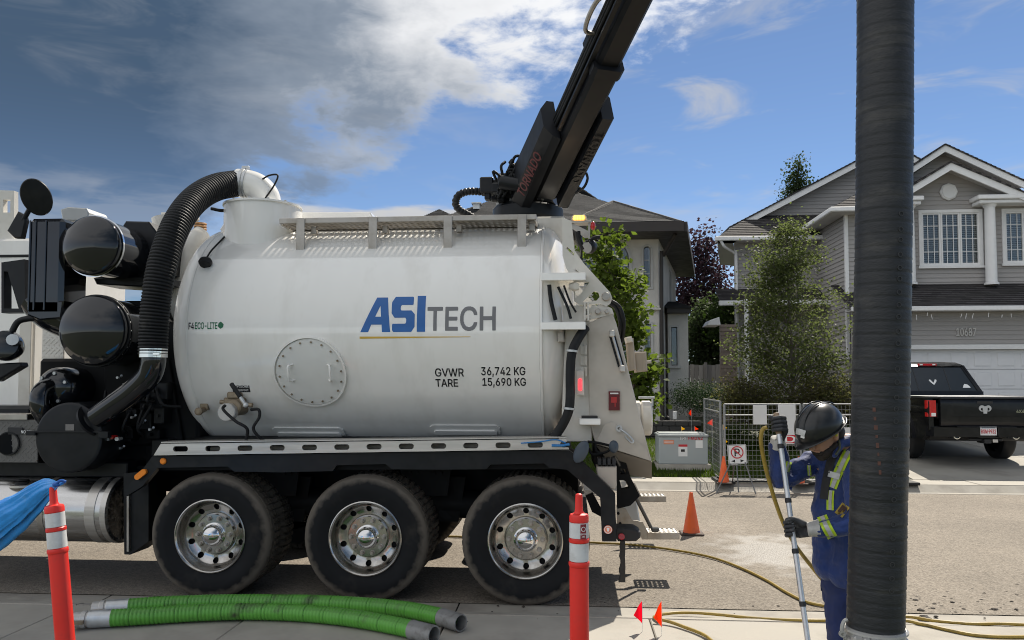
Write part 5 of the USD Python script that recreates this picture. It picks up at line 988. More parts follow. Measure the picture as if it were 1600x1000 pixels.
def stucco_house():
    Y = 19.2; H = thing('stucco_house', 'pale grey stucco house with arched windows and a dark hip roof behind the truck', 'house', (1.5, 21, .5))
    def rough(N, L, out): return out
    st = M('grey_stucco', (.60, .575, .54), .9, var=.08, vs=3, bump=.7, bs=45, bd=.012, dirt=(.42, .40, .375), ds=.8, dlo=.5, dhi=.85); rm = shingles('charcoal_shingles', (.044, .045, .048)); fas = M('dark_brown_fascia', (.028, .022, .019), .5); tr = M('stucco_window_trim', (.50, .49, .48), .6)
    X = lambda u, Y_=Y: at(u, 400, Y_)[0]; Z = lambda v, Y_=Y: at(950, v, Y_)[2]
    zE = Z(362, 18.6); x0, x1 = X(640), X(1029); Yr = 25.5; xr = at(1055.5, 400, Yr)[0]
    arch = pts_rect(905, 987, 366, 449, Y); narrow = pts_rect(1003, 1019.5, 382, 452, Y); lowr = pts_rect(1004, 1020, 503, 560, Y); lowl = pts_rect(915, 985, 500, 575, Y)
    g = sbox(x0, .3, x1, zE)
    def ar(r): cx, rr = (r[0] + r[1]) / 2, (r[1] - r[0]) / 2; return unary_union([sbox(r[0], r[2], r[1], r[3] - rr), Point(cx, r[3] - rr).buffer(rr, quad_segs=12)])
    for q in (ar(arch), ar(narrow), sbox(lowr[0], lowr[2], lowr[1], lowr[3]), sbox(lowl[0], lowl[2], lowl[1], lowl[3])): g = g.difference(q)
    add(H, 'wall', ext(g, Y, Y + .25), st, 15)
    # side wall goes back from the corner at a slant, with a small window
    def slant(pl, d0, d1):
        e = np.array([xr - x1, Yr - Y]); L = np.linalg.norm(e); e /= L; n_ = np.array([e[1], -e[0]])
        return ext(pl, d0, d1, lambda a, b, w: np.stack([x1 + e[0] * a + n_[0] * w, Y + e[1] * a + n_[1] * w, b], 1)), L
    L = math.hypot(xr - x1, Yr - Y); sw = sbox(3.4, 4.1, 4.2, 5.2)
    add(H, 'wall', slant(sbox(.01, .3, L, zE).difference(sw), -.25, .0)[0], st, 15); add(H, 'side_window', slant(sw.difference(sw.buffer(-.07)), -.08, .02)[0], tr, 15); add(H, 'side_pane', slant(sw.buffer(-.065), -.07, -.06)[0], M('dark_pane', (.02, .022, .025), .08), 15)
    W = window(H, *arch, Y + .02, tr, grid=(1, 1), arch=1, fw=.07, room=M('curtain', (.33, .33, .33), .8, var=.12, stretch=(8, 1, .3)))
    cx, rr = (arch[0] + arch[1]) / 2, (arch[1] - arch[0]) / 2; zs = arch[3] - rr
    for f in (.62,): add(W, 'muntin', ext(Point(cx, zs).buffer(rr * f + .014, quad_segs=12).difference(Point(cx, zs).buffer(rr * f - .014, quad_segs=12)).intersection(sbox(cx - 9, zs, cx + 9, zs + 9)), Y - .02, Y + .02), tr, False)
    for a in (.0, .6, 1.05, 1.57, 2.09, 2.54, PI): q = np.array([math.cos(a), math.sin(a)]); add(W, 'muntin', ext(LineString([(cx + q[0] * rr * (.0 if a in (0., PI) else .62), zs + q[1] * rr * .62), (cx + q[0] * rr * .95, zs + q[1] * rr * .95)]).buffer(.014), Y - .018, Y + .018), tr, False)
    for f in (-.36, .36): add(W, 'muntin', bx(cx + f * rr - .02, cx + f * rr + .02, Y - .018, Y + .018, arch[2] + .07, zs, 0), tr)
    for f in (.35, .7): add(W, 'muntin', bx(arch[0] + .07, arch[1] - .07, Y - .016, Y + .016, arch[2] + (zs - arch[2]) * f - .012, arch[2] + (zs - arch[2]) * f + .012, 0), tr)
    dk = M('dark_green_room', (.03, .042, .038), .6)
    window(H, *narrow, Y + .02, tr, grid=(1, 3), arch=1, fw=.045, room=dk); window(H, *lowr, Y + .02, tr, grid=(1, 2), fw=.05, room=dk); window(H, *lowl, Y + .02, tr, grid=(2, 3), fw=.06, room=dk)
    add(H, 'belt_course', [bx(x0, x1 + .03, Y - .06, Y - .001, Z(482), Z(478)), bx(x0, x1 + .05, Y - .1, Y - .001, Z(485), Z(482.2))], st)
    # roof
    ev = .75; e0, e1, b1 = np.array([X(640, 18.5), 18.5, zE]), np.array([at(1061, 400, 18.5)[0], 18.5, zE]), np.array([at(1079, 412, 26.2)[0], 26.2, zE]); b0 = np.array([e0[0], 27., zE])
    ap1 = at(897, 301, 22.6); ap0 = np.array([at(800, 301, 22.6)[0], 22.6, ap1[2]]); up_ = np.array([0, 0, .12])
    roof_face(H, [e0 + up_, e1 + up_, ap1, ap0], rm); roof_face(H, [e1 + up_, b1 + up_, ap1], rm); roof_face(H, [e0 + up_, ap0, b0 + up_], rm); roof_face(H, [ap0, ap1, b1 + up_, b0 + up_], rm)
    pk = at(958, 316.5, 20.9); l = np.array([at(885, 400, 18.3)[0], 18.3, zE + .12]); r_ = np.array([e1[0] + .02, 18.3, zE + .125]); bk = np.array([pk[0] - .2, 23.2, pk[2]])
    roof_face(H, [l, r_, pk], rm); roof_face(H, [r_, r_ + [.5, 4.5, .0], bk, pk], rm); roof_face(H, [l, pk, bk, l + [0, 4, 0]], rm)
    ridge = lambda a, b: add(H, 'ridge_cap', sweep(np.array([a, b]) + [0, 0, .02], .055, 6), rm, False) if False else add(H, 'ridge_cap', sweep(np.array([a, b]) + [0, 0, .015], .05, 6), M('ridge_shingle', (.05, .047, .045), .9), False)
    ridge(pk, r_); ridge(pk, l); ridge(ap0, ap1); ridge(ap1, pk + [-.2, .9, .05])
    q = at(686, 328, 21.); a_, b_ = at(655, 342, 19.5), at(716, 342, 19.5); roof_face(H, [a_, b_, q], rm); roof_face(H, [b_, b_ + [0, 3, 0], q], rm)
    def fascia(a, b): d_ = unit(b - a); n_ = np.array([d_[1], -d_[0], 0]); add(H, 'fascia', hull([p + n_ * s + [0, 0, z] for p in (a, b) for s in (0, .09) for z in (-.10, .13)]), fas)
    fascia(np.array([e0[0], 18.2, zE]), np.array([r_[0] + .05, 18.2, zE])); fascia(np.array([r_[0] + .05, 18.2, zE]), b1 + [.05, 0, 0])
    add(H, 'soffit', ext(Polygon([(e0[0], 18.2), (r_[0] + .05, 18.2), (b1[0] + .05, b1[1]), (e0[0], 26)]), zE - .09, zE - .07, lambda a, b, w: np.stack([a, b, w], 1)), fas, False)
    add(H, 'downspout', [sweep(spline([(r_[0] - .1, 18.5, zE - .1), (r_[0] - .2, 18.7, zE - .28), (x1 + .12, Y - .05, zE - .5), (x1 + .06, Y - .06, zE - .8), (x1 + .06, Y - .06, .5)], 6), .05, 8)], fas, 50)
    q = at(745, 321, 20.5); add(H, 'roof_vent', [bx(q[0] - .09, q[0] + .09, 20.4, 20.6, q[2] - .12, q[2] + .02), bx(q[0] - .13, q[0] + .13, 20.36, 20.64, q[2] + .02, q[2] + .06)], galv)
    # low bump-out at the right corner with its own little roof and window
    Yb = 21.0; xa, xb = at(1039, 0, Yb)[0], at(1070, 0, Yb)[0]; zt = Z(491, Yb); wn = pts_rect(1046, 1061, 508, 574, Yb)
    add(H, 'wall', ext(sbox(xa, .3, xb, zt).difference(sbox(wn[0], wn[2], wn[1], wn[3])), Yb, Yb + 2.5), st, 15); window(H, *wn, Yb + .02, tr, grid=(1, 1), fw=.05, room=dk)
    add(H, 'fascia', bx(at(1038, 0, Yb - .3)[0], at(1075, 0, Yb - .3)[0], Yb - .3, Yb + 2.6, zt, zt + .13), fas); a_, b_ = at(1037, 0, Yb - .35)[0], at(1075, 0, Yb - .35)[0]
    roof_face(H, [(a_, Yb - .35, zt + .14), (b_, Yb - .35, zt + .14), (a_ + .45, Yb + 1.1, zt + .42), (a_ - .1, Yb + 1.1, zt + .42)], rm); roof_face(H, [(b_, Yb - .35, zt + .14), (b_ + .3, Yb + 2.6, zt + .14), (a_ + .45, Yb + 1.1, zt + .42)], rm)
    add(H, 'interior', bx(x0 + .3, x1 - .35, Y + .4, Yr, .3, zE - .2, 0), M('dark_room', (.03, .032, .035), .8), False)
    # dark block planter along the foot of the wall, one block at a time
    m_ = M('dark_planter_block', (.05, .047, .045), .85, var=.25, vs=9, bump=.5, bs=40)
    pl = thing('planter_wall', 'low dark block retaining wall along the foot of the stucco house', 'wall', at(1055, 655, 18.2)); p0, p1 = at(985, 660, 18.2)[0], at(1093, 660, 18.2)[0]; zb = hz(18.2) - .1; w = .3; n = int((p1 - p0) / w)
    for r in range(4):
        for k in range(n): a = p0 + k * w + (w / 2 if r % 2 else 0); add(pl, 'block', bx(a + .004, a + w - .004, 18.2 + .015 * r + .004 * ((k * 7 + r) % 3), 18.45, zb + r * .125 + .003, zb + (r + 1) * .125 - .003, .012), m_, False)
    q = zb + .5; add(pl, 'soil', bx(p0, p1 + .2, 18.45, 19.15, zb, q - .06, 0), G['soil'])
    sp = thing('ground_spout', 'black drain pipes and white splash piece at the foot of the stucco wall', 'drain pipe', at(1045, 640, 18.7)); zq = q - .05
    add(sp, 'pipe', [tube([(at(1030, 0, 18.8)[0], 18.8, zq), (at(1037, 0, 18.7)[0], 18.7, zq + .12), (at(1044, 0, 18.6)[0], 18.6, zq + .02), (at(1060, 0, 18.5)[0], 18.5, zq + .02)], .03, 8, 6)], rubber); add(sp, 'splash_piece', bx(at(1046, 0, 18.7)[0], at(1052, 0, 18.7)[0], 18.7, 18.8, zq + .05, zq + .26, .02), white_print)
stucco_house()
def yard_fence():
    Y = 26.; f = thing('wooden_fence', 'weathered grey board fence closing the gap between the two houses', 'fence', at(1090, 600, Y)); m_ = M('weathered_boards', (.36, .345, .33), .85, var=.2, vs=6, stretch=(6, 6, .5), rnd=.2)
    x0, x1 = at(1066, 0, Y)[0], at(1140, 0, Y)[0]; z0, z1 = .6, at(1090, 570, Y)[2]; x = x0; k = 0
    while x < x1: add(f, 'board', bx(x + .003, x + .137, Y + (.0 if k % 2 else .012), Y + .03, z0, z1 + .03 * ((k * 5) % 3 - 1) * .4, .004), m_, False); x += .14; k += 1
    add(f, 'rail', bx(x0, x1, Y + .04, Y + .09, z1 - .3, z1 - .21), m_)
    for u in (1068, 1096, 1128): a = at(u, 0, Y)[0]; add(f, 'post', bx(a - .05, a + .05, Y - .05, Y - .002, z0, z1 + .08, .008), m_)
yard_fence()
# ------------------------------------------------------------------ pickup in the driveway
def pickup():
    c = at(1540, 700, 15.3); c[2] = DRIVE_Z(16.3) + .006; pit = math.atan2(DRIVE_Z(19.2) - DRIVE_Z(15.6), 3.6)
    T = thing('pickup_truck', 'black crew cab pickup parked nose-in on the driveway, seen from behind', 'pickup', c)
    bk = M('black_car_paint', (.005, .005, .006), .16, var=.1, coat=.25, spec=.35, dirt=(.02, .019, .018), ds=1.5, dlo=.5, dhi=.9); gl = M('tinted_glass', (.006, .008, .010), .04, var=.0, rvar=0, spec=.8); pl = M('black_plastic', (.015, .015, .016), .5)
    def A(parent, name, m, mat, sm=25):
        m = cat_(m) if isinstance(m, list) else m.copy(); m.apply_scale((1.03, .97, 1.05)); m.apply_translation(c); return add(parent, name, m, mat, sm)
    ex = lambda poly, x0, x1: ext(poly, x0, x1, lambda a, b, w: np.stack([w, a, b], 1))       # poly in (y, z)
    arch = lambda y: unary_union([Point(y, .42).buffer(.47, quad_segs=16), sbox(y - .47, .0, y + .47, .42)])
    prof = Polygon([(.02, .62), (.02, 1.12), (.06, 1.19), (1.9, 1.20), (5.5, 1.14), (5.78, 1.02), (5.82, .60), (5.5, .42), (.35, .42)]).difference(arch(1.22)).difference(arch(4.85))
    for s in (-1, 1):
        b = sub(T, 'body_side')
        A(b, 'panel', ex(prof, s * .985, s * .90), bk)
        A(b, 'shoulder', hull([(s * x, y, z) for y in (.03, 5.4) for x, z in ((.985, 1.0), (1.0, .95), (1.0, .80), (.985, .74), (.90, .8), (.90, 1.0))]).slice_plane([0, .02, 0], [0, 1, 0]) if False else cat_([hull([(s * x, y, z) for y in ys for x, z in ((.985, 1.04), (1.0, 1.0), (1.002, .94), (.985, .9))]) for ys in ((.03, 1.9), (1.9, 5.4))]), bk)
        for y in (1.22, 4.85):
            rg = Point(y, .42).buffer(.52, quad_segs=16).difference(Point(y, .42).buffer(.462, quad_segs=16)).intersection(sbox(y - 1, .42, y + 1, 2)); A(b, 'wheel_arch', ex(rg, s * 1.02, s * .9), bk)
        A(b, 'bed_rail', hull([(s * x, y, z) for y in (.03, 1.95) for x, z in ((.985, 1.19), (.80, 1.19), (.82, 1.225), (.97, 1.225))]), pl)
        tl = sub(T, 'tail_light')
        A(tl, 'lens', hull([(s * x, y, z) for x, y in ((.865, -.012), (.955, .0), (1.0, .06), (1.0, .15), (.865, .04)) for z in (.855, 1.155)]), redl); A(tl, 'reverse_lens', hull([(s * x, y, z) for x, y in ((.872, -.017), (.95, -.006), (.872, .0)) for z in (.865, .925)]), white_print)
        A(T, 'mirror', [hull([(s * x, y, z) for x in (1.0, 1.2) for y in (3.55, 3.72) for z in (1.25, 1.48)]), cyl((s * .9, 3.65, 1.3), (s * 1.05, 3.65, 1.33), .04, 10)], pl)
        A(T, 'exhaust_tip', [ring((s * .52, -.05, .52), (0, 1, 0), .052, .066, .3, 28), cyl((s * .52, .1, .52), (s * .52, .2, .52), .06, 20)], chrome)
    tg = sub(T, 'tailgate'); A(tg, 'panel', [hull([(x * .785, y, z) for x in (-1, 1) for y, z in ((.0, .68), (-.012, .74), (-.012, 1.10), (.0, 1.16), (.02, 1.20), (.09, 1.20), (.09, .66))])], bk)
    A(tg, 'top_spoiler', hull([(x * .78, y, z) for x in (-1, 1) for y, z in ((-.03, 1.185), (-.02, 1.215), (.1, 1.215), (.1, 1.19))]), pl); A(tg, 'crease', [bx(-.6, .6, -.020, -.0125, .865, .875, .002)], bk); A(tg, 'handle_recess', bx(-.14, .14, -.019, -.0125, 1.09, 1.14, .006), pl)
    emb = unary_union([Polygon([(-.03, -.075), (.03, -.075), (.045, .03), (.03, .06), (-.03, .06), (-.045, .03)])] + [Point(s * .055, .02).buffer(.055).difference(Point(s * .052, .005).buffer(.026)) for s in (-1, 1)])
    A(tg, 'emblem', ext(emb, -.026, -.0125, lambda a, b, w: np.stack([a, w, b + .99], 1)), M('silver_badge', (.5, .5, .5), .35, .6))
    def txt(parent, name, s, h, x, y, z, m_, cx=True, sx=1.):
        t = text_at(s, h, .003, True); b = t.bounds; v = t.vertices; t.vertices = np.stack([x + (v[:, 0] - (b[0][0] + b[1][0]) / 2) * sx, y - v[:, 2], z + v[:, 1]], 1); t.invert() if t.volume < 0 else None; A(parent, name, t, m_, False)
    txt(tg, 'lettering', '4X4', .055, .62, -.0125, .93, chrome)
    bp = sub(T, 'rear_bumper'); A(bp, 'bar', [hull([(x, y, z) for x, y in ((-1.0, .12), (-.93, -.05), (-.5, -.14), (-.16, -.155), (-.16, .1)) for z in (.50, .67)]), hull([(-x, y, z) for x, y in ((-1.0, .12), (-.93, -.05), (-.5, -.14), (-.16, -.155), (-.16, .1)) for z in (.50, .67)]), hull([(x, y, z) for x in (-.17, .17) for y in (-.10, .1) for z in (.48, .67)])], bk)
    A(bp, 'step_pad', bx(-.5, .5, -.13, .0, .672, .682, .003), pl); A(bp, 'hitch', [bx(-.06, .06, -.1, .2, .38, .46, .01), bx(-.30, .30, -.02, .06, .42, .47, .01)], pl); A(bp, 'hitch_plate', bx(.08, .17, -.11, -.1, .40, .46, .004), steel)
    lp = sub(T, 'licence_plate'); A(lp, 'plate', bx(-.15, .15, -.122, -.114, .53, .685, .003), M('plate_white', (.72, .70, .70), .4, var=.03)); txt(lp, 'lettering', 'BGM·9932', .07, .0, -.122, .565, M('plate_red', (.45, .02, .03), .5), sx=.255 / text_at('BGM·9932', .07).extents[0]); A(lp, 'strip', bx(-.12, .12, -.1235, -.122, .655, .67, 0), M('plate_green', (.2, .25, .3), .5))
    # cab with tinted glass
    lo = lambda z, w, y0, y1: [(s * w, y, z) for s in (-1, 1) for y in (y0, y1)]
    A(T, 'cab', [hull(lo(1.17, .94, 1.98, 5.0) + lo(1.30, .95, 2.0, 4.6))], bk)
    A(T, 'roof', [hull(lo(1.86, .70, 2.42, 3.75) + lo(1.90, .62, 2.5, 3.6) + lo(1.82, .74, 2.36, 3.95) + lo(1.915, .4, 2.6, 3.4))], bk)
    A(T, 'greenhouse', [hull(lo(1.295, .925, 2.07, 4.5) + lo(1.83, .715, 2.43, 3.85))], gl)
    for s in (-1, 1):
        for (y0, y1, t0, t1) in ((2.02, 2.16, 2.36, 2.46), (3.05, 3.17, 3.0, 3.12), (4.45, 4.6, 3.82, 3.95)): A(T, 'pillar', hull([(s * .945, y0, 1.29), (s * .945, y1, 1.29), (s * .735, t0, 1.84), (s * .735, t1, 1.84), (s * .90, y0, 1.29), (s * .70, t0, 1.84), (s * .88, y1, 1.29), (s * .68, t1, 1.84)]), bk)
    fy = lambda z: 2.055 + (z - 1.295) / .535 * .36
    rw = sub(T, 'rear_window'); A(rw, 'frame', [hull([(x, fy(z) + d_, z) for x, z in q for d_ in (-.035, .02)]) for q in ([(-.92, 1.295), (-.86, 1.295), (-.72, 1.83), (-.67, 1.83)], [(.92, 1.295), (.86, 1.295), (.72, 1.83), (.67, 1.83)], [(-.92, 1.275), (.92, 1.275), (-.92, 1.31), (.92, 1.31)])], bk)
    A(rw, 'pane', hull([(x, fy(z) - .012, z) for x, z in ((-.86, 1.31), (.86, 1.31), (.68, 1.80), (-.68, 1.80))] + [(x, fy(z), z) for x, z in ((-.86, 1.31), (.86, 1.31), (.68, 1.80), (-.68, 1.80))]), gl); A(rw, 'slider_frame', [hull([(x + e, fy(z) - .018, z) for e in (0, .018) for z in (1.31, 1.79)] + [(x + e, fy(z) - .01, z) for e in (0, .018) for z in (1.31, 1.79)]) for x in (-.33, .31)], pl)
    A(T, 'brake_lamp', [hull([(x, fy(1.85) + y, z) for x in (-.19, .19) for y, z in ((-.045, 1.835), (-.035, 1.875), (.02, 1.875), (.02, 1.835))])], redl)
    for x in (-.13, .13): A(T, 'brake_lamp_clear', hull([(x + e, fy(1.85) - .05, z) for e in (-.03, .03) for z in (1.842, 1.868)] + [(x + e, fy(1.85) - .03, z) for e in (-.03, .03) for z in (1.842, 1.868)]), white_print)
    def decal(poly, x, z): A(rw, 'sticker', ext(poly, 0, 1, lambda a, b, w: np.stack([x + a, fy(z + b) - .014 - .001 * w, z + b], 1)), white_print, False)
    hm = Polygon([(-.08, 0), (.08, 0), (.07, .03), (.03, .07), (-.02, .08), (-.05, .05)]); decal(hm, .66, 1.37); decal(Point(0, 0).buffer(.04), -.72, 1.40); decal(Polygon([(-.08, .06), (-.05, .075), (.0, .0), (.05, .075), (.08, .06), (.06, .02), (.0, -.04), (-.06, .02)]), .02, 1.47)
    A(T, 'bed_floor', bx(-.9, .9, .1, 1.95, .62, .68), pl); A(T, 'bed_cover', bx(-.79, .79, .1, 1.95, 1.205, 1.222, .004), M('silver_bed_cover', (.35, .35, .36), .3, .4)); A(T, 'hood', hull(lo(1.15, .9, 4.6, 5.5) + lo(1.24, .7, 4.5, 5.3) + lo(1.0, .9, 4.6, 5.75)), bk); A(T, 'underbody', bx(-.88, .88, .3, 5.5, .40, .62, .03), pl)
    # wheels
    w0 = None
    for s, y in ((-1, 1.22), (1, 1.22), (-1, 4.85), (1, 4.85)):
        loc = np.array([s * .975 * 1.03, y * .97, .415])
        if w0 is None:
            w0 = sub(T, 'wheel', loc, 0); O, X_ = (0, 0, 0), (1, 0, 0)
            add(w0, 'tyre', lathe([(.26, .01), (.285, .0), (.36, -.012), (.395, .01), (.413, .035), (.415, .06), (.415, .21), (.395, .25), (.285, .26), (.26, .25), (.26, .01)], O, X_, 64), rubber, 35, local=True)
            add(w0, 'rim', [lathe([(.262, -.005), (.272, .0), (.262, .012), (.248, .03), (.24, .2), (.26, .2), (.262, -.005)], O, X_, 48), cyl((.02, 0, 0), (.06, 0, 0), .07, 24, b=.01)] + [hull([np.array([x, math.cos(a) * r - math.sin(a) * t, math.sin(a) * r + math.cos(a) * t]) for r, h in ((.05, .045), (.255, .03)) for t in (-h, h) for x in (.015, .05)]) for a in np.arange(5) * 2 * PI / 5 + .3], alu, 25, local=True)
            add(w0, 'brake', cyl((.09, 0, 0), (.2, 0, 0), .235, 28), dark, local=True)
        else: sub(T, 'wheel', loc, 0 if s < 0 else 180, ref=w0)
pickup()

# ------------------------------------------------------------------ trees and shrubs
def foliage(name, label, cat, base, crown, n, leaf, mat, bark, trunk=(), r0=.05, clump=.16, seed=0, limbs=14, group=None, up=.3, leafn='crown', flat_=.7):
    """crown(rng, k) -> k points on limb tips; leaves gather in clumps around twig points so that gaps stay open."""
    T = thing(name, label, cat, base, group=group); r = np.random.default_rng(seed); tips = crown(r, limbs)
    br = []
    tr = np.asarray(trunk, float)
    if len(tr):
        S = spline(tr, 6); rad = np.linspace(r0, r0 * .25, len(S)); add(T, 'trunk', sweep(S, rad, 9), bark, 60)
        tw = []
        for p in tips:
            d2 = np.linalg.norm(S[:, :2] - p[:2], axis=1) + .6 * np.abs(S[:, 2] - (p[2] - .55 * np.linalg.norm(S[:, :2] - p[:2], axis=1))); k = int(np.argmin(d2)); q = S[k]; mid = (q + p) / 2 + r.normal(0, .04, 3) + [0, 0, .08]
            C = spline([q, mid, p], 5); br.append(sweep(C, np.linspace(max(.006, rad[k] * .42), .004, len(C)), 5)); tw.append(C)
            for _ in range(3):
                a = C[r.integers(3, len(C))]; b = a + unit(r.normal(0, 1, 3) + [0, 0, .5]) * r.uniform(.15, .45) * clump / .16; D = np.linspace(a, b, 4); br.append(sweep(D, np.linspace(.006, .003, 4), 4)); tw.append(D)
        add(T, 'limbs', cat_(br), bark, 60, kind='stuff')
        src = np.vstack([c[len(c) // 3:] for c in tw])
    else: src = tips
    c = src[r.integers(0, len(src), n)] + r.normal(0, clump, (n, 3)) * [1, 1, .8]
    c = c[c[:, 2] > base[2] + .02]; n = len(c); s = leaf * r.uniform(.6, 1.25, n)
    d = r.normal(0, 1, (n, 3)); d[:, 2] = d[:, 2] * .6 - .35; d /= np.linalg.norm(d, axis=1, keepdims=True); u = r.normal(0, 1, (n, 3)); u[:, 2] *= .5; u -= d * (u * d).sum(1, keepdims=True); u /= np.linalg.norm(u, axis=1, keepdims=True); nn = np.cross(d, u)
    L_, W_ = s[:, None], s[:, None] * .42 * flat_ / .7
    V = np.stack([c, c + d * L_ * .5 + u * W_ + nn * L_ * .1, c + d * L_, c + d * L_ * .5 - u * W_ + nn * L_ * .1], 1).reshape(-1, 3)
    i = np.arange(n)[:, None] * 4; Fc = np.vstack([i + [0, 1, 2], i + [0, 2, 3]])
    add(T, leafn, trimesh.Trimesh(V, Fc, process=False), mat, False, kind='stuff' if False else None)
    return T
def ell(c, rx, ry, rz, lo=.35):
    c = np.asarray(c, float)
    def f(r, k):
        d = r.normal(0, 1, (k, 3)); d /= np.linalg.norm(d, axis=1, keepdims=True); return c + d * [rx, ry, rz] * r.uniform(lo, 1, (k, 1)) ** .6
    return f
def profile_crown(x, y, zs, rs, lean=0.):
    def f(r, k):
        w = np.asarray(rs) + .03; z = []; 
        while len(z) < k:
            q = r.uniform(zs[0], zs[-1])
            if r.random() < (np.interp(q, zs, w) / max(w)) ** 1.0: z.append(q)
        z = np.array(z); a = r.uniform(0, 2 * PI, k); R_ = np.interp(z, zs, rs) * r.uniform(.25, 1, k) ** .5
        return np.stack([x + lean * (z - zs[0]) + np.cos(a) * R_, y + np.sin(a) * R_ * .8, z], 1)
    return f
birchb = M('birch_bark', (.13, .115, .098), .8, var=.4, vs=14); brownb = M('brown_bark', (.06, .047, .038), .9, var=.3, vs=12)
def greenery():
    Z = lambda v, Y: at(1235, v, Y)[2]
    # birch in front of the siding house
    Y = 18.2; b = at(1236, 640, Y); b[2] = hz(Y); x = b[0]; k = Y / 1200
    lf = leafmat('birch_leaves', (.19, .235, .085), .6, var=.5, rough=.5)
    foliage('birch_tree', 'young birch with small mid-green leaves in front of the taupe siding house', 'tree', b,
            profile_crown(x, Y, [Z(642, Y), Z(610, Y), Z(560, Y), Z(500, Y), Z(450, Y), Z(400, Y), Z(365, Y), Z(338, Y)], [104 * k, 112 * k, 112 * k, 104 * k, 84 * k, 60 * k, 32 * k, 8 * k]), 18500, .068, lf, birchb,
            [b, b + [.05, 0, 1.5], b + [0, .05, 3.2], [x - .05, Y, Z(345, Y)]], .055, .13, 21, 150)
    # leafy young tree behind the tailgate
    Y = 15.6; b = at(992, 690, Y); b[2] = hz(Y); k = Y / 1200; P = lambda u, v: at(u, v, Y)
    lf2 = leafmat('bright_leaves', (.17, .24, .045), .55)
    ctr = [(955, 382), (950, 400), (940, 425), (930, 410), (915, 395), (925, 440), (905, 400), (960, 430), (970, 450), (975, 480), (960, 470), (985, 500), (975, 520), (990, 545), (1000, 560), (1005, 585), (1020, 560), (985, 470), (945, 460), (965, 500), (1000, 610), (990, 630), (1015, 600), (1005, 640), (1020, 535), (1008, 468), (1012, 500), (935, 380), (1000, 440), (1010, 575), (1018, 620), (1000, 530)]
    def cr(r, n_): i = r.integers(0, len(ctr), n_); q = np.array([P(*c) for c in ctr])[i]; return q + r.normal(0, 1, (n_, 3)) * [9 * k, .45, 9 * k]
    foliage('young_tree', 'young broadleaf tree with bright yellow-green leaves just behind the tailgate', 'tree', b, cr, 3600, .115, lf2, brownb, [b, P(990, 600), P(978, 520), P(962, 440), P(954, 375)], .035, .11, 4, 80, flat_=1.0)
    # purple-leaved tree and dark greenery in the gap between the houses
    Y = 34.; b = at(1098, 600, Y); b[2] = 1.0; k = Y / 1200
    foliage('purple_tree', 'dark purple-leaved tree in the gap between the two houses', 'tree', b, profile_crown(b[0], Y, [Z(530, Y), Z(480, Y), Z(440, Y), Z(400, Y), Z(362, Y)], [60 * k, 56 * k, 52 * k, 32 * k, 6 * k]), 8500, .16, leafmat('purple_leaves', (.085, .048, .062), .4), brownb, [b, b + [0, 0, 4], at(1105, 372, Y)], .12, .34, 8, 90)
    Y = 29.; b = at(1108, 600, Y); b[2] = .9; k = Y / 1200
    foliage('garden_tree', 'round dark green tree below the purple one, behind the board fence', 'tree', b, ell(at(1112, 535, Y), 46 * k, 1.2, 62 * k, .2), 11000, .13, leafmat('dark_green_leaves', (.085, .12, .05), .45), brownb, [b, at(1112, 500, Y)], .08, .3, 9, 100)
    Y = 27.6; b = at(1130, 600, Y); b[2] = .9
    foliage('yellow_green_tree', 'lighter green tree leaning out beside the left corner of the siding house', 'tree', b, ell(at(1140, 500, Y), 26 * Y / 1200, .8, 36 * Y / 1200, .2), 4200, .12, leafmat('mid_green_leaves', (.07, .12, .028), .4), brownb, [b, at(1140, 480, Y)], .06, .25, 10, 60)
    # tree top beyond the roof
    Y = 38.; b = at(1238, 420, Y); b[2] = 1.2; k = Y / 1200
    foliage('aspen_tree', 'slender aspen whose top shows above the left roof slope of the siding house', 'tree', b, profile_crown(b[0] + .1, Y, [Z(400, Y), Z(340, Y), Z(300, Y), Z(270, Y), Z(248, Y)], [40 * k, 28 * k, 20 * k, 16 * k, 5 * k], .02), 7500, .13, leafmat('aspen_leaves', (.08, .12, .05), .4), birchb, [b, at(1242, 330, Y), at(1250, 252, Y)], .12, .22, 12, 70)
    # low shrubs along the beds
    Y = 19.6; b = at(1105, 640, Y); b[2] = hz(Y); k = Y / 1200
    foliage('juniper', 'low dark spreading juniper between the planter wall and the birch', 'shrub', b, ell(at(1098, 622, Y), 48 * k, .8, 22 * k, .3), 9000, .05, leafmat('juniper_needles', (.05, .095, .035), .25), brownb, (), .02, .13, 13, 160, leafn='foliage', flat_=.4)
    Y = 17.4; b = at(1170, 660, Y); b[2] = hz(Y); k = Y / 1200
    foliage('flowering_shrub', 'tall loose shrub with yellowish leaves behind the mesh fence, left of the birch trunk', 'shrub', b, ell(at(1172, 628, Y), 62 * k, .5, 26 * k, .1), 4200, .06, leafmat('yellow_shrub_leaves', (.16, .16, .06), .5), brownb, [b, at(1166, 600, Y)], .02, .19, 14, 70)
    b = at(1290, 660, Y); b[2] = hz(Y)
    foliage('flowering_shrub', 'tall loose shrub with yellowish leaves behind the mesh fence, right of the birch trunk', 'shrub', b, ell(at(1285, 628, Y), 70 * k, .5, 26 * k, .1), 5200, .06, leafmat('yellow_shrub_leaves', (.16, .16, .06), .5), brownb, [b, at(1285, 600, Y)], .02, .19, 15, 80)
    Y = 16.6
    for i, (u, lab) in enumerate(((1140, 'bushy dark perennial plant behind the left end of the mesh fence'), (1222, 'bushy dark perennial plant behind the worker'), (1300, 'bushy dark perennial plant behind the black suction hose'))):
        b = at(u, 680, Y + .2 * i); b[2] = hz(Y); foliage('perennial', lab, 'plant', b, ell(b + [0, 0, .22], .5, .35, .28, .2), 2600, .055, leafmat('dark_perennial_leaves', (.08, .12, .03), .4), brownb, (), .02, .1, 30 + i, 60, leafn='foliage')
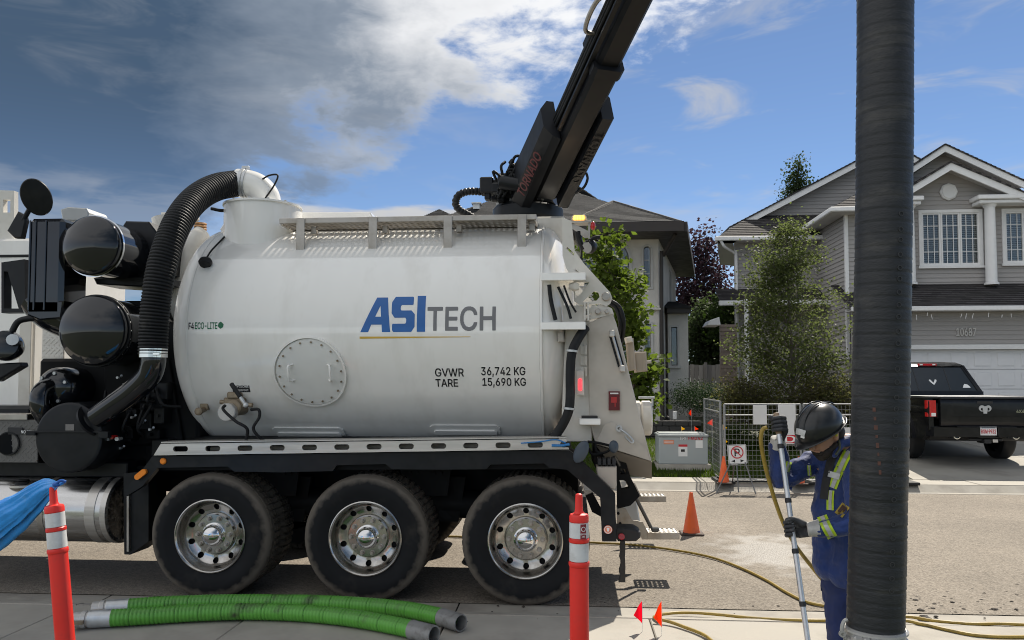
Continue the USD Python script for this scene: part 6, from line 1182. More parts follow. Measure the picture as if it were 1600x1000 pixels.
greenery()
# ------------------------------------------------------------------ street objects
def suction_hose():
    B0, d, TIP = BOOM; Y = 3.25
    q = lambda u, v: at(u, v, Y)
    T = thing('suction_hose', 'thick ribbed black suction hose hanging from the boom tip in the foreground', 'hose', [q(1368, 990)[0], Y, .05])
    rb = M('hose_rubber', (.010, .0108, .0125), .5, var=.3, vs=4, dirt=(.05, .047, .042), ds=5, dlo=.52, dhi=.8, bump=.45, bs=55, bd=.004, stretch=(1, 1, 2.5))
    P = [q(1367.5, 984), q(1369, 930), q(1372, 800), q(1376, 600), q(1379, 450), q(1381, 300), q(1382.5, 120), q(1383, -40), q(1384, -300), q(1384, -600), TIP + [0, 0, -.1]]
    S, s = resample(spline(P, 30), .0065); ph = (s / .0505 + .25 * (meshkit.noise(np.stack([s * 2, s * 0, s * 0], 1), 2) - .5)) % 1
    groove = np.exp(-((ph - .5) / .10) ** 2) * .0022 - np.exp(-((ph - .63) / .06) ** 2) * .0016
    add(T, 'hose', sweep(S, .1085 - groove + .002 * (meshkit.noise(np.stack([s * 6, s * 0 + 3, s * 0], 1), 5) - .5), 56), rb, 60)
    add(T, 'boom_collar', [cyl(TIP + [0, 0, -.35], TIP + [0, 0, .1], .13, 36, b=.02)], blackm)
    # faint printed line and a row of small grey rings along the hose
    mk = M('worn_ring_print', (.032, .032, .032), .6); r = np.random.default_rng(8)
    def on(u, v):
        D = ray(u, v); a = S[np.argmin(np.abs(S[:, 2] - at(u, v, Y)[2]))]; o = CAM[:2] - a[:2]; A = D[:2] @ D[:2]; Bq = o @ D[:2]; Cq = o @ o - .1085 ** 2; k = Bq * Bq - A * Cq
        t = (-Bq - math.sqrt(max(k, 0))) / A; p = CAM + D * t; n = unit([p[0] - a[0], p[1] - a[1], 0]); return p, n
    for k in range(30):
        v = 335 + k * 20.3 + r.uniform(-3, 3); u = 1408 - 16 * (v - 335) / 620; p, n = on(u, v); add(T, 'pressed_ring', ring(p + n * .0002, n, .0075, .0105, .0022, 14), mk)
    og = M('faded_orange_print', (.085, .035, .024), .7, var=.4, vs=60)
    for k, (w, h) in enumerate(((5, 7), (4, 6), (6, 8), (4, 5), (5, 9), (3, 6), (5, 7), (4, 8))):
        v = 640 + 14 * k; p, n = on(1366 + 2.6 * k * .5, v); s_ = unit(np.cross(n, [0, 0, 1.])); add(T, 'faded_print', hull([p + s_ * a * w / 900 + np.array([0, 0, b * h / 900]) + n * c for a in (-1, 1) for b in (-1, 1) for c in (-.002, .0022)]), og, False)
    c = S[0]; cg = M('grey_cast_coupling', (.40, .39, .37), .5, .4, var=.12)
    add(T, 'coupling', [lathe([(.10, .012), (.116, .012), (.122, .02), (.122, .028), (.112, .034), (.112, .05), (.122, .054), (.122, .062), (.114, .068), (.10, .068)], c - [0, 0, .055], (0, 0, 1), 48), lathe([(.10, -.09), (.12, -.08), (.122, -.02), (.118, -.004), (.10, 0)], c - [0, 0, .045], (0, 0, 1), 48)], cg)
    for k, (a, w) in enumerate(((-.9, .04), (-.62, .03), (-.36, .035))): b = c + np.array([math.sin(a) * .122, -math.cos(a) * .122, -.022]); add(T, 'coupling_latch', [bx(b[0] - w / 2, b[0] + w / 2, b[1] - .018, b[1] + .02, b[2] - .022, b[2] + .022, .008)], cg)
    b = c + [-.125, -.02, .0]; add(T, 'coupling_ear', [tube([b + [0, 0, -.03], b + [-.012, 0, .005], b + [-.004, 0, .035], b + [.01, 0, .045]], .008, 8, 4), ring(b + [-.012, -.01, -.012], (0, 1, 0), .006, .013, .012, 16)], cg)
    add(T, 'dig_tube', cyl((c[0], c[1], .055), (c[0], c[1], c[2] - .13), .105, 36), steeld)
suction_hose()

def green_hose(pts, label, front, back, seed):
    T = thing('green_suction_hose', label, 'hose', [pts[2][0], pts[2][1], .05], group=None)
    P = np.array(pts); gm = M('green_hose_plastic', (.085, .29, .035), .42, var=.12, vs=4, dirt=(.035, .045, .02), ds=5, dlo=.54, dhi=.72)
    S, s = resample(spline(P, 20), .0058); ph = (s / .028) % 1; prof = np.abs(np.sin(ph * PI)) ** .55
    add(T, 'hose', sweep(S, .0555 + .0068 * prof, 26), gm, 60)
    add(T, 'dark_spiral', sweep(S, .0575, 20), M('dark_green_spiral', (.012, .05, .010), .5), 60)
    a = unit(S[0] - S[8]); o = S[0] + a * -.04
    add(T, 'cuff', lathe([(0.0515, 0), (0.0612, .0), (0.0624, .006), (0.0624, .15), (0.0593, .156), (0.0468, .156)], o, a, 36), galv)
    add(T, 'coupler', [lathe([(0.0429, .15), (0.0530, .15), (0.0530, .17), (0.0608, .172), (0.0608, .20), (0.0546, .205), (0.0546, .255), (0.0437, .255), (0.0437, .15)], o, a, 36)], M('cast_aluminium', (.52, .50, .47), .5))
    sd = unit(np.cross(a, [0, 0, 1]))
    for k in (-1, 1): add(T, 'cam_arm', [hull([o + a * x + sd * k * y + np.array([0, 0, z]) for x in (.17, .25) for y in (0.0593, .09) for z in (-.012, .012)]), tube([o + a * .25 + sd * k * .067, o + a * .28 + sd * k * .09 - [0, 0, .03], o + a * .25 + sd * k * .095 - [0, 0, .05]], .006, 8, 4)], brass)
    b = unit(S[-1] - S[-9]); o = S[-1] - b * .06
    add(T, 'end_cuff', lathe([(0.0515, 0), (0.0616, 0), (0.0632, .006), (0.0632, .15), (0.0616, .156), (0.0538, .156), (0.0515, .15), (.066, -.05)], o, b, 36), M('worn_grey_rubber_cuff', (.22, .22, .215), .6, .3, var=.2, dirt=(.07, .06, .05), ds=9)); add(T, 'end_bore', cyl(o + b * .05, o + b * .06, .0515, 24), ink)
zg = .054 + .064
def hp(u, v, z=None): return gnd(u, v, zg if z is None else z)
green_hose([hp(193, 948.5), hp(260, 944), hp(360, 941), hp(470, 941.5), hp(560, 945.5), hp(630, 952), hp(680, 961.5), hp(706, 969)], 'rear one of the two ribbed green hoses on the pavement, reaching further right', 0, 0, 1)
green_hose([hp(166, 966), hp(220, 963), hp(300, 958), hp(380, 955.5), hp(470, 958), hp(550, 966), hp(620, 978), hp(662, 988)], 'front one of the two ribbed green hoses on the pavement, nearest the camera', 0, 0, 2)

def delineator(u, v, Y, tilt, label, sticker):
    base = at(u, v, Y); g = np.array([base[0] - math.sin(tilt[0]) * (base[2] - .055), Y, .055]); T = thing('delineator_post', label, 'post', g)
    red = M('red_orange_plastic', (.72, .030, .022), .42, var=.06, vs=3, dirt=(.45, .04, .03), ds=6, dlo=.55, dhi=.9); wh = M('reflective_sheeting', (.62, .62, .62), .35, var=.06, vs=30, dirt=(.42, .41, .39), ds=9, dlo=.5, dhi=.8)
    H = base[2] - .055; ax = unit([math.sin(tilt[0]), math.sin(tilt[1]), 1.]); r = .0495; z = lambda k: H - k
    A = lambda n, pr, m, nn=36: add(T, n, lathe(pr, g, ax, nn), m, 35)
    A('base', [(0, 0), (.20, 0), (.20, .03), (.07, .06), (.06, .09), (0, .09)], rubber, 8)
    A('tube', [(.06, .05), (.058, .1), (r, .2), (r, z(.372)), (r + .003, z(.370)), (r + .0045, z(.362)), (r + .0045, z(.352)), (r + .002, z(.346)), (r - .002, z(.344)), (r - .002, z(.25)), (r + .002, z(.248)), (r + .003, z(.244)), (r + .003, z(.232)), (r, z(.229)), (r - .002, z(.226)), (r - .002, z(.145)), (r + .001, z(.142)), (r + .001, z(.118)), (r - .004, z(.106)), (.026, z(.100)), (.021, z(.088)), (.019, z(.02)), (.017, z(.006)), (.010, z(.0)), (0, z(-.002))], red)
    A('reflective_band', [(r - .0015, z(.343)), (r + .0006, z(.342)), (r + .0006, z(.251)), (r - .0015, z(.25))], wh); A('reflective_band', [(r - .0015, z(.225)), (r + .0006, z(.224)), (r + .0006, z(.147)), (r - .0015, z(.146))], wh)
    if sticker:
        a0 = .45; m = flat(sbox(-.016, -.037, .016, .037), 0, .0008); vv, ff = trimesh.remesh.subdivide_to_size(m.vertices, m.faces, .008, max_iter=9); an = a0 + vv[:, 0] / r
        def wr(vv): an = a0 + vv[:, 0] / r; R_ = r + .0008 + vv[:, 2]; return np.stack([g[0] + ax[0] * (z(.187) + vv[:, 1]) + np.sin(an) * R_, g[1] + ax[1] * (z(.187) + vv[:, 1]) - np.cos(an) * R_, g[2] + z(.187) + vv[:, 1]], 1)
        add(T, 'sticker', trimesh.Trimesh(wr(vv), ff, process=False), M('maroon_sticker', (.20, .02, .03), .4))
        for k, (s, y, h) in enumerate((('CITY', .019, .009), ('RENTAL', -.017, .0075), ('403', -.029, .007))):
            if k: t = meshkit.text_mesh(s, h, .0005, True); b = t.bounds; v_ = t.vertices; v_[:, 0] -= (b[0][0] + b[1][0]) / 2; v_[:, 1] += y; v_[:, 2] += .0008; add(T, 'sticker_print', trimesh.Trimesh(wr(v_), t.faces, process=False), white_print, False)
        m = flat(Point(0, .012).buffer(.0125).difference(Point(0, .012).buffer(.009)), 0, .0005); v_ = m.vertices; v_[:, 2] += .0009; add(T, 'sticker_ring', trimesh.Trimesh(wr(v_), m.faces, process=False), white_print, False)
    return g, ax, H
delineator(904.5, 771, 4.02, (0, 0), 'upright red-orange delineator post with a small maroon sticker, in front of the rear wheel', True)
lg, la, lh = delineator(82, 758, 4.15, (-.115, 0), 'leaning red-orange delineator post with a blue tarp knotted to its top, at the left edge', False)

def tarp():
    Y = 4.12; top = at(92, 756, Y - .03); T = thing('blue_tarp', 'crumpled blue plastic tarp stretched from the leaning post out of the left edge', 'tarp', top)
    n, k = 60, 54; P = spline([at(99, 753, Y - .02), at(88, 757, Y + .0), at(70, 765, Y + .10), at(45, 784, Y + .14), at(18, 804, Y + .17), at(-30, 834, Y + .2), at(-110, 880, Y + .2), at(-210, 940, Y + .2)], 10); R, s = resample(P, .012); t = s / s[-1]
    rad = np.interp(s, [0, .02, .05, .10, .2, .35, .6, .9], [.010, .014, .016, .032, .058, .085, .12, .15]); V = []
    for i, (p, r_) in enumerate(zip(R, rad)):
        d = unit(R[min(i + 1, len(R) - 1)] - R[max(i - 1, 0)]); u_ = unit(np.cross(d, [0, 1, 0])); u_ = u_ if u_[2] > 0 else -u_; a = np.linspace(0, 2 * PI, k, endpoint=False)
        q = np.stack([np.cos(a) * 3.2, np.sin(a) * 3.2, 0 * a + s[i] * .8], 1); f = meshkit.fbm(q, 3, 3) - .5; f2 = np.abs(meshkit.fbm(np.stack([np.cos(a) * 2.2, np.sin(a) * 2.2, 0 * a + s[i] * 7], 1), 2, 9) - .5)
        rr = r_ * (.85 + .9 * f - .35 * f2); V.append(p + rr[:, None] * (np.cos(a)[:, None] * u_ * 1.05 + np.sin(a)[:, None] * np.array([0, .45, 0])))
    f = grid_faces(len(R), k); m = trimesh.Trimesh(np.vstack(V), np.vstack([f[:, [0, 1, 2]], f[:, [0, 2, 3]]]), process=False)
    if m.volume < 0: m.invert()
    bl = M('blue_tarp_plastic', (.03, .26, .68), .22, var=.12, vs=6, bump=.6, bs=28, bd=.008, dirt=(.10, .32, .66), ds=8, dlo=.55, dhi=.75)
    add(T, 'sheet', m, bl, 45)
    add(T, 'knot', [blob(at(88, 757, Y - .05), .017, 2, (1.3, 1, .9)), tube([at(86, 757, Y - .06), at(95, 751, Y - .05), at(103, 753, Y - .04)], .008, 8, 5)], M('dark_blue_knot', (.012, .09, .36), .35), 60)
tarp()

def cone(u, v, Y, h, label, z=0., lean=0.):
    p = at(u, v, Y); p[2] = z; T = thing('traffic_cone', label, 'traffic cone', p); s = h / .7
    og = M('faded_orange_cone', (.72, .115, .022), .5, var=.10, vs=6, dirt=(.42, .10, .05), ds=5, dlo=.5, dhi=.8)
    add(T, 'body', lathe([(.145 * s, .025 * s), (.135 * s, .06 * s), (.032 * s, .66 * s), (.030 * s, .695 * s), (.022 * s, .70 * s), (.022 * s, .6 * s)], p, (lean, 0, 1), 36), og, 35)
    b = .19 * s; add(T, 'base', hull([(p[0] + x * b * q, p[1] + y * b * q, p[2] + zz) for x, y in ((1, .8), (.8, 1), (-1, .8), (-.8, 1), (1, -.8), (.8, -1), (-1, -.8), (-.8, -1)) for zz, q in ((.002, 1), (.022 * s, 1), (.032 * s, .93))]), M('dirty_cone_base', (.06, .04, .03), .7, var=.3), 20)
cone(1080.5, 836, 9.5, .50, 'faded orange traffic cone on the road beside the rear steps of the truck', z=.018)
cone(1131, 751, 13.5, .46, 'orange traffic cone on the pavement behind the no-parking sign', z=.12)
cone(1249, 752, 13.5, .46, 'orange traffic cone at the foot of the mesh fence, just behind the worker', z=.12)

def parking_sign():
    Y = 13.25; p = at(1150, 769, Y); p[2] = .01; T = thing('parking_sign', 'white no-parking sign on a folding steel A-frame stand at the road edge', 'sign', p)
    q = lambda u, v, dy=0.: at(u, v, Y + dy); st = M('grey_stand_steel', (.16, .16, .16), .5, .6, var=.2)
    for a, b in ((q(1141, 724), q(1119, 770, -.25)), (q(1164, 722), q(1181, 772, -.25)), (q(1151, 724, .03), q(1154, 772, -.1)), (q(1148, 722, .05), q(1143.5, 768, .4))): add(T, 'leg', cyl(a, np.array([b[0], b[1], .012]), .011, 8), st)
    tl, br = q(1138.5, 696), q(1165.5, 724); n = np.array([-.1, -.99, .12]); c0 = q(1152, 710, -.01); rot = trimesh.transformations.rotation_matrix(-.06, [0, 1, 0])
    W, H_ = .155, .165
    def board(poly, z0, z1): m = ext(poly, -z0, -z1); m.apply_transform(rot); m.apply_translation(c0); return m
    rr = sbox(-W, -H_, W, H_).buffer(-.02).buffer(.02)
    add(T, 'board', board(rr, -.006, 0), M('sign_white', (.70, .70, .69), .4, var=.03)); add(T, 'border', board(rr.buffer(-.008).difference(rr.buffer(-.014)), .0, .0012), ink, False)
    red = M('sign_red', (.48, .02, .03), .4); c = Point(0, .035)
    t = meshkit.text_mesh('P', .125, .001, True); b = t.bounds; v = t.vertices; v[:, 0] -= (b[0][0] + b[1][0]) / 2; v[:, 1] -= .028; t.vertices = np.stack([v[:, 0], -v[:, 2] - .0008, v[:, 1]], 1); t.invert() if t.volume < 0 else None; t.apply_transform(rot); t.apply_translation(c0); add(T, 'letter', t, ink, False)
    sl = LineString([(-.07, .105), (.07, -.035)]).buffer(.009); add(T, 'prohibition_ring', board(unary_union([c.buffer(.105).difference(c.buffer(.087)), sl.intersection(c.buffer(.1))]), .001, .003), red, False)
    for s in (-1, 1): add(T, 'arrow', board(Polygon([(s * .11, -.11), (s * .045, -.085), (s * .045, -.135)]), .0, .0012), ink, False)
parking_sign()

def utility_box():
    Y = 14.9; a, b = at(1030, 724, Y), at(1106, 678, Y); z0 = hz(Y); T = thing('utility_box', 'low grey steel transformer box with warning labels on the lawn edge', 'utility box', ((a[0] + b[0]) / 2, Y, z0))
    g = M('grey_green_enamel', (.33, .36, .36), .4, var=.05, vs=3); add(T, 'pad', bx(a[0] - .05, b[0] + .05, Y - .06, Y + .75, z0 - .1, z0 + .09, .01), G['concrete'])
    add(T, 'body', bx(a[0], b[0], Y, Y + .7, z0 + .091, b[2] - .06, .01), g); add(T, 'lid', bx(a[0] - .012, b[0] + .012, Y - .02, Y + .72, b[2] - .058, b[2] - .012, .012), g); add(T, 'hinge_strip', bx(a[0] + .02, b[0] - .02, Y + .1, Y + .62, b[2] - .0115, b[2] + .004, .004), g)
    def lab(u0, u1, v0, v1, m, name='label', d=.002): p, q = at(u0, v1, Y), at(u1, v0, Y); return add(T, name, bx(p[0], q[0], Y - d, Y - .0006, p[2], q[2], 0), m, False)
    og = M('orange_label', (.62, .22, .12), .5); lab(1037, 1053, 687.5, 694, og); lab(1060, 1074, 695, 713, white_print); lab(1060, 1074, 694.5, 698, M('sign_red', (.48, .02, .03), .4), d=.003); lab(1064, 1070, 702, 706, ink, 'label_mark', .003); lab(1087, 1098, 688, 700, white_print); lab(1063, 1071, 683, 687, white_print)
    for s, u, v, h, m_ in (('FM242', 1075, 687, .06, M('sign_red', (.48, .02, .03), .4)), ('7D', 1063.5, 686.8, .04, ink)):
        t = meshkit.text_mesh(s, h, .001, True); p = at(u, v, Y); vv = t.vertices; t.vertices = np.stack([p[0] + vv[:, 0], p[1] - .0032 - vv[:, 2], p[2] + vv[:, 1]], 1); t.invert() if t.volume < 0 else None; add(T, 'lettering', t, m_, False)
    for v in (689, 691.6): p, q = at(1038, v + .6, Y), at(1052, v, Y); add(T, 'label_line', bx(p[0], q[0], Y - .003, Y - .0021, p[2], q[2], 0), white_print, False)
utility_box()

def mesh_fence():
    YA = 13.75; T = thing('mesh_fence', 'temporary galvanised mesh fence panels around the dug-up lawn corner', 'fence', at(1100, 745, YA)); q = lambda u, v, Y=YA: at(u, v, Y)
    z0 = .13; zt = q(1240, 632)[2]; xL, xM, xR = q(1124, 0)[0], q(1240, 0)[0], q(1345, 0)[0]
    fw_ = M('weathered_fence_steel', (.26, .265, .265), .5, .5, var=.2, vs=20)
    def panel(a, b, zt, nv, nh):
        a, b = np.array(a), np.array(b); p = sub(T, 'panel'); L = lambda f, z: np.array([*(a + (b - a) * f), z])
        for f in (0, 1): add(p, 'post', cyl(L(f, z0), L(f, zt), .021, 12), fw_)
        for z in (z0 + .02, zt, z0 + (zt - z0) * .86): add(p, 'rail', cyl(L(0, z), L(1, z), .015, 10), fw_)
        add(p, 'mesh_wire', [cyl(L(k / nv, z0 + .02), L(k / nv, zt), .0022, 4) for k in range(1, nv)] + [cyl(L(0, z0 + (zt - z0) * k / nh), L(1, z0 + (zt - z0) * k / nh), .0022, 4) for k in range(1, nh)], fw_, False, kind='stuff')
        for f in (0, 1): pt = L(f, z0); add(p, 'foot', bx(pt[0] - .12, pt[0] + .12, pt[1] - .3, pt[1] + .3, z0 - .02, z0 + .03, .01), rubber)
    panel((xL, YA), (xM, YA), zt, 19, 15); panel((xM + .06, YA + .02), (xR + .6, YA + .05), zt + .01, 26, 15)
    c = at(1102, 640, 15.9); panel((xL - .06, YA + .05), (c[0] - .02, 15.9), zt + .05, 20, 14)
    bl = M('plain_white_board', (.62, .62, .61), .6, var=.06, vs=4)
    for u0, u1, v0, v1 in ((1177, 1198, 633, 663), (1216, 1243, 632, 668), (1216, 1240, 664, 690)):
        a, b = q(u0, v1, YA - .03), q(u1, v0, YA - .03)
        if v0 < 660: add(T, 'white_board', bx(a[0], b[0], YA - .035, YA - .025, a[2], b[2], .003), bl)
    # danger notice half hidden by the worker
    a, b = q(1218, 694, YA - .03), q(1345, 668, YA - .03); d = sub(T, 'danger_notice'); add(d, 'board', bx(a[0], b[0], YA - .036, YA - .026, a[2], b[2], .003), bl); add(d, 'red_field', bx(a[0] + .02, b[0] - .02, YA - .0375, YA - .0362, a[2] + .02, a[2] + .16, 0), M('sign_red', (.48, .02, .03), .4), False)
    t = meshkit.text_mesh('DANGER', .11, .001, True); bb = t.bounds; vv = t.vertices; t.vertices = np.stack([a[0] + .06 + vv[:, 0] * (b[0] - a[0] - .12) / bb[1][0], YA - .0378 - vv[:, 2], a[2] + .035 + vv[:, 1]], 1); t.invert() if t.volume < 0 else None; add(d, 'lettering', t, white_print, False)
    sd = thing('dirt_pit', 'bare trampled soil with planks inside the mesh fence', 'soil', (xM, 14.6, .14), kind='stuff'); add(sd, 'dirt', sheet(xL - .05, xR + .4, YA + 1.27, 15.9, 0, 24, 18, lambda X, Y: .17 + (Y - YA - 1.2) * .05 + .06 * meshkit.fbm(np.stack([X * 2, Y * 2, 0 * X], -1), 4)), M('light_soil', (.20, .17, .135), .95, var=.25, vs=5, bump=.7, bs=40, bd=.01), True, kind='stuff')
    pp_ = thing('black_pipe', 'black flexible pipe lying along the foot of the mesh fence', 'pipe', q(1180, 742)); add(pp_, 'run', [tube([q(1120, 748, 13.6) * [1, 1, 0] + [0, 0, .14], q(1200, 748, 13.6) * [1, 1, 0] + [0, 0, .145], q(1260, 748, 13.6) * [1, 1, 0] + [0, 0, .14], q(1330, 748, 13.6) * [1, 1, 0] + [0, 0, .14]], .022, 8, 6), tube([q(1192, 735, 14.3) * [1, 1, 0] + [0, 0, .26], q(1214, 740, 14.) * [1, 1, 0] + [0, 0, .19], q(1250, 742, 13.8) * [1, 1, 0] + [0, 0, .15]], .016, 8, 6)], rubber, 60)
mesh_fence()

def flag(u, v0, v1, Y, z, col, label, size, left=True, wire=None):
    t = at(u, v0, Y); T = thing('marker_flag', label, 'marker flag', (t[0], Y, z)); b = at(u, v1, Y)
    add(T, 'wire', cyl((t[0], Y, z), (t[0] + .004, Y, t[2] - .002), .0016 if Y < 8 else .004, 6), galv)
    s = -1 if left else 1; hh = t[2] - b[2]; n = 7; V = []
    for i in range(n):
        f = i / (n - 1); zc = t[2] - hh * .62 * f; w = .5 * hh * (1 - f) + .0
        for e in (1, -1): V += [(t[0] + s * size * f, Y + .012 * math.sin(f * 5) * size / .06 - .002, zc - hh * .18 * (1 - f) * 0 + (w if e > 0 else -w) - hh * .5 * (1 - f))]
    V = np.array(V); V = np.vstack([V, V + [0, .0015, 0]]); F_ = []
    for i in range(n - 1): a = 2 * i; F_ += [(a, a + 1, a + 3), (a, a + 3, a + 2), (a + 2 * n, a + 3 + 2 * n, a + 1 + 2 * n), (a + 2 * n, a + 2 + 2 * n, a + 3 + 2 * n)]
    add(T, 'pennant', trimesh.Trimesh(V, np.array(F_), process=False), col, False)
fp = leafmat('pink_flag', (.80, .02, .08), .5, var=.02); fo = leafmat('orange_flag', (.85, .11, .015), .5, var=.02); fy = leafmat('yellow_flag', (.72, .50, .02), .5, var=.02)
flag(1003, 939, 974, 5.66, .05, fp, 'pink-red marker flag on a wire at the kerb, left one of the near pair', .062)
flag(1033.5, 939, 980, 5.60, .05, fo, 'orange marker flag on a wire at the kerb, right one of the near pair', .058)
for u, v0, v1, Y, c, lab, s, lf in ((1064, 666, 673, 15.75, fy, 'small yellow marker flag behind the left half of the grey utility box lid', .08, False), (1085, 666, 673, 15.75, fo, 'small orange marker flag behind the right half of the grey utility box lid', .08, False), (1080, 640, 650, 17.9, fo, 'small orange-red marker flag in front of the dark planter wall', .07, True), (1113, 655, 665, 15.2, fo, 'small orange marker flag at the left end of the mesh fence', .10, True), (1129, 663, 672, 14.9, fy, 'upper yellow marker flag seen through the mesh fence', .08, False), (1130, 684, 694, 14.6, fy, 'lower yellow marker flag seen through the mesh fence, above the cone', .08, False)):
    flag(u, v0, v1, Y, hz(Y), c, lab, s, lf)

def water_hose():
    m = M('yellow_rubber_hose', (.30, .205, .035), .5, var=.12, vs=8, dirt=(.12, .09, .03), ds=12, dlo=.5, dhi=.8); r = .0125
    def G_(u, v, z=.016): return gnd(u, v, z)
    ln = thing('water_hose', 'yellow hose running over the road from under the truck to behind the worker', 'hose', G_(1100, 872)); P = [G_(700, 838, .03), G_(800, 842, .032), G_(880, 846, .032), G_(930, 848, .032), G_(985, 851, .032), G_(1045, 858, .032), G_(1105, 869, .03), G_(1150, 884, .026), G_(1195, 905, .022), G_(1230, 926, .018), G_(1262, 941), G_(1300, 948), G_(1340, 952)]
    add(ln, 'hose', sweep(resample(spline(P, 8), .03)[0], r, 10), m, 60)
    l2 = thing('water_hose', 'yellow hose lying along the kerb behind the two near marker flags', 'hose', G_(1160, 966)); zc = .012 + r
    P = [G_(1030, 969, .07), G_(1022, 964, .06), G_(1040, 959, .025), G_(1075, 957, .02), G_(1120, 960, .02), G_(1180, 966, .03), G_(1240, 969, .055), G_(1330, 969, .06), G_(1412, 963.5, .03), G_(1460, 970, .04), G_(1520, 975, .055), G_(1560, 974.5, .06), G_(1600, 976, .065), G_(1720, 980, .066)]
    add(l2, 'hose', sweep(resample(spline(P, 8), .03)[0], r, 10), m, 60)
    l3 = thing('water_hose', 'yellow hose crossing the pavement towards the lower right corner', 'hose', G_(1500, 990)); P = [G_(1022, 966, .085), G_(1045, 971, .075), G_(1070, 980, .067), G_(1100, 992, .067), G_(1130, 1012, .067), G_(1200, 1030, .067), G_(1320, 1010, .067), G_(1400, 972, .068), G_(1440, 975, .068), G_(1480, 984, .067), G_(1530, 993, .067), G_(1600, 995, .067), G_(1740, 990, .067)]
    add(l3, 'hose', sweep(resample(spline(P, 8), .03)[0], r, 10), m, 60)
    # the hose that feeds the lance: from the hand down behind the worker
    l4 = thing('lance_hose', 'yellow hose hanging in an arc from the raised glove down to the road', 'hose', at(1200, 740, 4.78)); P = [at(1198, 668, 4.72), at(1191, 672, 4.72), at(1189, 690, 4.73), at(1193, 715, 4.75), at(1200, 745, 4.78), at(1212, 785, 4.83), at(1226, 822, 4.88), at(1245, 855, 4.94), at(1272, 890, 5.0), at(1300, 925, 5.05)]
    P += [np.array([P[-1][0] + .12, 5.12, .35]), np.array([P[-1][0] + .35, 5.3, .07])]
    add(l4, 'hose', sweep(resample(spline(P, 8), .02)[0], .0125, 10), m, 60)
water_hose()
def lance():
    p0, p1 = at(1213, 648, 4.70), at(1262, 1000, 4.35); d = unit(p1 - p0); L = (p0[2] - .06) / -d[2]; T = thing('water_lance', 'long aluminium water lance with black collars held upright by the worker', 'lance', p0 + d * L)
    al = M('scuffed_aluminium', (.62, .62, .62), .32, .85, var=.12, vs=30, stretch=(1, 1, .2)); add(T, 'tube', cyl(p0 + d * .10, p0 + d * L, .0150, 18), al); add(T, 'grip', cyl(p0 - d * .01, p0 + d * .12, .017, 16, b=.003), M('tan_grip', (.28, .19, .12), .6))
    for v in (697, 782, 861, 944):
        k = np.linspace(0, L, 400); q = p0 + d * k[:, None]; vv = np.array([V0 - F * ((x - CAM) @ UP) / ((x - CAM) @ FW) for x in q]); i = int(np.argmin(abs(vv - v))); add(T, 'collar', cyl(q[i] - d * .014, q[i] + d * .014, .0185, 18, b=.003), ink)
    return p0, d
LANCE = lance()
# ------------------------------------------------------------------ the worker
def to_man(m): return manifold3d.Manifold(manifold3d.Mesh(np.asarray(m.vertices, np.float32), np.asarray(m.faces, np.uint32)))
def sph(p, r, n=2): return blob(p, r, n)
def chain(js, rs): return [trimesh.convex.convex_hull(np.vstack([sph(js[i], rs[i], 2).vertices, sph(js[i + 1], rs[i + 1], 2).vertices])) for i in range(len(js) - 1)]
def fuse(parts, edge=.02, it=14, sm=True):
    m = manifold3d.Manifold.batch_boolean([manifold3d.Manifold.hull_points(np.asarray(p.vertices, float)) for p in parts], manifold3d.OpType.Add); m = m.refine_to_length(edge); q = m.to_mesh(); t = trimesh.Trimesh(q.vert_properties[:, :3], q.tri_verts, process=True)
    t.merge_vertices(digits_vertex=4); t.update_faces(t.nondegenerate_faces())
    if sm:
        v0 = t.vertices.copy(); trimesh.smoothing.filter_taubin(t, .5, .53, it); bad = np.linalg.norm(t.vertices - v0, axis=1) > .02; v1 = t.vertices.copy(); v1[bad] = v0[bad]; t.vertices = v1
    return t
def cast(mesh, o, d):
    tri = mesh.triangles; e1, e2 = tri[:, 1] - tri[:, 0], tri[:, 2] - tri[:, 0]; h = np.cross(d, e2); a = (e1 * h).sum(1); a = np.where(abs(a) < 1e-12, 1e-12, a); s = o - tri[:, 0]; u = (s * h).sum(1) / a; q = np.cross(s, e1); v = (q @ d) / a; t = (e2 * q).sum(1) / a
    ok = (u >= -1e-6) & (v >= -1e-6) & (u + v <= 1 + 1e-6) & (t > 1e-4)
    return o + d * t[ok].min() if ok.any() else None
def strip_on(mesh, pts, width, lift=.004, step=.012, nw=5, view=None):
    """A flat tape laid on the cloth: centre line and width measured on the body surface."""
    C = spline(pts, 8); C, s = resample(C, step); rows = []
    for i, c in enumerate(C):
        t = unit(C[min(i + 1, len(C) - 1)] - C[max(i - 1, 0)]); vd = unit(c - CAM); w = unit(np.cross(t, vd)); row = []
        for k in np.linspace(-.5, .5, nw):
            p = cast(mesh, CAM, unit(c + w * width * k - CAM))
            row.append(p if p is not None else None)
        if all(x is not None for x in row): rows.append(np.array(row) - vd * lift)
    if len(rows) < 2: return None
    V = np.vstack(rows); f = grid_faces(len(rows), nw, False); top = np.vstack([f[:, [0, 1, 2]], f[:, [0, 2, 3]]]); vd = unit(V.mean(0) - CAM); n = len(V)
    return trimesh.Trimesh(np.vstack([V, V + vd * (lift * .8)]), np.vstack([top, top[:, ::-1] + n]), process=False)
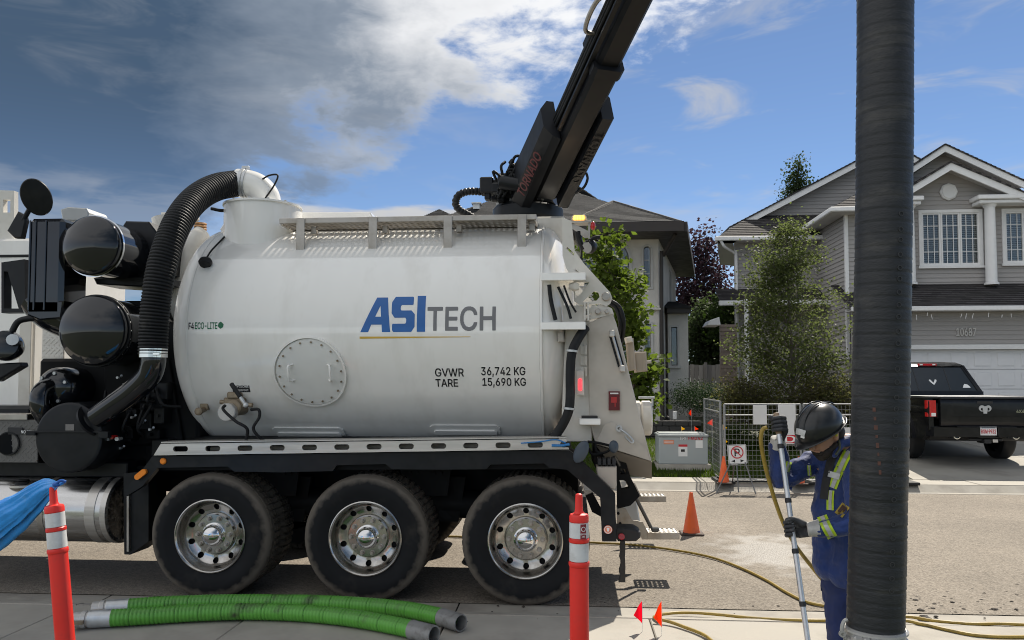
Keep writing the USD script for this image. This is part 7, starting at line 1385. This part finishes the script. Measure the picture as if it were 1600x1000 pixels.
def worker():
    Y = 4.75; P = lambda u, v, dy=0.: at(u, v, Y + dy)
    foot = P(1330, 1050); T = thing('person', 'worker in blue reflective coveralls and black hard hat, head bowed, holding the lance', 'person', (foot[0], Y, .055))
    skin = M('skin', (.42, .235, .165), .5, var=.08, vs=14, spec=.4); blue = M('royal_blue_coverall', (.006, .025, .125), .75, var=.22, vs=9, bump=.8, bs=20, bd=.014, dirt=(.010, .022, .085), ds=3, dlo=.52, dhi=.8, sheen=.15)
    navy = M('navy_trousers', (.010, .020, .085), .8, var=.25, vs=9, bump=.45, bs=26, bd=.010, dirt=(.03, .035, .06), ds=4, dlo=.55, dhi=.85)
    # joints
    pelvis, chest, neck = P(1338, 905, .02), P(1330, 752, .03), P(1324, 694, -.01)
    sR, eR, wR = P(1272, 722, .20), P(1221, 750, .06), P(1215, 690, -.02)
    sL, eL, wL = P(1343, 728, -.14), P(1341, 812, -.26), P(1280, 828, -.30)
    hips = [P(1312, 915, .07), P(1350, 915, -.06)]
    kn = [np.array([hips[0][0] - .02, Y - .0, .58]), np.array([hips[1][0] + .02, Y - .12, .58])]; an = [np.array([kn[0][0] + .02, Y + .08, .15]), np.array([kn[1][0] + .04, Y - .1, .15])]
    fwd = unit([-.75, -.6, 0]); hd = P(1285, 680, -.06); fd = unit([-.76, -.42, -.50]); up = unit(np.array([-.36, -.20, .86])); up = unit(up - fd * (up @ fd)); rt = np.cross(fd, up)
    H = lambda a, b, c: hd + fd * a + rt * b + up * c
    # body: one continuous figure
    toe = lambda a: a + fwd * .17 + [0, 0, -.07]
    body = chain([pelvis, chest, neck], [.13, .15, .065]) + chain([neck, H(-.02, 0, -.06)], [.062, .06]) + chain([sR, eR, wR], [.055, .042, .03]) + chain([sL, eL, wL], [.055, .042, .03]) + chain([chest, sR], [.12, .06]) + chain([chest, sL], [.12, .06])
    for h, k, a in zip(hips, kn, an): body += chain([pelvis, h, k, a], [.12, .085, .06, .042]) + chain([a + [0, 0, -.05], toe(a)], [.045, .035])
    head = [trimesh.convex.convex_hull(np.vstack([sph(H(-.005, 0, .03), .092).vertices, sph(H(.035, 0, -.055), .058).vertices, sph(H(.05, 0, -.085), .035).vertices]))]
    head += chain([H(.085, 0, .025), H(.108, 0, -.022)], [.013, .018]) + chain([H(.078, -.04, .035), H(.078, .04, .035)], [.020, .020]) + chain([H(.082, -.018, -.055), H(.082, .018, -.055)], [.013, .013])
    for s in (-1, 1): head += [trimesh.convex.convex_hull(np.vstack([sph(H(-.01, s * .092, .012), .018).vertices, sph(H(-.02, s * .098, .03), .016).vertices, sph(H(-.005, s * .09, -.02), .012).vertices]))]
    add(T, 'body', fuse(body + head, .018, 8), skin, 60)
    for s in (-1, 1): add(T, 'eye', sph(H(.080, s * .032, .022), .012, 2), M('eye_white', (.5, .48, .46), .3), 60)
    bd_ = [trimesh.convex.convex_hull(np.vstack([sph(H(.055, s * .040, -.078), .028).vertices, sph(H(.066, 0, -.100), .032).vertices, sph(H(.006, s * .074, -.060), .018).vertices])) for s in (-1, 1)] + chain([H(.082, -.026, -.068), H(.082, .026, -.068)], [.013, .013])
    b = fuse(bd_, .010, 6); b.vertices += b.vertex_normals * ((meshkit.noise(b.vertices * 160, 4) - .5) * .008)[:, None]; add(T, 'beard', b, M('dark_beard', (.016, .011, .009), .8, var=.3, vs=60), 40)
    hr = fuse(chain([H(-.06, -.05, -.01), H(-.085, 0, .0), H(-.06, .05, -.01)], [.05, .05, .05]), .012, 5); add(T, 'hair', hr, M('dark_hair', (.014, .010, .009), .7), 40)
    # coverall jacket and trousers
    jk = chain([P(1335, 882, .0), P(1332, 800, .01), chest], [.178, .172, .172]) + chain([P(1300, 880, .05), P(1302, 800, .07), P(1305, 745, .08)], [.118, .122, .12]) + chain([chest, P(1326, 706, .0)], [.165, .088])
    jk += chain([P(1312, 722, .06), sR, eR, wR + (eR - wR) * .12], [.10, .082, .070, .050]) + chain([P(1330, 722, -.03), sL, eL, wL + (eL - wL) * .05], [.11, .090, .075, .052])
    def wrinkle(m, amp, sc, seed):
        n = m.vertex_normals; p = m.vertices; f = meshkit.fbm(p * [sc, sc, sc * .55], 4, seed) - .5; g = np.abs(meshkit.fbm(p * [sc * .6, sc * .6, sc * 1.3] + 7, 3, seed + 3) - .5); m.vertices = p + n * ((f * amp - g * amp * 1.1)[:, None]); return m
    j = fuse(jk, .013, 10); j = wrinkle(j, .040, 10, 5); add(T, 'jacket', j, blue, 60)
    tr = chain([P(1335, 868, .0), pelvis], [.150, .155]) + chain([P(1308, 880, .05), P(1312, 925, .07)], [.10, .11])
    for h, k, a in zip(hips, kn, an): tr += chain([pelvis, h, k, a], [.14, .115, .085, .075])
    t = wrinkle(fuse(tr, .016, 10), .028, 8, 11); add(T, 'trousers', t, navy, 60)
    for a in an: add(T, 'boot', fuse(chain([a + [0, 0, .06], a + [0, 0, -.03], toe(a)], [.065, .062, .052]), .015, 6), rubber, 60)
    # open collar with dark shirt, collar flaps
    sh = strip_on(j, [P(1301, 710), P(1295, 732), P(1290, 756), P(1287, 780)], .046, .006, nw=7); add(T, 'shirt', sh, M('charcoal_shirt', (.022, .022, .024), .85, var=.2, vs=20), 40)
    add(T, 'collar', fuse(chain([P(1314, 692, -.09), P(1330, 688, -.07), P(1340, 692, .05)], [.028, .034, .03]) + chain([P(1314, 692, -.09), P(1304, 712, -.14)], [.026, .014]), .012, 5), blue, 60)
    add(T, 'collar_trim', tube([P(1311, 688, -.115), P(1312, 700, -.14), P(1306, 710, -.17)], .0065, 8, 5), M('collar_trim', (.05, .055, .03), .7, var=.5, vs=60), 60)
    yl = M('lime_tape', (.42, .58, .02), .55, var=.06, vs=20); sv = M('silver_tape', (.42, .42, .41), .35, var=.08, vs=40)
    def tape(pts, w=.05):
        a = strip_on(j, pts, w, .004); c = strip_on(j, pts, w * .42, .0075)
        if a is not None: add(T, 'lime_tape', a, yl, 40); add(T, 'silver_tape', c, sv, 40)
    tape([P(1326, 704), P(1318, 720), P(1308, 742), P(1300, 762)], .052); tape([P(1298, 766), P(1297, 780), P(1297, 797)], .040); tape([P(1284, 806), P(1292, 824), P(1301, 840)], .058); tape([P(1264, 727), P(1265, 745), P(1264, 760)], .020); tape([P(1236, 709), P(1233, 722), P(1229, 737)], .030)
    m = strip_on(j, [P(1294, 740), P(1303, 742.5), P(1312, 745)], .035, .009); m is not None and add(T, 'name_patch', m, white_print, 40)
    m = strip_on(j, [P(1310, 805), P(1316, 797), P(1322, 789)], .05, .006); m is not None and add(T, 'sleeve_badge', m, M('gold_badge', (.34, .24, .03), .6, var=.5, vs=90), 40); m = strip_on(j, [P(1312, 801), P(1316, 796), P(1320, 791)], .03, .009); m is not None and add(T, 'sleeve_badge', m, M('brown_badge', (.05, .02, .012), .6), 40)
    # hard hat: shell with brim, ridge and oval sticker
    c = H(-.008, 0, .062); hh = M('black_hard_hat', (.010, .0105, .011), .26, var=.25, vs=5, dirt=(.035, .034, .032), ds=4, dlo=.5, dhi=.8)
    n, k = 26, 56; V = []
    for i in range(n):
        th = i / (n - 1) * PI / 2 * 1.12; a = np.linspace(0, 2 * PI, k, endpoint=False); ex = .152 + .006 * np.cos(a); q = np.sin(th)
        rx = ex * q * (1 + .05 * np.cos(2 * a)); ry = .128 * q; zz = .132 * np.cos(th); ridge = .006 * np.exp(-(np.sin(a) / .16) ** 2) * q * (1 if i < n - 4 else .4)
        V.append(c + np.outer(rx * np.cos(a), fd) + np.outer(ry * np.sin(a), rt) + np.outer(zz + ridge + 0 * a, up))
    for (e, dz) in ((.010, -.024), (.013, -.029), (.008, -.033), (-.008, -.028)):
        a = np.linspace(0, 2 * PI, k, endpoint=False); fr = np.exp(-((np.mod(a + PI, 2 * PI) - PI) / .75) ** 2); V.append(c + np.outer((.158 + e + .036 * fr * (e > 0)) * np.cos(a), fd) + np.outer((.128 + e) * np.sin(a), rt) + np.outer(dz - .012 * fr + 0 * a, up))
    f = grid_faces(len(V), k); m = trimesh.Trimesh(np.vstack(V), np.vstack([f[:, [0, 1, 2]], f[:, [0, 2, 3]]]), process=False); m.merge_vertices(); m.update_faces(m.nondegenerate_faces()); m.invert() if m.volume < 0 else None
    hat = sub(T, 'hard_hat'); add(hat, 'shell', m, hh, 50)
    for off in (-.03, .03): 
        C = [c + fd * (.158 * math.sin(x)) + rt * off + up * (.136 * math.cos(x)) for x in np.linspace(-1.1, 1.35, 14)]; add(hat, 'rib', sweep(np.array(C), .004, 6), hh, 60)
    s = strip_on(m, [P(1242, 673), P(1250, 675), P(1258, 677.5)], .036, .004, .006, 7); s is not None and add(hat, 'sticker', s, M('oval_sticker', (.50, .50, .49), .5, var=.15, vs=120), 40); s = strip_on(m, [P(1251, 682), P(1254, 683), P(1257, 684)], .012, .004, .004); s is not None and add(hat, 'sticker', s, white_print, 40)
    add(T, 'ear_plug', sph(H(.0, -.108, .01), .010, 1), M('yellow_plug', (.6, .5, .05), .5))
    # gloves: palm, four fingers closed around the lance, thumb across
    p0, d = LANCE; gl = M('dark_work_glove', (.026, .027, .031), .7, var=.3, vs=40, dirt=(.10, .10, .10), ds=30, dlo=.55, dhi=.75); cuff = M('pale_glove_cuff', (.42, .41, .39), .75, var=.12, vs=20, dirt=(.25, .24, .22), ds=12)
    def glove(C, W, spin, flip):
        a = -d; w = C - W; w = unit(w - a * (w @ a)); n_ = np.cross(a, w) * flip; g = []
        ang = lambda th, r, z: C + (n_ * math.cos(th) + w * math.sin(th)) * r + a * z
        K = [];
        for i, (z, ln) in enumerate(((.036, 3.9), (.0125, 4.2), (-.0115, 4.1), (-.034, 3.6))):
            th = [-.55, .35, 1.25, 2.2, ln - .6]; js = [ang(th[0], .052, z * 1.05), ang(th[1], .043, z), ang(th[2], .040, z), ang(th[3], .034, z * .97), ang(th[4], .031, z * .95)]; g += chain(js, [.0145, .0135, .0125, .0115, .0105]); K.append(js[0])
        pm = [ang(-.9, .060, .034), ang(-.9, .060, -.034), W + a * .022 + n_ * .012, W - a * .022 + n_ * .012]; g += [trimesh.convex.convex_hull(np.vstack([sph(x, .0165, 1).vertices for x in K + pm]))]
        g += chain([W + (C - W) * .35 + a * .03, ang(-1.9, .040, .040), ang(-2.7, .036, .050), ang(-3.6, .036, .046)], [.019, .016, .0145, .012])
        m_ = fuse(g, .005, 7); add(T, 'glove', m_, gl, 60); return m_
    kp = lambda v: min((p0 + d * x for x in np.linspace(0, 1.6, 1600)), key=lambda q: abs(V0 - F * ((q - CAM) @ UP) / ((q - CAM) @ FW) - v))
    C1, C2 = kp(664), kp(826)
    W1 = C1 + (wR - C1) * .9; W1 = C1 + unit(wR - C1) * .098; W2 = C2 + unit(wL - C2) * .098
    glove(C1, W1, 0, 1); glove(C2, W2, 0, -1)
    for W_, e_, C_ in ((W1, eR, C1), (W2, eL, C2)):
        x = unit(W_ - C_) * .5 + unit(e_ - W_) * .5; x = unit(x); o = W_ - x * .012; add(T, 'glove_cuff', lathe([(.030, -.004), (.038, .0), (.043, .03), (.049, .058), (.047, .062), (.040, .056), (.030, .01)], o, x, 28, lambda R_, Y_, A_: R_ * (1 + .06 * np.sin(A_ * 3 + 1))), cuff, 50)
worker()
